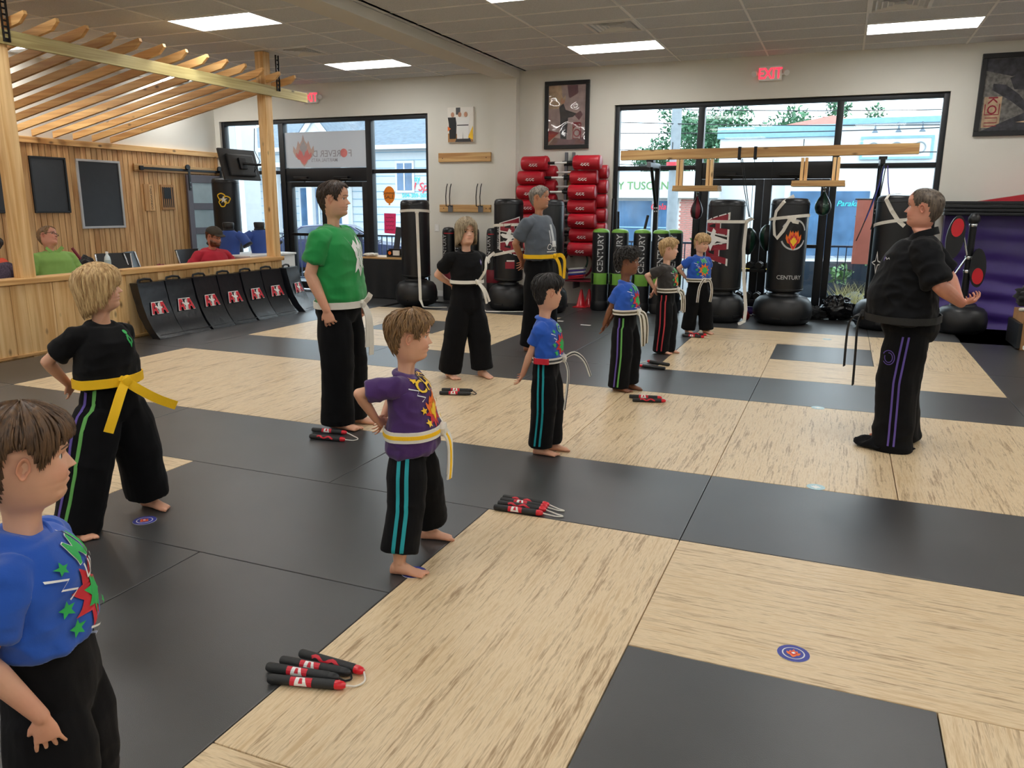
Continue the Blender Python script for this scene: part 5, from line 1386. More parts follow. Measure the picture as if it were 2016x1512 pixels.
HZ = [-.50, -.32, -.20, -.11, -.05, 0, .04, .10, .15, .20, .235, .27, .33, .40, .50, .58, .70, .80, .88, .94, .98, 1.0]
HF = [.07, .08, .09, .105, .145, .272, .335, .358, .345, .366, .36, .374, .368, .364, .358, .385, .398, .375, .31, .22, .125, .0]
HBk = [-.27, -.26, -.255, -.25, -.255, -.265, -.285, -.31, -.335, -.365, -.39, -.41, -.44, -.47, -.495, -.505, -.49, -.44, -.36, -.255, -.145, 0]
HW = [.20, .182, .174, .176, .188, .222, .248, .27, .285, .295, .30, .305, .312, .32, .328, .335, .335, .31, .26, .19, .11, 0]
_pr = np.random.RandomState(3); _pm = _pr.permutation(256); _gr = _pr.normal(size=(256, 3)); _gr /= np.linalg.norm(_gr, axis=1, keepdims=True)
def gn(X, Y, Z):
    """gradient noise on arrays"""
    P3 = np.stack(np.broadcast_arrays(X, Y, Z), -1).astype(float); I = np.floor(P3).astype(int); f = P3 - I; u = f * f * f * (f * (f * 6 - 15) + 10); out = 0
    for dx in (0, 1):
        for dy in (0, 1):
            for dz in (0, 1):
                hsh = _pm[(_pm[(_pm[(I[..., 0] + dx) & 255] + I[..., 1] + dy) & 255] + I[..., 2] + dz) & 255]
                d = ((f - np.array([dx, dy, dz])) * _gr[hsh]).sum(-1)
                out = out + d * (u[..., 0] if dx else 1 - u[..., 0]) * (u[..., 1] if dy else 1 - u[..., 1]) * (u[..., 2] if dz else 1 - u[..., 2])
    return out * 1.25
def _sm(t): t = np.clip(t, 0, 1); return t * t * (3 - 2 * t)
_zd = np.linspace(-.5, 1, 601)
def _smooth_prof(P_, k=9):
    v = np.interp(_zd, HZ, P_); ker = np.hanning(k + 2)[1:-1]; ker /= ker.sum()
    w = np.convolve(np.pad(v, k // 2, 'edge'), ker, 'valid'); s = _sm((1.0 - _zd) / .06); return w * s + v * (1 - s)
_F, _B, _W = _smooth_prof(HF), _smooth_prof(HBk, 13), _smooth_prof(HW, 25)
def head_pts(z, a, kid=0.0, fat=0.0, neck=1.0):
    """z, a arrays -> points in head units (chin 0, crown 1; +Y forward)"""
    f = np.interp(z, _zd, _F); bk = np.interp(z, _zd, _B); w = np.interp(z, _zd, _W)
    low = _sm((.36 - z) / .4)
    w = w * (1 + fat * .16 * low) + kid * .012 * np.exp(-((z - .30) / .12) ** 2)
    nk = _sm((-.02 - z) / .12); w = w * (1 - nk * (1 - neck)); f = f * (1 - nk * (1 - neck)); bk = bk * (1 - nk * (1 - neck))
    f = f - kid * .018 * np.exp(-((z - .06) / .07) ** 2) + fat * .05 * np.exp(-((z + .06) / .07) ** 2)
    s, c = np.sin(a), np.cos(a)
    x = w * np.sign(s) * np.abs(s) ** .92
    y = np.where(c > 0, f, -bk) * np.sign(c) * np.abs(c) ** .90
    fr = _sm(c * 1.6)
    d = np.zeros_like(x)
    t = np.clip((z - .345) / .185, 0, 1); nh = (.118 - .02 * kid) * (1 - t) ** 1.15 * _sm((z - .322) / .035) * (z < .56); sg = .032 + .03 * (1 - t)
    d += nh * np.exp(-(x / sg) ** 2)
    g = lambda x0, z0, sx, sz: np.exp(-((np.abs(x) - x0) / sx) ** 2 - ((z - z0) / sz) ** 2)
    d += .018 * g(.052, .355, .022, .022)
    d += -.040 * g(.14, .50, .075, .045) + .012 * g(.14, .497, .05, .026) + .014 * g(.13, .575, .09, .024)
    g0 = lambda z0, sx, sz: np.exp(-(x / sx) ** 2 - ((z - z0) / sz) ** 2)
    d += .017 * g0(.268, .085, .016) + .017 * g0(.208, .075, .018) - .013 * g0(.238, .09, .008) + .014 * g0(.07, .08, .045)
    d += (.010 + .018 * kid + .015 * fat) * g(.20, .33, .08, .08)
    return np.stack([x, y + d * fr, z], -1)
HRINGS = np.concatenate([np.linspace(-.5, .12, 30), np.linspace(.135, .60, 46), np.linspace(.62, .93, 22), [.95, .965, .978, .988, .995, .999]])
NA = 72
_t = np.linspace(-PI, PI, NA, endpoint=False); HANG = _t - .38 * np.sin(_t)
def head_normals(z, a, **k):
    e = 1e-3
    p = head_pts(z, a, **k); dz = head_pts(np.minimum(z + e, 1), a, **k) - p; da = head_pts(z, a + e, **k) - p
    n = np.cross(da, dz); n /= (np.linalg.norm(n, axis=-1, keepdims=True) + 1e-12)
    s = np.sign((n[..., :2] * np.stack([np.sin(a), np.cos(a)], -1)).sum(-1)); s[s == 0] = 1
    return n * s[..., None]
def remesh(mb, voxel, smooth=4):
    me = mb.mesh('tmp', 'wall'); ob = bpy.data.objects.new('tmp', me); COL.objects.link(ob)
    r = ob.modifiers.new('r', 'REMESH'); r.mode = 'VOXEL'; r.voxel_size = voxel
    if smooth:
        s = ob.modifiers.new('s', 'SMOOTH'); s.factor = .5; s.iterations = smooth
    ev = ob.evaluated_get(bpy.context.evaluated_depsgraph_get()); out = bpy.data.meshes.new_from_object(ev)
    V = np.empty(len(out.vertices) * 3); out.vertices.foreach_get('co', V); V = V.reshape(-1, 3)
    N = np.empty(len(out.vertices) * 3); out.vertices.foreach_get('normal', N); N = N.reshape(-1, 3)
    F = [tuple(p.vertices) for p in out.polygons]
    bpy.data.objects.remove(ob); bpy.data.meshes.remove(me); bpy.data.meshes.remove(out)
    return V, F, N
def add_obj(name, V, F, mats, parent, smooth=180, cols=None):
    me = bpy.data.meshes.new(name); me.from_pydata([tuple(p) for p in V], [], F)
    for mt in (mats if isinstance(mats, list) else [mats]): me.materials.append(M(mt) if isinstance(mt, str) else mt)
    me.polygons.foreach_set('use_smooth', [True] * len(me.polygons))
    if cols is not None:
        at = me.color_attributes.new('Col', 'FLOAT_COLOR', 'POINT'); at.data.foreach_set('color', np.asarray(cols, dtype=np.float32).ravel())
    o = bpy.data.objects.new(name, me); COL.objects.link(o); o.parent = parent
    return o
def loft(mb, rings, n=32, p=2.3):
    """rings: (z, half width, front, back, cx, cy)"""
    V = []; F = []
    for q in rings:
        z, w, f, bk = q[:4]; cx = q[4] if len(q) > 4 else 0; cy = q[5] if len(q) > 5 else 0
        for j in range(n):
            a = 2 * PI * j / n; s, c = math.sin(a), math.cos(a)
            x = w * math.copysign(abs(s) ** (2 / p), s); y = (f if c > 0 else bk) * math.copysign(abs(c) ** (2 / p), c); V.append((cx + x, cy + y, z))
    for i in range(len(rings) - 1):
        for j in range(n): F.append((i * n + j, (i + 1) * n + j, (i + 1) * n + (j + 1) % n, i * n + (j + 1) % n))
    F.append(tuple(range(n))); F.append(tuple(range(len(rings) * n - 1, (len(rings) - 1) * n - 1, -1)))
    return mb.add(V, F)
def cup(mb, pts, rad, n=24, depth=.04, wall=.011):
    """tube whose last end is hollow like a sleeve or trouser hem"""
    P_ = [Vector(p) for p in pts]; d = (P_[-1] - P_[-2]).normalized()
    r_ = list(rad); last = r_[-1]; lr = last if hasattr(last, '__len__') else (last, last)
    inner = (lr[0] - wall, lr[1] - wall)
    mb.tube(P_ + [P_[-1] + d * .002, P_[-1] - d * depth], r_ + [inner, inner], n)
def ik(S, W, l1, l2, pole):
    S, W, pole = Vector(S), Vector(W), Vector(pole); d = W - S; L = d.length; L_ = min(L, (l1 + l2) * .999); u = d.normalized()
    a = (l1 * l1 - l2 * l2 + L_ * L_) / (2 * L_); hgt = math.sqrt(max(l1 * l1 - a * a, 0)); p = pole - u * pole.dot(u); p.normalize()
    return S + u * a + p * hgt
def hand(mb, W, d, palm, side, s, curl=.5, spread=.22, tcurl=.4):
    d = Vector(d).normalized(); palm = Vector(palm); palm = (palm - d * palm.dot(d)).normalized(); t = d.cross(palm) * side
    L = .088 * s; w = .040 * s
    V = []; F = []; n = 14
    for k_, (u, ww, th) in enumerate(((-.02, .022, .017), (.15, .027, .017), (.5, .037, .017), (.85, .040, .014), (1.02, .036, .011))):
        for j in range(n):
            a = 2 * PI * j / n; V.append(Vector(W) + d * (L * u) + t * (ww * s * math.cos(a)) + palm * (th * s * math.sin(a)))
    for i in range(4):
        for j in range(n): F.append((i * n + j, i * n + (j + 1) % n, (i + 1) * n + (j + 1) % n, (i + 1) * n + j))
    F.append(tuple(range(n - 1, -1, -1))); F.append(tuple(range(4 * n, 5 * n)))
    mb.add(V, F)
    for i, (off, ln, rr_) in enumerate(((.033, .072, .0078), (.0115, .080, .0082), (-.0105, .074, .0078), (-.031, .058, .0070))):
        p = Vector(W) + d * (L * .88) + t * (off * s); dd = (d + t * (spread * (1.5 - i) / 1.5)).normalized(); P_ = [p - dd * .01 * s, p]
        for k_, fr in enumerate((.46, .32, .22)):
            a = curl * (k_ + 1) * (.8 + .08 * i); p = p + (dd * math.cos(a) + palm * math.sin(a)) * (ln * s * fr); P_.append(p)
        mb.tube(P_, [rr_ * s * q for q in (1.05, 1.05, 1.0, .92, .62)], 8)
    p = Vector(W) + d * (L * .22) + t * (.022 * s); dd = (d * .72 + t * .62 + palm * .25).normalized(); P_ = [p - dd * .012 * s, p]
    for k_, fr in enumerate((.5, .5)):
        q = (dd + (d - t * .3) * (.35 * k_) + palm * tcurl * .5 * k_).normalized(); p = p + q * (.058 * s * fr); P_.append(p)
    mb.tube(P_, [.0125 * s, .012 * s, .0105 * s, .007 * s], 8)
def foot(mb, A, yaw, s, ground):
    """A ankle; s length 1 = adult 0.26 m"""
    Rz = Mrot(yaw, 'Z'); o = Vector((A[0], A[1], ground))
    def g(x, y, z): return tuple(o + (Rz @ Vector((x * s, y * s, z * s))))
    sec = [(-.065, .022, .028), (-.05, .032, .04), (.0, .034, .044), (.05, .037, .036), (.10, .043, .026), (.145, .046, .018), (.165, .043, .013)]
    V = []; F = []; n = 16
    for y, w, t in sec:
        for j in range(n):
            a = 2 * PI * j / n; V.append(g(w * math.cos(a) + (.006 if y > .05 else 0), y, max(t + t * math.sin(a) * 1.02, .002)))
    for i in range(len(sec) - 1):
        for j in range(n): F.append((i * n + j, i * n + (j + 1) % n, (i + 1) * n + (j + 1) % n, (i + 1) * n + j))
    F.append(tuple(range(n - 1, -1, -1))); F.append(tuple(range((len(sec) - 1) * n, len(sec) * n))); mb.add(V, F)
    mb.tube([g(0, -.015, .035), g(0, -.012, .085), g(0, -.01, .16)], [.036 * s, .031 * s, .035 * s], 14)
    mb.tube([g(0, .0, .07), g(0, .05, .05), g(0, .1, .03)], [.03 * s, .028 * s, .02 * s], 10)
    return g
def toes(mb, g, s, inner):
    for i in range(5):
        x = (.034 - .0175 * i) * inner; y0 = .155 - .008 * abs(i - .5); L = (.042, .036, .031, .026, .02)[i]; r_ = (.0135, .0095, .009, .0085, .0085)[i]
        mb.tube([g(x, y0 - .02, .016), g(x * 1.05, y0 + L * .5, .0155), g(x * 1.05, y0 + L, .011)], [r_ * s, r_ * s, r_ * s * .6], 8)
class Rec: pass
def person(label, loc, heading, H, hh, skin, hair, shirt, pants='trousers', kid=0.0, fat=0.0, chest=None, waist=None, hip=None, sw=None, legs=None, arms=None, hyaw=0, hpitch=0, hroll=0,
           zhem=None, ztop=None, sleeve=.62, voxel=.006, lean=0.0, tucked=False, bulge=0.0, sit=False, hemz=.05, legw=None, crease=1.0, stub=0.0, belly=None, hipf=None, toeout=6, neckw=1.0, hairgrow=1.0, brow='hair_darkbrown', mouth=0.0, name='person', face=True, cuffpool=0.0, armr=1.0):
    P_ = Rec(); s = H / 1.75 if not sit else 1.0
    ks = s if not kid else s * 1.04
    t = thing(name, label, 'person', (loc[0], loc[1], loc[2] if len(loc) > 2 else 0), R(heading - 90)); P_.root = t
    zs = H - hh * 1.43; zn = H - hh * 1.31; hipz = (hipf if hipf else (.47 if kid else .50)) * H
    if sit: hipz = H - hh * 3.7
    sw = sw if sw else (.155 * s if kid else .178 * s)
    chest = chest or (.20 * s, .125 * s, .115 * s); waist = waist or (.185 * s, .12 * s, .105 * s); hip = hip or (.19 * s, .12 * s, .125 * s)
    zw = hipz + (zs - hipz) * .30; zhem = zhem if zhem is not None else hipz - .02 * s; ztop = ztop if ztop is not None else hipz + .14 * s
    P_.zs, P_.hipz, P_.zw, P_.s, P_.zhem, P_.ztop = zs, hipz, zw, s, zhem, ztop
    Lm = Matrix.Identity(4)
    if lean:
        Lm = Mloc(0, 0, hipz) @ Mrot(R(-lean), 'X') @ Mloc(0, 0, -hipz)
    P_.Lm = Lm
    # ---- joints
    l1, l2 = .168 * H if not sit else .30, .150 * H if not sit else .265
    if kid: l1, l2 = .160 * H, .142 * H
    ar = armr * (s * .95 if not kid else s * .98); J = {}
    legs = legs or {}
    for sd, sg in (('R', 1), ('L', -1)):
        S = Lm @ Vector((sg * sw, -.005 * s, zs - .012 * s)); q = (arms or {}).get(sd, {})
        W = q.get('w', (sg * .03 * s, -(waist[2] + .045 * s), hipz + .10 * H)); pole = q.get('pole', (sg * .85, -.55, -.1))
        E = ik(S, W, l1, l2, pole); W = Vector(E) + (Vector(W) - Vector(E)).normalized() * l2
        hd = q.get('hd', (-sg * .75, -.05, -.55)); pn = q.get('pn', (0, -1, 0)); J[sd] = (S, E, W, Vector(hd), Vector(pn), q.get('curl', .45))
        fx = legs.get(sd, (sg * .085 * s, 0, 0)); hx = sg * hip[0] * .46
        if sit: K = Vector((sg * .14, .42, hipz + .01)); A = Vector((sg * .15, .45, .09)); yaw = 0
        else:
            A = Vector((fx[0], fx[1], .075 * s)); K = (Vector((hx, 0, hipz)) + A) / 2 + Vector((0, .02 * s, .02 * s)); yaw = R(-sg * toeout) + (fx[2] if len(fx) > 2 else 0)
        J['leg' + sd] = (Vector((hx, 0, hipz)), K, A, yaw)
    P_.J = J
    # ---- body: head and neck, arms with hands, legs with feet as one surface
    mb = MB()
    loft(mb, [(hipz - .04 * s, hip[0] * .8, hip[1] * .75, hip[2] * .75), (zw, waist[0] * .82, waist[1] * .8, waist[2] * .8), ((zw + zs) / 2, chest[0] * .8, chest[1] * .8, chest[2] * .8), (zs - .03 * s, sw * .82, chest[1] * .45, chest[2] * .55), (zs - .005 * s, sw * .4, .03 * s, .06 * s)], 20)
    mb.v = [tuple(Lm @ Vector(p)) for p in mb.v]
    for sd, sg in (('R', 1), ('L', -1)):
        S, E, W, hd, pn, cl = J[sd]
        mb.tube([S, (S * .6 + E * .4), E], [.047 * ar, .045 * ar, .037 * ar], 14)
        mb.sphere(E, .0375 * ar, 12, 8)
        mb.tube([E, E * .75 + W * .25, E * .35 + W * .65, W], [.037 * ar, .041 * ar, .033 * ar, (.026 * ar, .026 * ar)], 14)
        mb.sphere(W, .026 * ar, 10, 7)
        hand(mb, W, hd, pn, -sg, ks * (.92 if kid else 1.0), cl)
        a, K, A, yaw = J['leg' + sd]
        mb.tube([a, (a + K) / 2, K], [.075 * s, .068 * s, .05 * s], 14); mb.sphere(K, .05 * s, 10, 8)
        mb.tube([K, K * .7 + A * .3, A], [.05 * s, .054 * s, .036 * s], 14)
        if not sit:
            fs = ks * (.98 if kid else 1.0); g = foot(mb, A, yaw, fs, 0.0); toes(mb, g, fs, -sg)
        else: foot(mb, A, yaw, 1.0, 0.0)
    V, F, N = remesh(mb, voxel * .78, 2)
    base = np.array(skin); cols = np.tile(np.append(base, 1.0), (len(V), 1))
    for sd in 'RL':   # warmer knuckles and toes
        W = np.array(J[sd][2]); dd = np.linalg.norm(V - W, axis=1); cols[:, :3] *= (1 - .10 * _sm((.16 * s - dd) / (.1 * s))[:, None] * np.array([0, .9, 1.0]))
    if not sit: cols[:, :3] *= 1 - (.12 * _sm((.05 - V[:, 2]) / .05))[:, None] * np.array([0, .8, .9])
    # head
    zz, aa = np.meshgrid(HRINGS, HANG, indexing='ij'); kw = dict(kid=kid, fat=fat, neck=neckw)
    hp = head_pts(zz, aa, **kw)
    nz_ = gn(hp[..., 0] * 3 + H * 9, hp[..., 1] * 3, hp[..., 2] * 3) * .006; hp[..., 0] *= (1 + nz_); 
    def place(p):
        """head units -> person space, with the neck twisting gradually"""
        p = np.asarray(p, float); w = _sm((p[..., 2] + .42) / .42)
        y, pi_, ro = R(hyaw) * w, R(hpitch) * _sm((p[..., 2] + .22) / .3), R(hroll) * w
        x, yy, z = p[..., 0] * hh, p[..., 1] * hh, p[..., 2] * hh
        py = -.10 * hh; pz = -.02 * hh
        y0, z0 = yy - py, z - pz; c, s_ = np.cos(pi_), np.sin(pi_); yy, z = y0 * c - z0 * s_ + py, y0 * s_ + z0 * c + pz
        c, s_ = np.cos(ro), np.sin(ro); x, z = x * c + z * s_, -x * s_ + z * c
        c, s_ = np.cos(y), np.sin(y); y1 = yy + .08 * hh; x, yy = x * c - y1 * s_, x * s_ + y1 * c - .08 * hh
        q = np.stack([x, yy + .02 * hh, z + (H - hh)], -1)
        if lean:
            m = np.array(Lm); q = q @ m[:3, :3].T + m[:3, 3]
        return q
    P_.place = place
    HV = place(hp).reshape(-1, 3); nr, na = zz.shape; o = len(V)
    HFc = [(o + i * na + j, o + i * na + (j + 1) % na, o + (i + 1) * na + (j + 1) % na, o + (i + 1) * na + j) for i in range(nr - 1) for j in range(na)]
    HFc = [tuple(f[::-1]) for f in HFc] + [tuple(o + (nr - 1) * na + j for j in range(na - 1, -1, -1))]
    x, z, c = hp[..., 0].ravel(), hp[..., 2].ravel(), np.cos(aa).ravel()
    hc = np.tile(base, (len(x), 1)); fr = _sm(c * 2)
    lip = np.exp(-(x / .10) ** 4) * (np.exp(-((z - .262) / .018) ** 2) + np.exp(-((z - .213) / .018) ** 2)) * fr; lip = np.clip(lip, 0, 1)[:, None]
    hc = hc * (1 - .62 * lip) + .62 * lip * (base * np.array([.86, .52, .52]))
    chk = (np.exp(-((np.abs(x) - .19) / .09) ** 2 - ((z - .34) / .09) ** 2) * fr)[:, None]; hc *= 1 - chk * np.array([0, .10, .10])
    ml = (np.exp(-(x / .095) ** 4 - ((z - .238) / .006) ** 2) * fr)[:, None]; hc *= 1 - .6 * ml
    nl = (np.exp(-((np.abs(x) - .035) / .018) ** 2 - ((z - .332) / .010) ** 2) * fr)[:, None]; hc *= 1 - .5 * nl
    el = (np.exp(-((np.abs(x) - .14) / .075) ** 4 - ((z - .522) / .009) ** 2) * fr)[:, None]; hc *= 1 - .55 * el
    if stub:
        sb = stub * _sm((.38 - z) / .20) * _sm((z + .02) / .06) * _sm((c + .25) / .35) * (1 - lip[:, 0]); hc *= 1 - sb[:, None] * np.array([.45, .42, .36])
    V = np.vstack([V, HV]); F = F + HFc; cols = np.vstack([cols, np.column_stack([hc, np.ones(len(hc))])])
    # ears
    for sg in (1, -1):
        ez, ey = .455, -.045; ex = float(np.interp(ez, _zd, _W)) * (1 + .0) - .012; rr_ = [0, .35, .62, .82, .96, 1.0, .9, .6]; hg = [.008, .004, .016, .036, .040, .026, .004, -.03]; n = 22; EV = []; EF = []
        for r_, h_ in zip(rr_, hg):
            for j in range(n):
                a = 2 * PI * j / n; u, v = r_ * .068 * math.cos(a), r_ * .122 * math.sin(a) * (1.0 if math.sin(a) > 0 else .95); u *= (1.0 if math.sin(a) > -.3 else .75)
                hh2 = h_ + (.020 if u < 0 else -.012) * (abs(u) / .068); EV.append((sg * (ex + hh2 + .006), ey + u - v * -.12, ez + v))
        for i in range(len(rr_) - 1):
            for j in range(n):
                f = (i * n + j, i * n + (j + 1) % n, (i + 1) * n + (j + 1) % n, (i + 1) * n + j); EF.append(f if sg > 0 else f[::-1])
        o = len(V); V = np.vstack([V, place(np.array(EV))]); F = F + [tuple(q + o for q in f) for f in EF]
        ec = np.tile(np.append(base * np.array([1.0, .84, .80]), 1.0), (len(EV), 1)); ec[:n * 3, :3] *= .8; cols = np.vstack([cols, ec])
    P_.body = add_obj('body', V, F, SK, t, cols=cols)
    # ---- eyes and brows
    if face:
        for sg in (1, -1):
            b = MB(); V2 = []; r_ = .060; fc = float(head_pts(np.array([.5]), np.array([math.asin(.14 / .33)]), **kw)[0, 1]); c0 = np.array([sg * .14, fc - r_ * .72, .497])
            n, m_ = 16, 10; VV = []; FF = []; MI = []
            gd = np.array([sg * .15, 1.0, -.02]); gd = Vector(gd).normalized(); u = gd.cross(Vector((0, 0, 1))).normalized(); w = u.cross(gd)
            for i in range(m_ + 1):
                th = PI * .62 * i / m_
                for j in range(n): a = 2 * PI * j / n; VV.append(c0 + r_ * np.array(gd * math.cos(th) + (u * math.cos(a) + w * math.sin(a)) * math.sin(th)))
            for i in range(m_):
                for j in range(n): b.mat(2 if i < 1 else (1 if i < 3 else 0)); FF.append((i * n + j, (i + 1) * n + j, (i + 1) * n + (j + 1) % n, i * n + (j + 1) % n)); MI.append(b.cur)
            b.v = [tuple(p) for p in place(np.array(VV))]; b.f = FF; b.mi = MI
            b.build('eye', ['eye_white', 'eye_iris', 'eye_pupil'], t, smooth=180)
            n = 9; q = np.linspace(.055, .235, n); az = np.arcsin(np.clip(q / .345, -1, 1)); zt = .578 + .022 * np.sin(np.linspace(.3, PI * .95, n)); BV = []; BF = []
            for k_ in range(n):
                hgt = .012 * (1 - .5 * k_ / n)
                for dz, e in ((-hgt, .004), (0, .014), (hgt, .004)):
                    pp = head_pts(np.array([zt[k_] + dz]), np.array([sg * az[k_]]), **kw)[0]; BV.append(pp + np.array([0, e, 0]))
            for k_ in range(n - 1):
                for m_ in range(2): f = (k_ * 3 + m_, k_ * 3 + m_ + 1, (k_ + 1) * 3 + m_ + 1, (k_ + 1) * 3 + m_); BF.append(f if sg < 0 else f[::-1])
            add_obj('eyebrow', place(np.array(BV)), BF, brow, t)
    if hair: make_hair(P_, t, hair, kw, hh)
    # ---- trousers
    lw = legw or (.088 * s, .082 * s, .085 * s); mb = MB()
    loft(mb, [(hipz - .10 * s, hip[0] * .72, hip[1] * .86, hip[2] * .86), (hipz - .03 * s, hip[0] * .98, hip[1], hip[2]), (hipz + .05 * s, hip[0] * .97, hip[1] * 1.0, hip[2] * .98), (max(ztop - .02, hipz + .07 * s), waist[0] * 1.0, waist[1] * 1.0, waist[2] * 1.0), (max(ztop, hipz + .08 * s), waist[0] * .97, waist[1] * .97, waist[2] * .97)], 30)
    for sd, sg in (('R', 1), ('L', -1)):
        a, K, A, yaw = J['leg' + sd]; hz = hemz[sd] if isinstance(hemz, dict) else hemz
        e = A + (A - K).normalized() * 0; e.z = hz if not sit else .12
        pts = [a + Vector((0, 0, .05 * s)), a - Vector((0, 0, .03 * s)), (a + K) / 2, K, K * .5 + e * .5, e]
        cup(mb, pts, [lw[0] * .5, lw[0] * .86, lw[0], lw[1], (lw[1] + lw[2]) / 2, lw[2]], 22, .05 * s, .012)
    V, F, N = remesh(mb, voxel * 1.15, 6)
    f0 = 1.0 / s; X, Y, Z = V.T * f0
    D = .013 * gn(X * 6, Y * 6, Z * 2.2 + H * 7) + .007 * gn(X * 13, Y * 13, Z * 7)
    lo = np.clip(1 - (V[:, 2] - hemz_min(hemz)) / (.30 * s), 0, 1) if not sit else np.zeros(len(V))
    rid = 1 - 2 * np.abs(gn(X * 4 + 9, Y * 4, Z * 9 + H * 3)); D += lo * (.010 + .012 * cuffpool) * rid
    kn = np.exp(-((V[:, 2] - .27 * H) / (.10 * s)) ** 2); D += .006 * kn * (1 - 2 * np.abs(gn(X * 5, Y * 5 + 4, Z * 11)))
    up = np.exp(-((V[:, 2] - hipz) / (.10 * s)) ** 2); D += .007 * up * (1 - 2 * np.abs(gn(X * 9, Y * 9, Z * 5 + 2)))
    V = V + N * (D * s * crease)[:, None]
    P_.pants = add_obj('trousers', V, F, pants, t); P_.pV, P_.pF = V, F; P_.pT = BVHTree.FromPolygons([tuple(p) for p in V], F)
    # ---- shirt
    mb = MB(); bz = zhem
    rr_ = [(bz, waist[0] * 1.06, waist[1] * 1.06 + bulge * .3, waist[2] * 1.06), (bz + .04 * s, waist[0] * 1.12, waist[1] * 1.12 + bulge * .8, waist[2] * 1.10), (bz + (zs - bz) * .35, waist[0] * 1.1 + .003, waist[1] * 1.08 + bulge, waist[2] * 1.08),
           (bz + (zs - bz) * .62, (chest[0] + waist[0]) * .53, chest[1] * 1.02 + bulge * .6, chest[2] * 1.03), (zs - .085 * s, chest[0] * .98, chest[1] * 1.03 + bulge * .15, chest[2] * 1.05), (zs - .02 * s, sw * .98, chest[1] * .80, chest[2] * .95), (zs + .016 * s, sw * .84, chest[1] * .58, chest[2] * .82), (zs + .030 * s, sw * .66, chest[1] * .42, chest[2] * .72), (zn - .002 * s, hh * .33 * neckw, hh * .20, hh * .36), (zn + .012 * s, hh * .25 * neckw, hh * .15, hh * .315)]
    loft(mb, rr_, 34, 2.4)
    for i_, k_ in ((-1, .62), (-2, .50), (-3, .25)):   # neckline slopes down to the front
        o_ = (len(rr_) + i_) * 34
        for j in range(34): q = mb.v[o_ + j]; mb.v[o_ + j] = (q[0], q[1], q[2] - (k_ if q[1] > 0 else k_ * .12) * q[1])
    mb.v = [tuple(Lm @ Vector(p)) for p in mb.v]
    for sd, sg in (('R', 1), ('L', -1)):
        S, E = J[sd][0], J[sd][1]; d = (E - S); q = S + d * sleeve; r0 = .056 * ar + .008 * s; S0 = S + Vector((-sg * .04 * s, 0, -.02 * s))
        cup(mb, [S0, S + d * .16, S + d * (sleeve * .6), q], [r0 * 1.02, r0 * 1.03, r0 * 1.02, r0 * 1.08], 20, .05 * s, .011)
    V, F, N = remesh(mb, voxel * 1.1, 6); X, Y, Z = V.T * f0
    lo = np.clip(1 - (V[:, 2] - bz) / (.26 * s), 0, 1); rd = lambda *q: 1 - 2 * np.abs(gn(*q))
    D = .010 * gn(X * 7, Y * 7, Z * 4 + H * 5) + .005 * rd(X * 6 + Z * 3, Y * 6, Z * 9 + H) + lo * (.007 * rd(X * 9, Y * 9, Z * 6 + 3) + .006 * gn(X * 16, Y * 16, Z * 6))
    sl = _sm((np.abs(V[:, 0]) - sw * .95) / (.05 * s)); D += sl * .007 * rd(X * 8, Y * 10 + 7, Z * 12)
    V = V + N * (D * s * crease * 1.6)[:, None]
    P_.shirt = add_obj('shirt', V, F, shirt, t); P_.sT = BVHTree.FromPolygons([tuple(p) for p in V], F)
    b = MB(); n = 30; cz = zn + .004 * s; pts = []
    for j in range(n):
        a = 2 * PI * j / n; w = hh * (.262) * neckw; y_ = (hh * .165 if math.cos(a) > 0 else hh * .325) * math.cos(a); pts.append(Lm @ Vector((w * math.sin(a), y_, cz - (.62 if y_ > 0 else .08) * y_)))
    b.tube(pts, [(.006 * s + .0015)] * n, 8, closed=True); b.build('collar', shirt, t, smooth=180)
    return P_
def hemz_min(h): return min(h.values()) if isinstance(h, dict) else h

STY = {   # hairlines: |angle| from the front in degrees -> lower edge
 'boy': [(0, .70), (20, .71), (38, .69), (55, .62), (68, .50), (76, .42), (82, .58), (90, .67), (104, .67), (114, .54), (124, .25), (145, .10), (180, .06)],
 'short': [(0, .80), (20, .80), (38, .76), (55, .66), (68, .54), (76, .44), (82, .56), (90, .63), (104, .63), (114, .52), (124, .28), (145, .13), (180, .10)],
 'recede': [(0, .80), (14, .82), (32, .87), (48, .78), (62, .62), (76, .42), (82, .56), (90, .62), (104, .62), (114, .50), (124, .25), (145, .10), (180, .07)],
 'bald': [(0, .92), (20, .92), (45, .88), (60, .74), (70, .58), (76, .48), (84, .58), (92, .62), (104, .62), (114, .50), (124, .28), (145, .13), (180, .10)],
 'long': [(0, .66), (20, .64), (38, .55), (55, .44), (68, .32), (80, .20), (100, .10), (120, .02), (150, -.06), (180, -.08)],
 'bob': [(0, .80), (14, .78), (30, .62), (46, .40), (58, .20), (75, .08), (100, .0), (130, -.06), (180, -.10)],
}
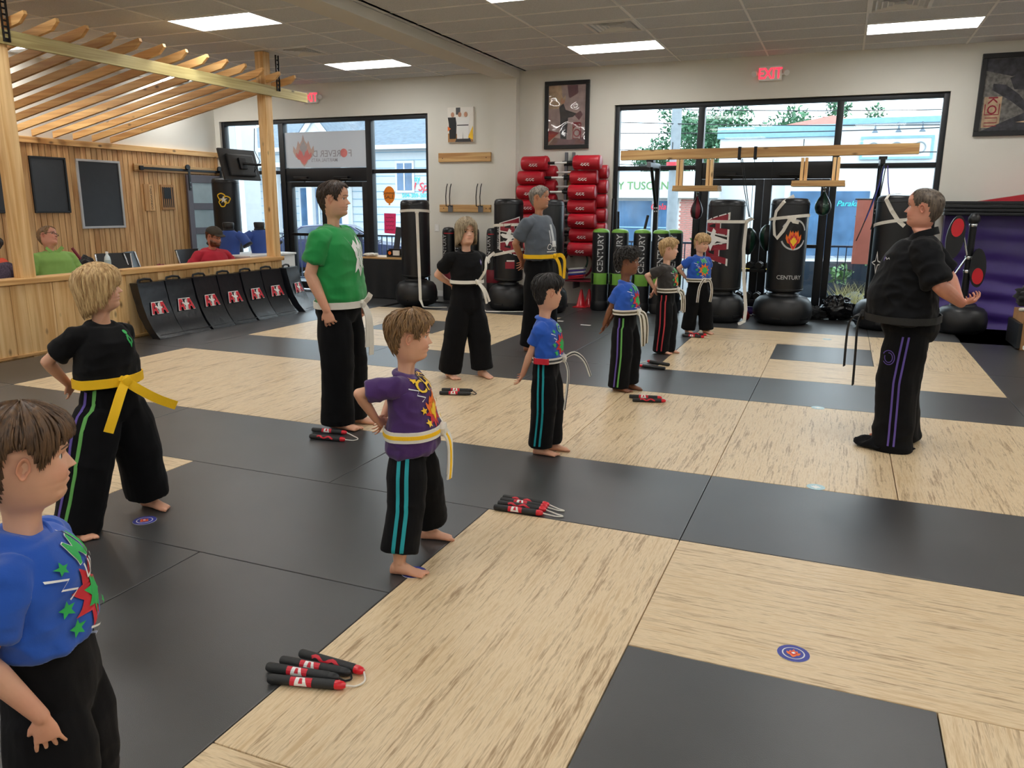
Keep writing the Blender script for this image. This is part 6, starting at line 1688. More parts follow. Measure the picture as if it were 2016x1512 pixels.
def make_hair(P_, t, hair, kw, hh):
    sty = STY[hair['style']]; A0 = [q[0] for q in sty]; Z0 = [q[1] for q in sty]; th = hair.get('th', .05); rg = random.Random(hair.get('seed', 1)); place = P_.place; hang = hair.get('hang', False)
    zr = np.concatenate([np.linspace(-.12, .9, 64), [.92, .94, .955, .97, .98, .99, .996, .999]]); zz, aa = np.meshgrid(zr, HANG, indexing='ij')
    def surf(z, a, e):
        z = np.asarray(z, float); a = np.asarray(a, float)
        zc = np.maximum(z, .42) if hang else z
        p = head_pts(zc, a, **kw); nn = head_normals(np.clip(zc, -.4, .9985), a, **kw); q = p + nn * e[..., None] if hasattr(e, 'shape') else p + nn * e
        if hang: q[..., 2] = np.where(z < .42, z + (q[..., 2] - p[..., 2]), q[..., 2]); q[..., :2] *= np.where(z < .42, 1 - (0.42 - z) * hair.get('taper', .25), 1)[..., None]
        return q
    zl = np.interp(np.abs(np.degrees(aa)), A0, Z0); zl = zl + .010 * np.sin(aa * 23) + .008 * np.sin(aa * 41 + 1); m = _sm((zz - zl) / hair.get('edge', .05))
    sd0 = hair.get('seed', 1); nse = gn(np.sin(aa) * 5.5, np.cos(aa) * 5.5, zz * 2.0 + sd0); fine = gn(np.sin(aa) * 22, np.cos(aa) * 22, zz * 3 + sd0)
    top = 1 + hair.get('topx', .35) * _sm((zz - .6) / .3) + hair.get('front', 0) * _sm((np.cos(aa) - .3) / .5) * _sm((zz - .6) / .2)
    if 'side' in hair: top = top * (1 - (1 - hair['side']) * _sm((.74 - zz) / .16))
    e = th * m ** .6 * top * (1 + .55 * nse + .3 * fine)
    q = surf(zz, aa, e); na = NA; keep = m > .03; V = place(q).reshape(-1, 3); F = []
    for i in range(len(zr) - 1):
        for j in range(na):
            j2 = (j + 1) % na
            if keep[i, j] or keep[i, j2] or keep[i + 1, j] or keep[i + 1, j2]: F.append(((i + 1) * na + j, (i + 1) * na + j2, i * na + j2, i * na + j))
    F.append(tuple((len(zr) - 1) * na + j for j in range(na)))
    used = sorted({v for f in F for v in f}); mp = {v: k for k, v in enumerate(used)}
    b = MB(); b.add([V[v] for v in used], [tuple(mp[v] for v in f) for f in F])
    # clumped locks
    n = hair.get('n', 260); L0 = hair.get('len', .28); curl = hair.get('curl', 0.0); rs = np.random.RandomState(hair.get('seed', 1))
    a = rs.uniform(-PI, PI, n); zlim = np.interp(np.abs(np.degrees(a)), A0, Z0); z = 1 - (1 - zlim) * rs.rand(n) ** .8 * .9; L = np.minimum(L0 * rs.uniform(.6, 1.25, n), (z - zlim) + hair.get('over', .06) * rs.rand(n))
    dr = rs.uniform(-1, 1, n) * hair.get('drift', .22) + hair.get('sweep', 0) * np.where(np.cos(a) > 0, 1, .3); ph = rs.rand(n) * 6; u = np.linspace(0, 1, 6)[None, :]
    z1 = np.clip(z[:, None] - L[:, None] * u, -.35, .997); a1 = a[:, None] + dr[:, None] * u + curl * .06 * np.cos(ph[:, None] + u * 9)
    sdv = (1 - (1 - hair.get('side', 1)) * _sm((.74 - z) / .16))[:, None]
    ee = th * sdv * (1 + hair.get('topx', .35) * _sm((z1 - .6) / .3)) * (.9 + hair.get('lift', .5) * np.sin(u * PI * .8)) + curl * .02 * np.sin(ph[:, None] + u * 9)
    Q = place(surf(z1, a1, ee)); r0 = hair.get('r', .016) * hh * rs.uniform(.7, 1.3, n)
    for i in range(n):
        if z[i] > zlim[i] + .02: b.tube([tuple(p) for p in Q[i]], [r0[i] * k_ for k_ in (.7, 1, 1, .9, .6, .12)], 5)
    b.build('hair', hair['mat'], t, smooth=180)
# ---- dressing up
def hug(tree, p, c, off):
    """point on the clothing hit from outside towards c"""
    p, c = Vector(p), Vector(c); d = (c - p).normalized(); r_ = tree.ray_cast(p, d, 3.0)
    return (r_[0] - d * off, r_[1]) if r_[0] is not None else (None, None)
def belt(P_, z, mat, w=.04, tails=(), knot=True, knot_az=0.0, name='belt', edge=None, tw=None, tilt=0.0, tree=None):
    s = P_.s; b = MB(); n = 48; pts = []; nr = []; front = None
    for j in range(n + 1):
        a = 2 * PI * j / n; d = Vector((math.sin(a), math.cos(a), 0)); zz = z + tilt * math.cos(a); best = None
        for T in (P_.sT, P_.pT):
            for dz in (-.012, .012):
                r_ = T.ray_cast(Vector((0, 0, zz + dz)) + d * .8, -d, .8)
                if r_[0] is not None:
                    q = math.hypot(r_[0].x, r_[0].y); best = q if best is None else max(best, q)
        rad = (best or .15) + .006; pts.append(d * rad + Vector((0, 0, zz))); nr.append(d)
    # keep a taut loop
    R_ = [math.hypot(p.x, p.y) for p in pts]
    R_ = [max(R_[j], (R_[(j - 1) % n] + R_[(j + 1) % n]) / 2, R_[(j - 2) % n] * .5 + R_[(j + 2) % n] * .5) for j in range(n)]; R_.append(R_[0])
    pts = [Vector((nr[j].x * R_[j], nr[j].y * R_[j], pts[j].z)) for j in range(n + 1)]
    mats = [mat] + ([edge] if edge else [])
    b.ribbon(pts, nr, w, .006)
    if edge: b.mat(1).ribbon([p + q * .002 for p, q in zip(pts, nr)], nr, w * .36, .006); b.mat(0)
    j = int(round((knot_az % 360) / 360 * n)) % n; K = pts[j] + nr[j] * .008; side = Vector((nr[j].y, -nr[j].x, 0)); Fw = nr[j]
    if knot:
        Mx = Matrix.Translation(K) @ Matrix((( side.x, Fw.x, 0, 0), (side.y, Fw.y, 0, 0), (0, 0, 1, 0), (0, 0, 0, 1)))
        b.bbox(-.026, .026, -.014, .018, -w * .55, w * .55, .012, Mx @ Mrot(R(22), 'Y'))
        b.bbox(-.034, .034, -.012, .014, -w * .38, w * .38, .012, Mx @ Mrot(R(-38), 'Y'))
    P_.belt = b.build(name, mats, P_.root, smooth=40)
    for tl in tails:
        tb = MB(); Q = [K + side * p[0] + Fw * p[1] + Vector((0, 0, p[2])) for p in tl]
        # smooth the polyline
        S_ = []
        for i in range(len(Q) - 1):
            p0, p1, p2, p3 = Q[max(i - 1, 0)], Q[i], Q[i + 1], Q[min(i + 2, len(Q) - 1)]
            for u in (0, .25, .5, .75): S_.append(.5 * ((2 * p1) + (p2 - p0) * u + (2 * p0 - 5 * p1 + 4 * p2 - p3) * u * u + (3 * p1 - p0 - 3 * p2 + p3) * u ** 3))
        S_.append(Q[-1]); tb.ribbon(S_, Fw + side * .3, tw or w, .006)
        if edge: tb.mat(1).ribbon([p + (Fw + side * .3).normalized() * .002 for p in S_], Fw + side * .3, (tw or w) * .36, .006)
        tb.build('belt_end', mats, P_.belt, smooth=40)
    return K
def stripes(P_, side, specs, z0, z1, az=0.0, w=.013):
    """woven side stripes down a trouser leg; az turns them towards the front (+) or back"""
    sg = 1 if side == 'R' else -1; a, K, A, yaw = P_.J['leg' + side]; n = 26
    for off, mat in specs:
        b = MB(); V = []; F = []
        for i in range(n + 1):
            z = z0 + (z1 - z0) * i / n
            if z > a.z: c = Vector((a.x * .4, 0, z))
            elif z > K.z: c = a.lerp(K, (a.z - z) / (a.z - K.z))
            else: c = K.lerp(A, min(1, (K.z - z) / max(K.z - A.z, .01)))
            c.z = z; d = Vector((sg * math.cos(R(az)), math.sin(R(az)), 0)); sd_ = Vector((-d.y, d.x, 0)) * sg
            for e in (-.5, .5):
                q = c + sd_ * (off + e * w); h_ = P_.pT.ray_cast(q + d * .6, -d, .75); p = h_[0] if h_[0] is not None else q + d * .08; V.append(p + d * .0035)
        for i in range(n): F.append((2 * i, 2 * i + 1, 2 * i + 3, 2 * i + 2))
        k_ = len(V); V += [p - Vector((sg * math.cos(R(az)), math.sin(R(az)), 0)) * .003 for p in V]; F += [tuple(q + k_ for q in f[::-1]) for f in F]
        b.add(V, F).build('side_stripe', mat, P_.pants, smooth=180)
def chest_print(P_, name, items, cz, az=0.0, dx=0.0, ns=2):
    """flat print projected on the front of the shirt; az in degrees towards the person's right"""
    d = Vector((math.sin(R(az)), math.cos(R(az)), 0)); u = Vector((-d.y, d.x, 0)) * -1; b = MB(); mats = []
    for i, (m, V, F) in enumerate(items):
        V, F = split(V, F, ns); W = []
        if m not in mats: mats.append(m)
        ok = True
        for p in V:
            o = Vector((0, 0, cz + p[1])) + u * -(p[0] + dx); h_ = P_.sT.ray_cast(o + d * .7, -d, .75)
            W.append(h_[0] + d * (.003 + .0008 * i) + h_[1] * .001 if h_[0] is not None else None)
        F = [f for f in F if all(W[q] is not None for q in f)]
        W = [q if q is not None else Vector((0, 0, cz)) for q in W]
        b.mat(mats.index(m)).add(W, F)
    return b.build(name, mats, P_.shirt, smooth=180)
# ------------------------------------------------------------------ the cast
PALE, FAIR, TAN, BROWN, RUDDY = rgb(226, 178, 152), rgb(218, 166, 136), rgb(198, 142, 108), rgb(126, 82, 58), rgb(208, 146, 122)
def hang(sg, s, H, hipz, sw, out=.05, fwd=.0, dz=-.02, curl=.5):
    return dict(w=(sg * (sw + out * s), fwd, hipz + dz), pole=(sg * .35, -1, 0), hd=(-sg * .05, .12, -1), pn=(-sg * .9, -.2, 0), curl=curl)
def stars(col, lst): return [pv(col, xform2(star2(1.0), r_, r_, 0, x, y)) for x, y, r_ in lst]
def burst(c, r_, n=11, q=.55, rot=0): return xform2(star2(1.0, q, n, rot), r_, r_, 0, c[0], c[1])
def zig(x, y, w, h_, n=4, flip=1): return [(x + flip * (w * (k % 2) + .008 * k), y - h_ * k / n) for k in range(n + 1)]
def kid_print(main, second, l1, l2, accent, sc=1.0):
    """bright cartoon style lettering, stars, zigzags and a plain burst (no character)"""
    it = [pv(second, xform2(burst((0, -.035), .085, 9, .6), sc)), pv(accent, xform2(burst((.005, -.04), .052, 8, .6, .3), sc))]
    it += [('print_white', xform2(text_vf(l1, .078, .035)[0], sc, sc, .10, 0, .075 * sc), text_vf(l1, .078, .035)[1]), (main, xform2(text_vf(l1, .078, .012)[0], sc, sc, .10, 0, .075 * sc), text_vf(l1, .078, .012)[1])]
    if l2: it += [('print_white', xform2(text_vf(l2, .05, .01)[0], sc, sc, .06, .01 * sc, .025 * sc), text_vf(l2, .05, .01)[1])]
    it += [(m, xform2(V, sc), F) for m, V, F in stars(main, [(-.085, .06, .017), (-.10, -.03, .021), (-.085, -.085, .022), (.07, -.095, .014)])]
    for z in (zig(-.125, .05, .03, .06), zig(-.06, -.10, .035, .05)): it.append(pv('print_white', xform2(band2(z, .0055), sc)))
    return it

# 1 boy in the near left corner
H = 1.15; s = H / 1.75
p = person('boy in blue printed shirt at the lower left corner, seen in profile', (-1.50, 1.03), 34, H, .200, FAIR, dict(style='boy', th=.052, mat='hair_brown', n=620, len=.42, r=.012, seed=3, topx=.55, lift=.3, over=.02, drift=.08, side=.28), 'tee_blue', kid=1, fat=.0, voxel=.0038,
           hyaw=24, hpitch=-2, zhem=.66, ztop=.675, bulge=.0, waist=(.112, .085, .078), chest=(.122, .084, .08), hip=(.118, .09, .09), arms={'R': hang(1, s, H, .55, .104, .06, .03, .0, .25), 'L': hang(-1, s, H, .55, .104, .05, .0, -.02)}, legs={'R': (.07, 0, 0), 'L': (-.07, 0, 0)}, hemz=.05, legw=(.092, .082, .078), sleeve=.70, brow='hair_brown', hipf=.46)
chest_print(p, 'shirt_print', kid_print('print_green', 'print_red', 'MI', 'LIU', 'print_green', .92), .775, -6)
# 2 boy with the yellow belt
H = 1.27; s = H / 1.75
p = person('blond boy in black shirt with a bright yellow belt, front left', (-3.22, 2.70), -6, H, .212, FAIR, dict(style='long', th=.045, mat='hair_blond', n=1100, len=.75, r=.013, seed=5, topx=.3, hang=True, taper=.35, lift=.7, over=.16, edge=.04), 'tee_black', kid=.6, voxel=.005,
           hyaw=50, hpitch=4, zhem=.70, ztop=.72, bulge=.004, tucked=True, arms={'R': dict(w=(.10, -.17, .70), pole=(1, -.35, 0), hd=(-.5, -.35, -.75), pn=(.3, -1, 0)), 'L': dict(w=(-.05, -.17, .70))}, legs={'R': (.24, -.02, .05), 'L': (-.17, -.03, 0)}, hemz={'R': .03, 'L': .08}, legw=(.115, .11, .105), hip=(.142, .10, .105), waist=(.128, .085, .08), chest=(.135, .09, .085), sleeve=.72, brow='hair_lightbrown')
belt(p, .725, 'belt_yellow', .044, [[(0, .0, 0), (.05, .03, -.04), (.11, .05, -.13), (.15, .05, -.21)], [(0, 0, 0), (-.05, .03, -.05), (-.13, .05, -.11), (-.22, .06, -.16)]], knot_az=0)
stripes(p, 'R', [(-.022, 'stripe_purple'), (.022, 'stripe_green')], .70, .06, az=18, w=.015)
it = [pv('print_green', xform2(FLAME, .018, .04)), pv('tee_black', xform2(FLAME, .007, .02)), pv('print_green', xform2(disc2(.010, 12), 1, 1, 0, 0, .035))]
chest_print(p, 'chest_badge', it, .915, -22, .03)
# 3 boy in purple
H = 1.115; s = H / 1.75
p = person('boy in purple printed shirt with white and yellow star belt', (-1.67, 2.90), 12, H, .206, FAIR, dict(style='short', th=.050, mat='hair_lightbrown', n=420, len=.26, r=.014, seed=9, topx=.5, lift=.7, over=.05, front=.3, side=.55), 'tee_purple', kid=1, voxel=.0045,
           hyaw=19, hpitch=-3, zhem=.505, ztop=.60, bulge=.02, arms={'R': dict(w=(.085, -.125, .655), pole=(.55, -1, .15), hd=(-.55, .25, -.35), pn=(-.1, 1, 0), curl=.6), 'L': dict(w=(-.05, -.14, .63))}, legs={'R': (.19, 0, .1), 'L': (-.19, .02, .0)}, hemz={'R': .105, 'L': .10}, legw=(.088, .084, .080), chest=(.128, .085, .08), waist=(.125, .09, .085), sleeve=.80, brow='hair_brown', hipf=.455)
belt(p, .600, 'white_cloth', .046, [[(0, .0, 0), (.012, .03, -.05), (.02, .035, -.14), (.025, .03, -.22)], [(0, 0, .0), (-.012, .028, -.05), (-.008, .030, -.13), (-.004, .026, -.205)]], knot_az=-4, edge='belt_yellow')
stripes(p, 'R', [(-.018, 'stripe_teal'), (.018, 'stripe_teal')], .54, .115, az=6, w=.016)
it = [pv('print_red', burst((.0, -.05), .075, 10, .6)), pv('print_orange', xform2(FLAME, .07, .075, 0, .0, -.02)), pv('print_yellow', xform2(FLAME, .045, .05, 0, 0, -.035)), ('ink_black', xform2(text_vf('CHO', .075, .04)[0], 1, 1, .12, 0, .075), text_vf('CHO', .075, .04)[1]), ('print_yellow', xform2(text_vf('CHO', .075, .012)[0], 1, 1, .12, 0, .075), text_vf('CHO', .075, .012)[1])]
it += stars('print_yellow', [(-.075, .095, .014), (-.085, -.03, .018), (-.075, -.085, .020), (.085, -.02, .016), (.075, -.085, .016)])
for z in (zig(-.12, .07, .028, .06), zig(.10, .07, .028, .06, 4, -1), zig(-.06, -.115, .03, .04)): it.append(pv('print_white', band2(z, .005)))
chest_print(p, 'shirt_print', it, .735, 2)
# 4 man in green
H = 1.705; s = H / 1.75
p = person('man in green shirt with white belt standing in the second row', (-3.20, 4.60), 8, H, .228, FAIR, dict(style='recede', th=.030, mat='hair_darkbrown', n=300, len=.2, r=.012, seed=11, topx=.3, lift=.4, over=.03), 'tee_green', voxel=.0065,
           hyaw=12, hpitch=0, zhem=.895, ztop=.95, bulge=.015, arms={'R': dict(w=(.235, .03, .865), pole=(.35, -1, 0), hd=(-.05, .25, -1), pn=(-.9, -.25, 0), curl=.75), 'L': dict(w=(-.235, .05, .86), pole=(-.35, -1, 0), hd=(.05, .25, -1), pn=(.9, -.25, 0), curl=.75)}, legs={'R': (.09, 0, 0), 'L': (-.085, .02, 0)}, hemz=.045, legw=(.122, .118, .112),
           chest=(.205, .135, .13), waist=(.185, .135, .115), hip=(.19, .125, .135), sleeve=.70, stub=.32, brow='hair_darkbrown', armr=1.12)
belt(p, .885, 'white_cloth', .046, [[(0, .0, 0), (-.005, .04, .04), (-.02, .05, .07)], [(0, 0, 0), (-.008, .04, -.08), (-.02, .045, -.22), (-.022, .04, -.36)], [(0, 0, 0), (.01, .035, -.08), (.01, .035, -.2), (.015, .03, -.30)]], knot_az=0)
wing = [(-.13, .13), (-.10, .06), (-.06, .10), (-.03, .06), (.0, .13), (.02, .06), (.05, .10), (.06, .02), (.085, .0), (.06, -.04), (.08, -.10), (.02, -.07), (-.02, -.15), (-.05, -.09), (-.09, -.12), (-.06, -.03), (-.08, .02)]
it = [pv('print_white', wing)] + [pv('tee_green', band2([(x, y), (x + .02, y - .03), (x + .01, y - .06)], .006)) for x, y in ((-.05, .05), (-.02, .04), (.01, .05), (-.04, -.02), (.0, -.02), (.03, .0), (-.03, -.07), (.015, .09))]
chest_print(p, 'shirt_print', it, 1.22, -6, .02)
# 5 girl in black
H = 1.435; s = H / 1.75
p = person('girl in black shirt with chin length hair and white belt, facing the viewer', (-3.10, 6.45), -36, H, .218, PALE, dict(style='bob', th=.085, mat='hair_ash', n=800, len=.8, r=.012, seed=15, topx=.05, hang=True, taper=.05, lift=.4, over=.08, edge=.04), 'tee_black', kid=.3, voxel=.006,
           hyaw=-6, hpitch=0, zhem=.86, ztop=.88, bulge=.02, tucked=True, arms={'R': dict(w=(.06, -.17, .84), pole=(1, -.1, 0)), 'L': dict(w=(-.06, -.17, .84), pole=(-1, -.1, 0))}, legs={'R': (.15, -.06, .1), 'L': (-.13, .06, 0)}, hemz={'R': .06, 'L': .08}, legw=(.108, .104, .10), chest=(.146, .105, .10), waist=(.128, .095, .09), hip=(.155, .11, .115), sw=.138, sleeve=.68, brow='hair_brown')
belt(p, .885, 'white_cloth', .030, [[(0, .0, 0), (-.03, .06, .10), (-.05, .05, .18), (-.075, .04, .22)], [(0, 0, 0), (-.02, .05, -.08), (-.05, .06, -.19)], [(0, 0, 0), (-.04, .05, -.07), (-.085, .06, -.175)]], knot_az=-14, tw=.022)
chest_print(p, 'chest_badge', [pv('print_purple', xform2(FLAME, .016, .03)), pv('silver_print', xform2(FLAME, .007, .02))], 1.06, -25, .04)
# 6 man in grey
H = 1.755; s = H / 1.75
p = person('man in grey shirt with yellow belt standing before the red padded bars', (-2.98, 8.00), -10, H, .232, TAN, dict(style='short', th=.022, mat='hair_grey', n=200, len=.16, r=.011, seed=19, topx=.3, lift=.3, over=.02), 'tee_grey', voxel=.0075,
           hyaw=14, hpitch=2, zhem=1.0, ztop=1.03, bulge=.02, arms={'R': dict(w=(.05, -.19, .98), pole=(1, -.35, 0)), 'L': dict(w=(-.03, -.19, .98))}, legs={'R': (.12, -.04, 0), 'L': (-.12, .05, 0)}, hemz=.07, legw=(.115, .11, .105), hip=(.19, .125, .135), sleeve=.78, stub=.25, brow='hair_grey', hipf=.51)
belt(p, 1.03, 'belt_yellow', .042, [[(0, .0, 0), (-.03, .06, .01), (-.08, .08, -.06), (-.085, .07, -.24)], [(0, 0, 0), (-.02, .04, -.08), (-.045, .05, -.2), (-.05, .045, -.30)]], knot_az=-6)
it = [pv('silver_print', [(-.05, .05), (-.03, .05), (-.03, -.08), (-.05, -.08)]), pv('silver_print', [(-.015, .11), (.03, .11), (.03, -.08), (-.015, -.08)]), pv('print_white', [(-.02, -.06), (.06, -.06), (.06, -.12), (-.02, -.12)]), pv('print_white', band2([(-.06 + .028 * math.cos(q), -.12 + .028 * math.sin(q)) for q in np.linspace(0, 2 * PI, 16)], .007)), pv('print_white', band2([(.05 + .022 * math.cos(q), -.13 + .022 * math.sin(q)) for q in np.linspace(0, 2 * PI, 16)], .007)), pv('print_white', [(-.09, -.165), (.09, -.165), (.09, -.175), (-.09, -.175)])]
chest_print(p, 'shirt_print', it, 1.25, 0)
# 7 boy with teal stripes
H = 1.14; s = H / 1.75
p = person('dark haired boy in blue shirt with teal striped trousers, back turned', (-1.65, 4.58), 8, H, .206, FAIR, dict(style='short', th=.040, mat='hair_black', n=300, len=.22, r=.013, seed=23, topx=.7, lift=.5, over=.03, front=.2, side=.22), 'tee_blue', kid=1, voxel=.005,
           hyaw=38, hpitch=-3, zhem=.63, ztop=.64, bulge=.012, arms={'R': dict(w=(.07, -.14, .50), pole=(.9, -.6, 0), hd=(-.25, -.35, -.6), pn=(0, -1, 0)), 'L': dict(w=(-.03, -.15, .53))}, legs={'R': (.055, -.02, 0), 'L': (-.055, .03, 0)}, hemz=.06, legw=(.084, .080, .072), sleeve=.72, brow='hair_black')
belt(p, .625, 'white_cloth', .034, [[(0, .0, 0), (-.03, .06, .03), (-.06, .12, -.02), (-.07, .16, -.12)], [(0, 0, 0), (.01, .03, -.08), (.03, .03, -.2), (.055, .02, -.32)]], knot_az=0, edge='grey_rubber', tw=.024)
stripes(p, 'R', [(-.016, 'stripe_teal'), (.016, 'stripe_teal')], .60, .075, az=-4, w=.012)
b_ = MB()
for i, m in enumerate(('print_yellow', 'print_green', 'print_orange', 'print_red', 'print_red', 'print_red')):
    pts = []; nn = []
    for k_ in range(4):
        a = R(150 - 13 * i - 4.33 * k_); d = Vector((math.sin(a), math.cos(a), 0)); rr_ = max([.08] + [math.hypot(h_[0].x, h_[0].y) for T_ in (p.pT, p.sT) for z_ in (.612, .638) for h_ in [T_.ray_cast(Vector((0, 0, z_)) + d * .6, -d, .6)] if h_[0]])
        pts.append(d * (rr_ + .013) + Vector((0, 0, .625))); nn.append(d)
    b_.mat(i).ribbon(pts, nn, .036, .004)
b_.build('belt_wrap', ['print_yellow', 'print_green', 'print_orange', 'print_red', 'print_red', 'print_red'], p.belt)
chest_print(p, 'shirt_print', kid_print('print_green', 'print_red', 'Gi', '', 'print_green', .9), .75, 14)
# 8 boy with curly hair
H = 1.21; s = H / 1.75
p = person('curly haired boy in blue shirt with white and khaki belt', (-1.64, 6.52), -8, H, .212, BROWN, dict(style='short', th=.075, mat='hair_black', n=420, len=.16, r=.020, seed=29, topx=.5, lift=.5, over=.02, curl=1.0), 'tee_blue', kid=1, voxel=.006,
           hyaw=20, hpitch=-2, zhem=.68, ztop=.70, bulge=.012, arms={'R': dict(w=(.08, -.16, .56), pole=(.9, -.6, 0), hd=(-.2, -.2, -.8), pn=(0, -1, 0)), 'L': dict(w=(-.03, -.15, .60))}, legs={'R': (.06, -.02, 0), 'L': (-.055, .03, 0)}, hemz={'R': .035, 'L': .06}, legw=(.096, .094, .085), sleeve=.74, brow='hair_black')
belt(p, .69, 'white_cloth', .042, [[(0, .0, 0), (-.0, .05, -.02), (-.03, .06, -.12), (-.05, .05, -.27)], [(0, 0, 0), (.02, .04, -.06), (.0, .045, -.18), (-.02, .04, -.29)]], knot_az=6, edge='belt_camo')
stripes(p, 'R', [(-.016, 'stripe_purple'), (.016, 'stripe_green')], .64, .05, az=10, w=.013)
chest_print(p, 'shirt_print', kid_print('print_green', 'print_red', 'MI', '', 'print_green', .9), .82, 5)
# 9 boy with red stripes
H = 1.225; s = H / 1.75
p = person('fair haired boy in dark grey shirt with red striped trousers', (-1.68, 8.42), -4, H, .212, PALE, dict(style='short', th=.045, mat='hair_blond', n=220, len=.24, r=.015, seed=31, topx=.5, lift=.4, over=.04, side=.6), 'tee_char', kid=1, voxel=.0065,
           hyaw=20, hpitch=-3, zhem=.68, ztop=.70, bulge=.015, arms={'R': dict(w=(.11, -.10, .70), pole=(.6, -1, .1), hd=(-.5, .1, -.6), pn=(0, 1, 0)), 'L': dict(w=(-.04, -.15, .66))}, legs={'R': (.06, -.02, 0), 'L': (-.055, .03, 0)}, hemz=.02, legw=(.094, .09, .08), sleeve=.74, brow='hair_blond')
belt(p, .69, 'white_cloth', .046, [[(0, .0, 0), (.0, .05, -.02), (-.03, .06, -.12), (-.06, .05, -.24)], [(0, 0, 0), (.02, .05, -.05), (-.01, .05, -.14), (-.03, .04, -.22)]], knot_az=4, edge='belt_camo')
stripes(p, 'R', [(-.024, 'stripe_red'), (.024, 'stripe_red')], .64, .04, az=6, w=.013)
chest_print(p, 'shirt_print', kid_print('print_green', 'print_orange', 'MI', '', 'print_green', .9), .83, 0)
# 10 blond boy at the back
H = 1.235; s = H / 1.75
p = person('blond boy in blue shirt looking down beside the emblem bag', (-1.60, 9.98), -44, H, .212, PALE, dict(style='boy', th=.055, mat='hair_blond', n=220, len=.3, r=.016, seed=37, topx=.4, lift=.3, over=.05), 'tee_blue', kid=1, voxel=.0065,
           hyaw=6, hpitch=-14, zhem=.66, ztop=.68, bulge=.012, arms={'R': dict(w=(.12, -.09, .68), pole=(1, -.35, .1), hd=(-.6, -.1, -.5), pn=(0, 1, 0)), 'L': dict(w=(-.10, -.10, .68), pole=(-1, -.3, 0))}, legs={'R': (.09, -.04, 0), 'L': (-.10, .08, 0)}, hemz=.05, legw=(.094, .09, .085), sleeve=.66, brow='hair_lightbrown')
belt(p, .67, 'white_cloth', .044, [[(0, .0, 0), (-.03, .06, .0), (-.06, .07, -.12), (-.05, .06, -.26)], [(0, 0, 0), (.06, .06, .02), (.12, .06, -.08), (.14, .06, -.26)]], knot_az=0, edge='belt_camo', tw=.03)
chest_print(p, 'shirt_print', kid_print('print_green', 'print_orange', 'MI', '', 'print_green', 1.0), .83, 0)
# 11 the instructor
H = 1.675; s = H / 1.75
p = person('instructor in black polo and black belt, hands clasped behind his back', (.46, 5.70), 176, H, .232, RUDDY, dict(style='bald', th=.016, mat='hair_greydark', n=160, len=.14, r=.009, seed=41, topx=-.4, lift=.2, over=.01, edge=.12), 'polo_black', fat=1.0, voxel=.0065, neckw=1.45,
           hyaw=-12, hpitch=2, zhem=.845, ztop=.90, bulge=.075, arms={'L': dict(w=(-.10, -.27, .98), pole=(-1, .15, -.3), hd=(.35, -.62, .1), pn=(.3, .2, 1), curl=.8), 'R': dict(w=(.10, -.27, .97), pole=(1, -.35, -.1), hd=(-.5, -.5, .05), pn=(-.2, .1, 1), curl=.8)}, legs={'R': (.14, -.02, 0), 'L': (-.13, .02, 0)}, hemz={'L': -.0, 'R': .02}, legw=(.135, .125, .118),
           chest=(.235, .165, .125), waist=(.235, .175, .13), hip=(.225, .155, .165), sw=.195, sleeve=.92, brow='hair_greydark', crease=1.2, cuffpool=1.2, hipf=.49, armr=1.3)
belt(p, .865, 'belt_black', .045, [[(0, .0, 0), (.02, .05, -.02), (.03, .08, -.10), (.03, .08, -.36)], [(0, 0, 0), (-.06, .03, -.06), (-.10, .03, -.22), (-.10, .025, -.46)]], knot_az=-10)
stripes(p, 'L', [(-.017, 'stripe_purple'), (.017, 'stripe_purple')], .76, .05, az=4, w=.012)
for k_, (c, sx) in enumerate((('L', -1),)):
    a, K, A, yaw = p.J['legL']; b = MB()
    for q in range(2):
        V, F = poly_vf(band2([((.035 - .012 * q) * math.cos(w_), (.045 - .014 * q) * math.sin(w_)) for w_ in np.linspace(.4 + q, 5.6 + q, 22)], .005)); W_ = []
        for u, v in V:
            h_ = p.pT.ray_cast(Vector((-.8, .10 + u, .62 + v)), Vector((1, 0, 0)), 1.0); W_.append((h_[0] if h_[0] else Vector((-.2, .1 + u, .62 + v))) + Vector((-.003, 0, 0)))
        b.add(W_, F)
    b.build('leg_emblem', 'stripe_purple', p.pants)
b = MB(); b.sphere((0, 0, 0), 1, 36, 16)
b.v = [((q[0] * .115) * (1 + .12 * noise.noise(Vector(q) * 3)) - .135, (q[1] * .185) * (1 + .1 * noise.noise(Vector(q) * 2.5)) + .07, max(0.0, (q[2] + .75) * .034 * (1 + .35 * math.sin(q[1] * 9 + q[0] * 4)))) for q in b.v]
b.build('pooled_cuff', 'trousers', p.pants, smooth=180)
b = MB(); cz = H - .232 * 1.29
pts = [Vector((.092 * math.sin(q), (.062 if math.cos(q) > 0 else .10) * math.cos(q), cz + .016 - .028 * math.cos(q))) for q in np.linspace(0, 2 * PI, 30)]
b.ribbon(pts, [Vector((q.x, q.y, .03)).normalized() for q in pts], .045, .006); b.build('polo_collar', 'polo_black', p.shirt, smooth=60)
chest_print(p, 'chest_lettering', [pv('print_purple', xform2(FLAME, .014, .022, 0, -.03, 0)), pv('silver_print', band2([(-.012 + .01 * k_, .006 * math.sin(k_ * 2)) for k_ in range(6)], .006))], 1.24, -30, .02)
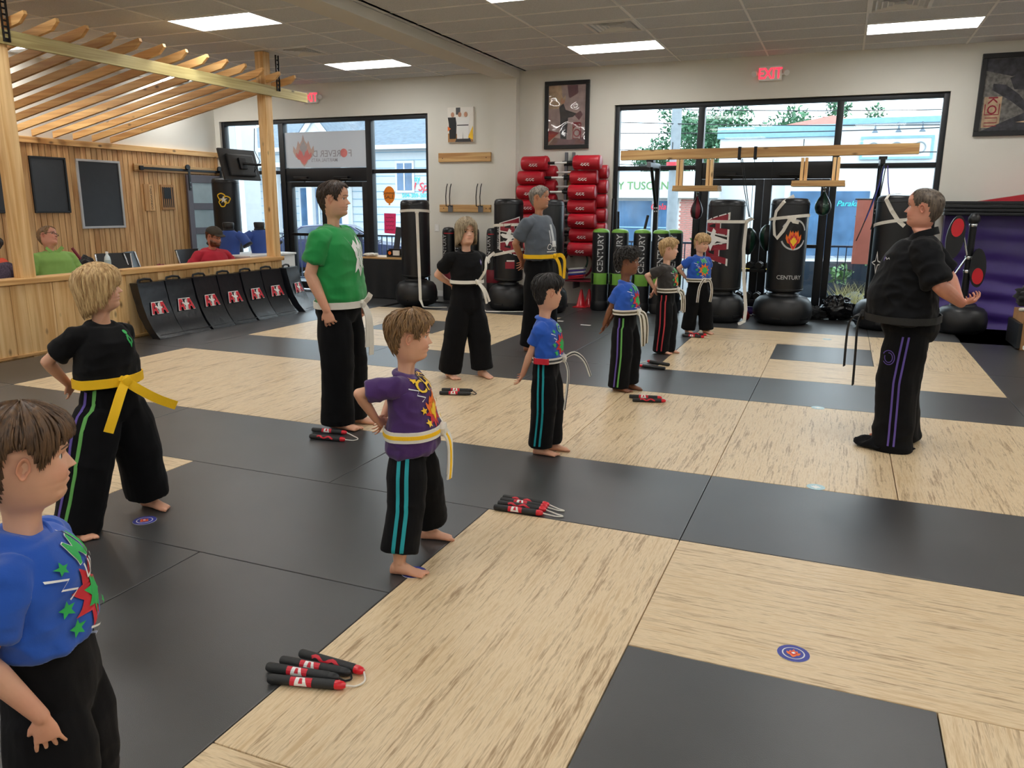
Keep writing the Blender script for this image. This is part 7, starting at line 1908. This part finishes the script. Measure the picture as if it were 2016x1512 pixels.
# ---- seated spectators behind the half wall
def glasses(P_, m='glasses_rim'):
    hh_ = .23; pl = P_.place; b = MB()
    for sg in (1, -1):
        ring = [pl(np.array([sg * .145 + .085 * math.cos(q), .40, .495 + .055 * math.sin(q)])) for q in np.linspace(0, 2 * PI, 20, endpoint=False)]; b.tube([tuple(q) for q in ring], .0022, 6, closed=True)
        b.tube([tuple(pl(np.array([sg * .23, .38, .51]))), tuple(pl(np.array([sg * .34, .20, .51]))), tuple(pl(np.array([sg * .345, -.04, .50])))], .0022, 6)
    b.tube([tuple(pl(np.array([-.06, .41, .50]))), tuple(pl(np.array([.06, .41, .50])))], .0025, 6); b.build('glasses', m, P_.root, smooth=180)
p = person('seated man in light green polo with glasses, head tilted back', (-8.46, 6.55, -.03), -8, 1.33, .235, RUDDY, dict(style='recede', th=.025, mat='hair_lightbrown', n=140, len=.16, r=.012, seed=51, topx=.2, lift=.3, over=.02), 'polo_green', sit=True, voxel=.010, hyaw=28, hpitch=12, hroll=-18, pants='denim', chest=(.215, .145, .14), waist=(.21, .16, .13), hip=(.20, .15, .15), lean=-8,
           arms={'R': dict(w=(.22, .22, .66), pole=(.6, -1, 0), hd=(0, 1, -.2), pn=(0, 0, -1)), 'L': dict(w=(-.22, .22, .66), pole=(-.6, -1, 0), hd=(0, 1, -.2), pn=(0, 0, -1))}, fat=.6, sleeve=.75)
glasses(p)
b = MB(); b.ribbon([p.Lm @ Vector((x, .075 + .02 * abs(x) / .1, 1.30 - .235 * 1.12 + dz)) for x, dz in ((-.10, .03), (-.05, -.01), (0, -.04), (.05, -.01), (.10, .03))], Vector((0, 1, .4)), .04, .006); b.build('polo_collar', 'polo_green', p.shirt, smooth=60)
p = person('seated bearded man in red shirt and dark cap near the wooden post', (-8.46, 8.98, -.03), -14, 1.28, .25, RUDDY, dict(style='short', th=.03, mat='hair_red', n=80, len=.14, r=.013, seed=53, topx=.0), 'tee_red', sit=True, voxel=.010, hyaw=16, hpitch=-6, pants='denim', chest=(.225, .15, .145), waist=(.22, .17, .14), hip=(.20, .15, .15), lean=12,
           arms={'R': dict(w=(.22, .28, .62), pole=(.8, -.8, 0), hd=(0, 1, -.2), pn=(0, 0, -1)), 'L': dict(w=(-.22, .28, .62), pole=(-.8, -.8, 0), hd=(0, 1, -.2), pn=(0, 0, -1))}, fat=.7, sleeve=.8)
glasses(p)
def cap_and_beard(P_):
    zr = np.linspace(.66, .999, 16); zz, aa = np.meshgrid(zr, HANG, indexing='ij'); q = head_pts(zz, aa); n_ = head_normals(np.minimum(zz, .998), aa); q = q + n_ * .05; q[..., 2] += .015
    V = P_.place(q).reshape(-1, 3); F = [((i + 1) * NA + j, (i + 1) * NA + (j + 1) % NA, i * NA + (j + 1) % NA, i * NA + j) for i in range(15) for j in range(NA)] + [tuple(15 * NA + j for j in range(NA))]
    cp_ = add_obj('cap', V, F, 'cap_olive', P_.root); V = []; F = []
    for i in range(5):
        for j in range(13):
            a = -1.1 + 2.2 * j / 12; pz = .70 - .04 * (i / 4) - .03 * (a / 1.1) ** 2; p0 = head_pts(np.array([.70]), np.array([a]))[0]; k_ = .04 + .24 * i / 4 * math.cos(a * .9); V.append(np.array([p0[0] * (1 + .10), p0[1] + k_, pz + .03]))
    for i in range(4):
        for j in range(12): F.append((i * 13 + j, i * 13 + j + 1, (i + 1) * 13 + j + 1, (i + 1) * 13 + j))
    m0 = len(V); V += [v + np.array([0, 0, -.02]) for v in V]; F += [tuple(q + m0 for q in f[::-1]) for f in F]; F += [(52 + j, 52 + j + 1, 52 + j + 1 + m0, 52 + j + m0) for j in range(12)]
    add_obj('visor', P_.place(np.array(V)), F, 'cap_olive', cp_)
    zr = np.linspace(-.05, .34, 22); zz, aa = np.meshgrid(zr, HANG, indexing='ij'); zl = np.interp(np.abs(np.degrees(aa)), [0, 18, 30, 60, 78, 180], [.20, .22, .30, .30, .36, .0]); m = _sm((zl - zz) / .05) * (np.abs(aa) < R(84)); q = head_pts(zz, aa); nn = head_normals(zz, aa); fr = gn(q[..., 0] * 14, q[..., 1] * 14, q[..., 2] * 14); q = q + nn * (m * (.06 + .03 * fr))[..., None]
    V = P_.place(q).reshape(-1, 3); F = [(i * NA + j, (i + 1) * NA + j, (i + 1) * NA + (j + 1) % NA, i * NA + (j + 1) % NA) for i in range(21) for j in range(NA) if m[i, j] > .05 or m[i + 1, j] > .05]
    us = sorted({v for f in F for v in f}); mp_ = {v: k for k, v in enumerate(us)}; add_obj('beard', [V[v] for v in us], [tuple(mp_[v] for v in f) for f in F], 'hair_red', P_.root)
cap_and_beard(p)
person('seated person in floral top hidden behind the front post, arms on the rail', (-8.52, 5.80, -.03), 4, 1.22, .225, FAIR, dict(style='bob', th=.06, mat='hair_brown', n=80, len=.6, r=.018, seed=57, hang=True), 'floral', sit=True, voxel=.011, pants='denim', chest=(.20, .14, .13), waist=(.2, .15, .13), arms={'R': dict(w=(.15, .30, .74), pole=(.8, -.6, 0), hd=(-.6, .6, 0), pn=(0, 0, -1)), 'L': dict(w=(-.15, .30, .74), pole=(-.8, -.6, 0), hd=(.8, .5, 0), pn=(0, 0, -1))}, sleeve=.95)
person('seated person in orange sleeveless top leaning behind the man in green polo', (-9.52, 6.50, -.03), 20, 1.20, .225, TAN, dict(style='bob', th=.06, mat='hair_darkbrown', n=80, len=.6, r=.018, seed=59, hang=True), 'tee_orange', sit=True, voxel=.011, pants='denim', chest=(.19, .13, .125), waist=(.19, .14, .12), arms={'R': dict(w=(.2, .25, .60), pole=(.8, -.6, 0)), 'L': dict(w=(-.2, .25, .60), pole=(-.8, -.6, 0))}, sleeve=.2, hyaw=60, hpitch=-20)
# ------------------------------------------------------------------ outside the windows
GZ = -.45
pmat('stucco_white', rgb(184, 187, 190), .8, var=.03, bump=.1, bscale=30); pmat('stucco_grey', rgb(150, 158, 166), .85, var=.04, bump=.1, bscale=40); pmat('siding', rgb(172, 178, 183), .7, var=.03); pmat('roof_grey', rgb(82, 94, 106), .85, var=.25, scale=6, bump=.2, bscale=12)
pmat('roof_red', rgb(146, 76, 62), .85, var=.3, scale=9, bump=.3, bscale=14); pmat('asphalt', rgb(88, 90, 92), .9, var=.12, scale=3); pmat('concrete', rgb(150, 150, 147), .85, var=.06, scale=3); pmat('shop_glass', rgb(64, 92, 122), .12, var=.3, scale=1.5); pmat('brick_red', rgb(158, 104, 96), .85, var=.2); pmat('mortar', rgb(196, 184, 176), .9)
pmat('car_navy', rgb(14, 24, 58), .4, var=.05, spec=.3); pmat('car_silver', rgb(186, 194, 204), .22, metal=.4, coat=.5); pmat('car_dark', rgb(40, 50, 62), .25, coat=.5); pmat('tyre', rgb(24, 24, 26), .8); pmat('car_glass', rgb(40, 58, 74), .08); pmat('tail_red', rgb(208, 24, 44), .25); pmat('leaf', rgb(52, 94, 62), .6, var=.35, scale=3); pmat('leaf_pale', rgb(86, 124, 70), .6, var=.3, scale=3); pmat('bark', rgb(96, 82, 68), .9); pmat('straw', rgb(206, 196, 142), .7, var=.2); pmat('salmon', rgb(206, 120, 104), .8, var=.06); pmat('pole_grey', rgb(128, 135, 140), .8, var=.1); pmat('kerb_yellow', rgb(228, 190, 60), .7); pmat('sky_blue_trim', rgb(112, 148, 168), .7); pmat('shop_teal', rgb(30, 168, 172), .5); pmat('shop_red', rgb(206, 40, 56), .5); pmat('rail_blue', rgb(44, 54, 74), .5, metal=.3)
def ext(name, b, m, smooth=None): return struct(b.build(name, m, smooth=smooth))
ext('sidewalk', MB().box(-16, 8, WY + .25, 14.0, GZ - .1, -.05), 'concrete'); ext('street', MB().box(-60, 50, 14.0, 95, GZ - .3, GZ), 'asphalt'); ext('far_sidewalk', MB().box(-50, 30, 27.2, 29.8, GZ, GZ + .12), 'concrete')
t = thing('kerb_line', 'yellow painted kerb across the street', 'kerb', (-3.4, 26.9, GZ)); MB().bbox(-9, 7, -.12, .12, 0, .16, .02).build('kerb_stone', 'kerb_yellow', t)
# entrance pier
t = thing('entry_pier', 'grey stucco pier standing outside the left window', 'pier', (-12.0, 13.75, -.05)); MB().bbox(-.25, .22, -.2, .2, 0, 4.6, .01).build('shaft', 'stucco_grey', t); MB().bbox(.22, .36, -.2, .3, 0, 4.6, .01).build('edge_trim', 'stucco_white', t)
# railing: every baluster its own piece
def railing(x0, x1, y, lab):
    t = thing('railing', lab, 'railing', (x0, y, -.05)); L = x1 - x0
    for z in (.10, 1.0): MB().bbox(0, L, -.018, .018, z - .016, z + .016, .003).build('rail', 'rail_blue', t)
    bl = MB().box(-.008, .008, -.008, .008, .1, 1.0).mesh('baluster', 'rail_blue'); n = int(L / .115)
    for i in range(n): inst('baluster', bl, t, (.05 + L / n * i, 0, 0))
    ps = MB().bbox(-.025, .025, -.025, .025, 0, 1.05, .004).mesh('post', 'rail_blue'); k_ = max(1, int(L / 1.8))
    for i in range(k_ + 1): inst('post', ps, t, (L * i / k_, 0, 0))
railing(-11.6, -6.3, 13.7, 'dark metal railing outside the left windows'); railing(-3.9, -.95 + .3, 13.7, 'dark metal railing outside the left half of the right windows'); railing(-.2, 2.4, 13.7, 'dark metal railing outside the right half of the right windows')
# vehicles
def car(x, y, rz, paint, lab, pick=False, sc=1.0):
    t = thing('car', lab, 'car', (x, y, GZ), rz); L, W_, h_ = 4.6 * sc, 1.8, 1.45
    if not pick: body = [(-2.25, .35), (-2.3, .6), (-2.22, .92), (-1.6, .98), (1.0, .96), (1.9, .86), (2.28, .68), (2.3, .4), (2.2, .28), (-2.15, .28)]; cab = [(-1.75, .96), (-1.05, 1.40), (-.2, 1.46), (.35, 1.42), (1.15, .96)]
    else: body = [(-2.7, .45), (-2.72, 1.05), (-.6, 1.08), (1.2, 1.12), (2.2, 1.02), (2.45, .85), (2.5, .5), (2.3, .38), (-2.6, .38)]; cab = [(-.65, 1.08), (-.55, 1.72), (.3, 1.80), (.75, 1.72), (1.35, 1.10)]
    def shell(poly, w0, w1, zc):
        bm = bmesh.new(); rows = []
        for u in (-1, -.82, .82, 1):
            kx = .97 if abs(u) == 1 else 1.0; rows.append([bm.verts.new((p[0] * kx, u * (w0 + (w1 - w0) * (p[1] - zc[0]) / (zc[1] - zc[0])), p[1])) for p in poly])
        n = len(poly)
        for a, c in zip(rows, rows[1:]):
            for j in range(n): bm.faces.new((a[j], a[(j + 1) % n], c[(j + 1) % n], c[j]))
        bm.faces.new(rows[0][::-1]); bm.faces.new(rows[-1]); bmesh.ops.recalc_face_normals(bm, faces=bm.faces)
        bmesh.ops.bevel(bm, geom=[e for e in bm.edges if e.calc_face_angle(0) > .5], offset=.04, segments=2, profile=.6, affect='EDGES'); bm.verts.index_update()
        V = [q.co.copy() for q in bm.verts]; F = [tuple(q.index for q in f.verts) for f in bm.faces]; bm.free(); return V, F
    zs_ = [p[1] for p in body]; MB().add(*shell(body, .88, .86, (min(zs_), max(zs_)))).build('body', paint, t, smooth=35)
    zs_ = [p[1] for p in cab]; cb = MB().add(*shell(cab, .80, .62, (min(zs_), max(zs_)))).build('cabin', paint, t, smooth=35)
    cx = sum(p[0] for p in cab) / len(cab); zc = sum(zs_) / len(zs_); gl = [(cx + (p[0] - cx) * .86, zc + .02 + (p[1] - zc) * .74) for p in cab]
    for u in (-1, 1):
        V, F = poly_vf(gl); V3 = [(p[0], u * (.80 + (.62 - .80) * (p[1] - min(zs_)) / (max(zs_) - min(zs_)) + .012), p[1]) for p in V]; MB().add(V3, F).build('side_window', 'car_glass', cb)
    for xa, za, xb, zb_ in ((cab[0][0], cab[0][1], cab[1][0], cab[1][1]), (cab[-1][0], cab[-1][1], cab[-2][0], cab[-2][1])):
        o_ = .02 if xa > cx else -.02; MB().add([(xa * .93 + xb * .07 + o_, -.66, za * .9 + zb_ * .1 + .01), (xa * .93 + xb * .07 + o_, .66, za * .9 + zb_ * .1 + .01), (xb * .9 + xa * .1 + o_, .54, zb_ * .9 + za * .1 + .01), (xb * .9 + xa * .1 + o_, -.54, zb_ * .9 + za * .1 + .01)], [(0, 1, 2, 3)]).build('windscreen', 'car_glass', cb)
    for xw in ((-1.4, 1.4) if not pick else (-1.7, 1.55)):
        for u in (-1, 1):
            w = MB().cyl((xw, u * .68, .33), (xw, u * .9, .33), .33, n=24).build('wheel', 'tyre', t, smooth=40); MB().cyl((xw, u * .89, .33), (xw, u * .91, .33), .2, n=16).build('rim', 'chrome', w, smooth=40)
    xe = body[0][0] - .02
    for u in (-1, 1):
        MB().bbox(xe - .01, xe + .10, u * .62 - .20, u * .62 + .20, .68 if not pick else .72, .84 if not pick else 1.0, .02).build('tail_light', 'tail_red', t)
        MB().bbox(-xe - .16, -xe - .02, u * .62 - .18, u * .62 + .18, .62, .74, .02).build('head_light', 'print_white', t)
    MB().box(xe - .02, xe + .05, -.26, .26, .50, .62).build('licence_plate', 'print_white', t); MB().bbox(xe - .05, xe + .2, -.86, .86, .36, .48, .03).build('bumper', 'car_dark', t)
car(-13.3, 19.4, R(28), 'car_navy', 'navy car seen through the left glass door, red tail lights'); car(-9.0, 23.0, R(6), 'car_silver', 'silver car behind the man in green, seen through the window'); car(-6.6, 18.0, R(-4), 'car_navy', 'navy car outside the left window, behind the table'); car(1.9, 16.6, R(6), 'car_dark', 'dark pickup parked outside the right window, red tail light', True)
# white clapboard house with grey roof, left
t = thing('clapboard_house', 'white clapboard house with grey roof across the street on the left', 'building', (-19, 30, GZ))
MB().box(-10, 5.5, 0, 9, 0, 4.45).build('wall', 'siding', t)
for z in np.arange(.3, 4.4, .32): MB().box(-10.01, 5.51, -.02, .0, z, z + .025).build('clapboard_lip', 'sky_blue_trim', t)
MB().prism([(-10.6, 4.4), (6.0, 4.4), (6.0, 4.55), (-2.2, 6.9), (-10.6, 4.55)], -.1, .1, Mloc(0, 4.4, 0)).add([(-10.6, -.5, 4.4), (6.0, -.5, 4.35), (2.2, 4.5, 6.4), (-6.5, 4.5, 6.4), (6.0, 9.5, 4.4), (-10.6, 9.5, 4.4)], [(0, 1, 2, 3), (1, 4, 2), (4, 5, 3, 2), (5, 0, 3)]).build('roof', 'roof_grey', t)
MB().prism([(-10.6, 4.25), (6.0, 4.25), (6.0, 4.42), (-10.6, 4.42)], -.56, -.48).build('fascia', 'stucco_white', t)
g_ = MB().prism([(-3.1, 4.35), (-1.1, 4.35), (-2.1, 5.5)], -.9, 3).build('gable', 'siding', t); MB().prism([(-3.4, 4.3), (-3.1, 4.3), (-2.1, 5.45), (-1.1, 4.3), (-.8, 4.3), (-2.1, 5.75)], -1.0, -.85).build('bargeboard', 'stucco_white', g_)
MB().prism([(-3.5, 4.25), (-3.4, 4.3), (-2.1, 5.78), (-.8, 4.3), (-.7, 4.25), (-2.1, 5.84)], -1.0, 3.2).build('gable_roof', 'roof_grey', g_)
for x0, x1, z0, z1 in ((-5.6, -4.6, .9, 2.9), (-7.3, -6.5, .1, 2.7), (-3.6, -2.7, .1, 2.7), (-1.8, -1.0, 1.0, 2.8), (1.4, 2.1, 2.6, 3.7), (3.0, 4.0, 2.7, 3.8)):
    w = MB().box(x0 - .1, x1 + .1, -.06, 0, z0 - .1, z1 + .1).build('window', 'stucco_white', t); MB().box(x0, x1, -.08, -.05, z0, z1).build('window_glass', 'shop_glass', w); MB().box((x0 + x1) / 2 - .03, (x0 + x1) / 2 + .03, -.1, -.07, z0, z1).build('glazing_bar', 'stucco_white', w)
for x in (-6.1, -4.1, -2.3, -.5): MB().bbox(x - .14, x + .14, -1.2, -.95, 0, 3.6, .02).build('porch_column', 'stucco_white', t)
MB().box(-7.6, 0, -1.3, 0, 3.55, 3.75).build('porch_roof', 'stucco_white', t)
it = [tv('shop_teal', 'Fantasy', .33, .01), tv('shop_red', 'Nail Spa', .48, .008, 0, .25, -.36, .3), tv('shop_teal', '504-309-500', .24, .012, 0, .2, -.66)]
b = MB(); mt = ['shop_teal', 'shop_red']
for m, V, F in it: b.mat(mt.index(m)).add(on_plane(V, (2.0, -.03, 3.05), BX, BZ, .004), F)
b.build('shop_lettering', mt, t)
# shop row, right
t = thing('cafe_building', 'white cafe building with awning sign across the street', 'building', (-6.5, 30, GZ))
MB().box(-4.5, 2.2, 0, 8, 0, 3.2).build('wall', 'stucco_white', t); MB().bbox(-4.7, 2.3, -.35, 0, 2.30, 3.25, .02).build('awning', 'stucco_white', t); MB().box(-3.6, -1.4, .5, 3, 3.2, 3.5).build('roof_unit', 'pole_grey', t)
b = MB(); V, F = text_vf('AZY TUSCAN', .40, .008); b.add(on_plane(V, (-.75, -.36, 2.75), BX, BZ, .01), F); b.build('awning_lettering', 'leaf_pale', t)
for x0, x1 in ((-3.0, -1.6), (-1.5, -.2), (-.1, .75)):
    w = MB().box(x0, x1, -.05, 0, .3, 2.2).build('window', 'shop_glass', t); MB().box(x0, x1, -.08, -.05, 1.2, 1.25).build('glazing_bar', 'sky_blue_trim', w)
b = MB(); V, F = text_vf('Gelato', .32, .012, .2); b.add(on_plane(V, (.22, -.06, 2.0), BX, BZ, .01), F); b.build('window_lettering', 'shop_red', t)
bw = MB().box(.82, 1.5, -.03, 0, 0, 2.35).build('brick_pier', 'mortar', t); BK = MB().bbox(-.10, .10, -.02, .0, -.032, .032, .004).mesh('brick', 'brick_red')
for r_ in range(28):
    for c_ in range(3): inst('brick', BK, bw, (.95 + .215 * c_ + (.05 if r_ % 2 else 0), -.03, .06 + .08 * r_))
t = thing('tile_roof_house', 'white building with a red tiled hip roof behind the street', 'building', (-2.0, 34, GZ))
MB().box(-2.4, 3.6, -3.5, 5, 0, 4.75).build('wall', 'stucco_white', t); MB().bbox(-2.5, 3.7, -3.6, -3.4, 4.4, 4.8, .02).build('cornice', 'sky_blue_trim', t); MB().add([(-.5, -3.4, 4.78), (2.8, -3.4, 4.78), (2.8, 4, 4.78), (-.5, 4, 4.78), (1.25, 0, 5.45)], [(0, 1, 4), (1, 2, 4), (2, 3, 4), (3, 0, 4)]).build('roof', 'roof_red', t)
t = thing('shop_building', 'white flat roofed shop with three sign lamps across the street', 'building', (1.4, 30, GZ))
MB().box(-1.75, 3.0, 0, 8, 0, 4.85).build('wall', 'stucco_white', t); MB().bbox(-1.8, 3.05, -.1, .1, 4.72, 4.92, .02).build('parapet', 'sky_blue_trim', t)
sg_ = MB().box(-1.05, 1.05, -.08, 0, 3.62, 4.3).build('sign_board', 'stucco_white', t)
for q in ((-1.1, 1.1, 4.24, 4.32), (-1.1, 1.1, 3.58, 3.66), (-1.1, -1.02, 3.66, 4.24), (1.02, 1.1, 3.66, 4.24)): MB().box(q[0], q[1], -.1, -.06, q[2], q[3]).build('sign_frame', 'sky_blue_trim', sg_)
for x in (-.7, .0, .7):
    MB().tube([(x, 0, 4.75), (x, -.25, 4.72), (x, -.32, 4.58)], .02, 6).lathe([(.03, .14), (.04, .08), (.10, 0)], 12, (x, -.34, 4.42)).build('sign_lamp', 'roof_grey', t); MB().tube([(x + .17 * math.cos(q), -.1, 3.95 + .17 * math.sin(q)) for q in np.linspace(0, 2 * PI, 16, endpoint=False)], .02, 6, closed=True).build('sign_ring', 'pole_grey', sg_)
for x0, x1 in ((-3.2, -1.9), (-1.75, -.65)): MB().box(x0, x1, -.06, 0, .3, 2.55).build('window', 'shop_glass', t)
MB().box(-3.4, -1.75, 0, 6, 0, 3.4).build('annex_wall', 'stucco_white', t)
b = MB(); V, F = text_vf('Parakato', .26, .01, .3); b.add(on_plane(V, (-1.2, -.07, 2.14), BX, BZ, .01), F); b.build('window_lettering', 'shop_teal', t)
t = thing('hanging_banner', 'salmon coloured banner hanging outside behind the railing', 'banner', (.34, 13.45, .70)); MB().bbox(-.17, .14, -.006, .006, .0, .98, .004).build('cloth', 'salmon', t); MB().cyl((-.2, 0, .98), (.17, 0, .98), .012, n=8).build('rod', 'black_metal', t); MB().cyl((.17, .0, -.75), (.17, 0, .99), .014, n=8).build('pole', 'black_metal', t)
# utility pole and wires
t = thing('utility_pole', 'grey utility pole with wires across the right windows', 'pole', (-3.95, 20, GZ)); MB().tube([(0, 0, 0), (0, 0, 9)], [.13, .11], 14).build('shaft', 'pole_grey', t, smooth=40); MB().bbox(-1.0, 1.0, -.06, .06, 6.6, 6.75, .02).build('cross_arm', 'bark', t); MB().cyl((0, -.16, 2.95), (0, -.16, 3.05), .16, n=14).build('red_band', 'shop_red', t)
for i, (z0, z1, y_) in enumerate(((3.55, 3.35, -.1), (3.9, 4.0, .1), (4.6, 4.1, 0), (3.2, 3.05, .1), (4.25, 3.8, -.1))):
    pts = [(-5 + 19 * k_ / 16, y_, z0 + (z1 - z0) * k_ / 16 - .25 * math.sin(PI * k_ / 16)) for k_ in range(17)]; MB().tube(pts, .012, 5).build('wire', 'black_plastic', t)
# trees and planting
def tree(x, y, hgt, rad, m, lab, n=900, seed=1, stem=True, base=GZ, ls=.22, lumps=14):
    t = thing('tree' if stem else 'shrub', lab, 'tree' if stem else 'shrub', (x, y, base)); rg = np.random.RandomState(seed); b = MB(); C_ = [(rg.normal() * rad * .55, rg.normal() * rad * .5, hgt * .68 + rg.normal() * hgt * .16, rad * rg.uniform(.28, .5)) for _ in range(lumps)]; V = []; F = []
    for c in C_:
        for _ in range(n // lumps):
            d = rg.normal(size=3); d /= np.linalg.norm(d); p = np.array(c[:3]) + d * c[3] * rg.uniform(.55, 1.05); a = rg.normal(size=3); a /= np.linalg.norm(a); e = np.cross(a, d); e /= np.linalg.norm(e) + 1e-9; s_ = ls * rg.uniform(.6, 1.3); o = len(V); V += [p - a * s_, p + e * s_ * .45, p + a * s_, p - e * s_ * .45]; F.append((o, o + 1, o + 2, o + 3))
    fo = b.add(V, F).build('foliage', m, t); fo['kind'] = 'stuff'
    if stem:
        MB().tube([(0, 0, 0), (.05, 0, hgt * .3), (0, .1, hgt * .7)], [rad * .09, rad * .07, rad * .03], 10).build('trunk', 'bark', t, smooth=50)
        for k_ in range(5): c = C_[k_]; MB().tube([(0, 0, hgt * .35), (c[0] * .5, c[1] * .5, hgt * .5), c[:3]], [rad * .05, rad * .03, rad * .01], 6).build('branch', 'bark', t, smooth=50)
tree(-6.3, 43, 7.4, 2.6, 'leaf', 'large leafy tree behind the cafe, left of the window mullion', 9000, 2, ls=.13, lumps=34); tree(-2.9, 45, 6.3, 2.4, 'leaf', 'leafy tree behind the white building, right of the mullion', 7000, 3, ls=.13, lumps=30); tree(-1.0, 44, 7.0, 1.5, 'leaf', 'dark round tree crown above the red tiled roof', 4000, 4, ls=.12)
tree(.7, 46, 6.2, 1.2, 'leaf', 'small tree at the right of the red tiled roof', 2500, 5, ls=.11); tree(-9.2, 44, 5.6, 1.6, 'leaf', 'low tree behind the utility pole', 3500, 6, ls=.12); tree(-22.5, 44, 7.3, 1.9, 'leaf', 'tree above the grey roof at the left window corner', 4500, 7, ls=.12)
tree(1.0, 14.6, 2.3, .55, 'leaf_pale', 'pale green bush outside the right window behind the instructor', 1100, 8, False, GZ, .07); tree(-4.05, 27.5, 1.4, .8, 'leaf_pale', 'small green shrub in front of the cafe window', 500, 9, False, GZ, .1); tree(-24.2, 28.0, .8, 1.2, 'leaf_pale', 'low hedge in front of the clapboard house', 700, 10, False, GZ, .1); tree(-3.3, 24.5, 1.6, .6, 'leaf_pale', 'low street shrub seen between the punching bags', 300, 13, False, GZ, .09)
t = thing('ornamental_grass', 'tuft of straw coloured grass outside the right window', 'grass', (.22, 13.0, -.05)); rg = random.Random(4); b = MB()
for i in range(170):
    a = rg.uniform(-PI, PI); l_ = rg.uniform(.25, .52); o_ = rg.uniform(.1, .30); x = rg.uniform(-.22, .22); b.ribbon([(x, 0, 0), (x + math.cos(a) * o_ * .4, math.sin(a) * o_ * .25, l_ * .6), (x + math.cos(a) * o_, math.sin(a) * o_ * .5, l_)], Vector((math.sin(a), -math.cos(a), 0)), [.008, .006, .001], .001)
o = b.build('blades', 'straw', t); o['kind'] = 'stuff'
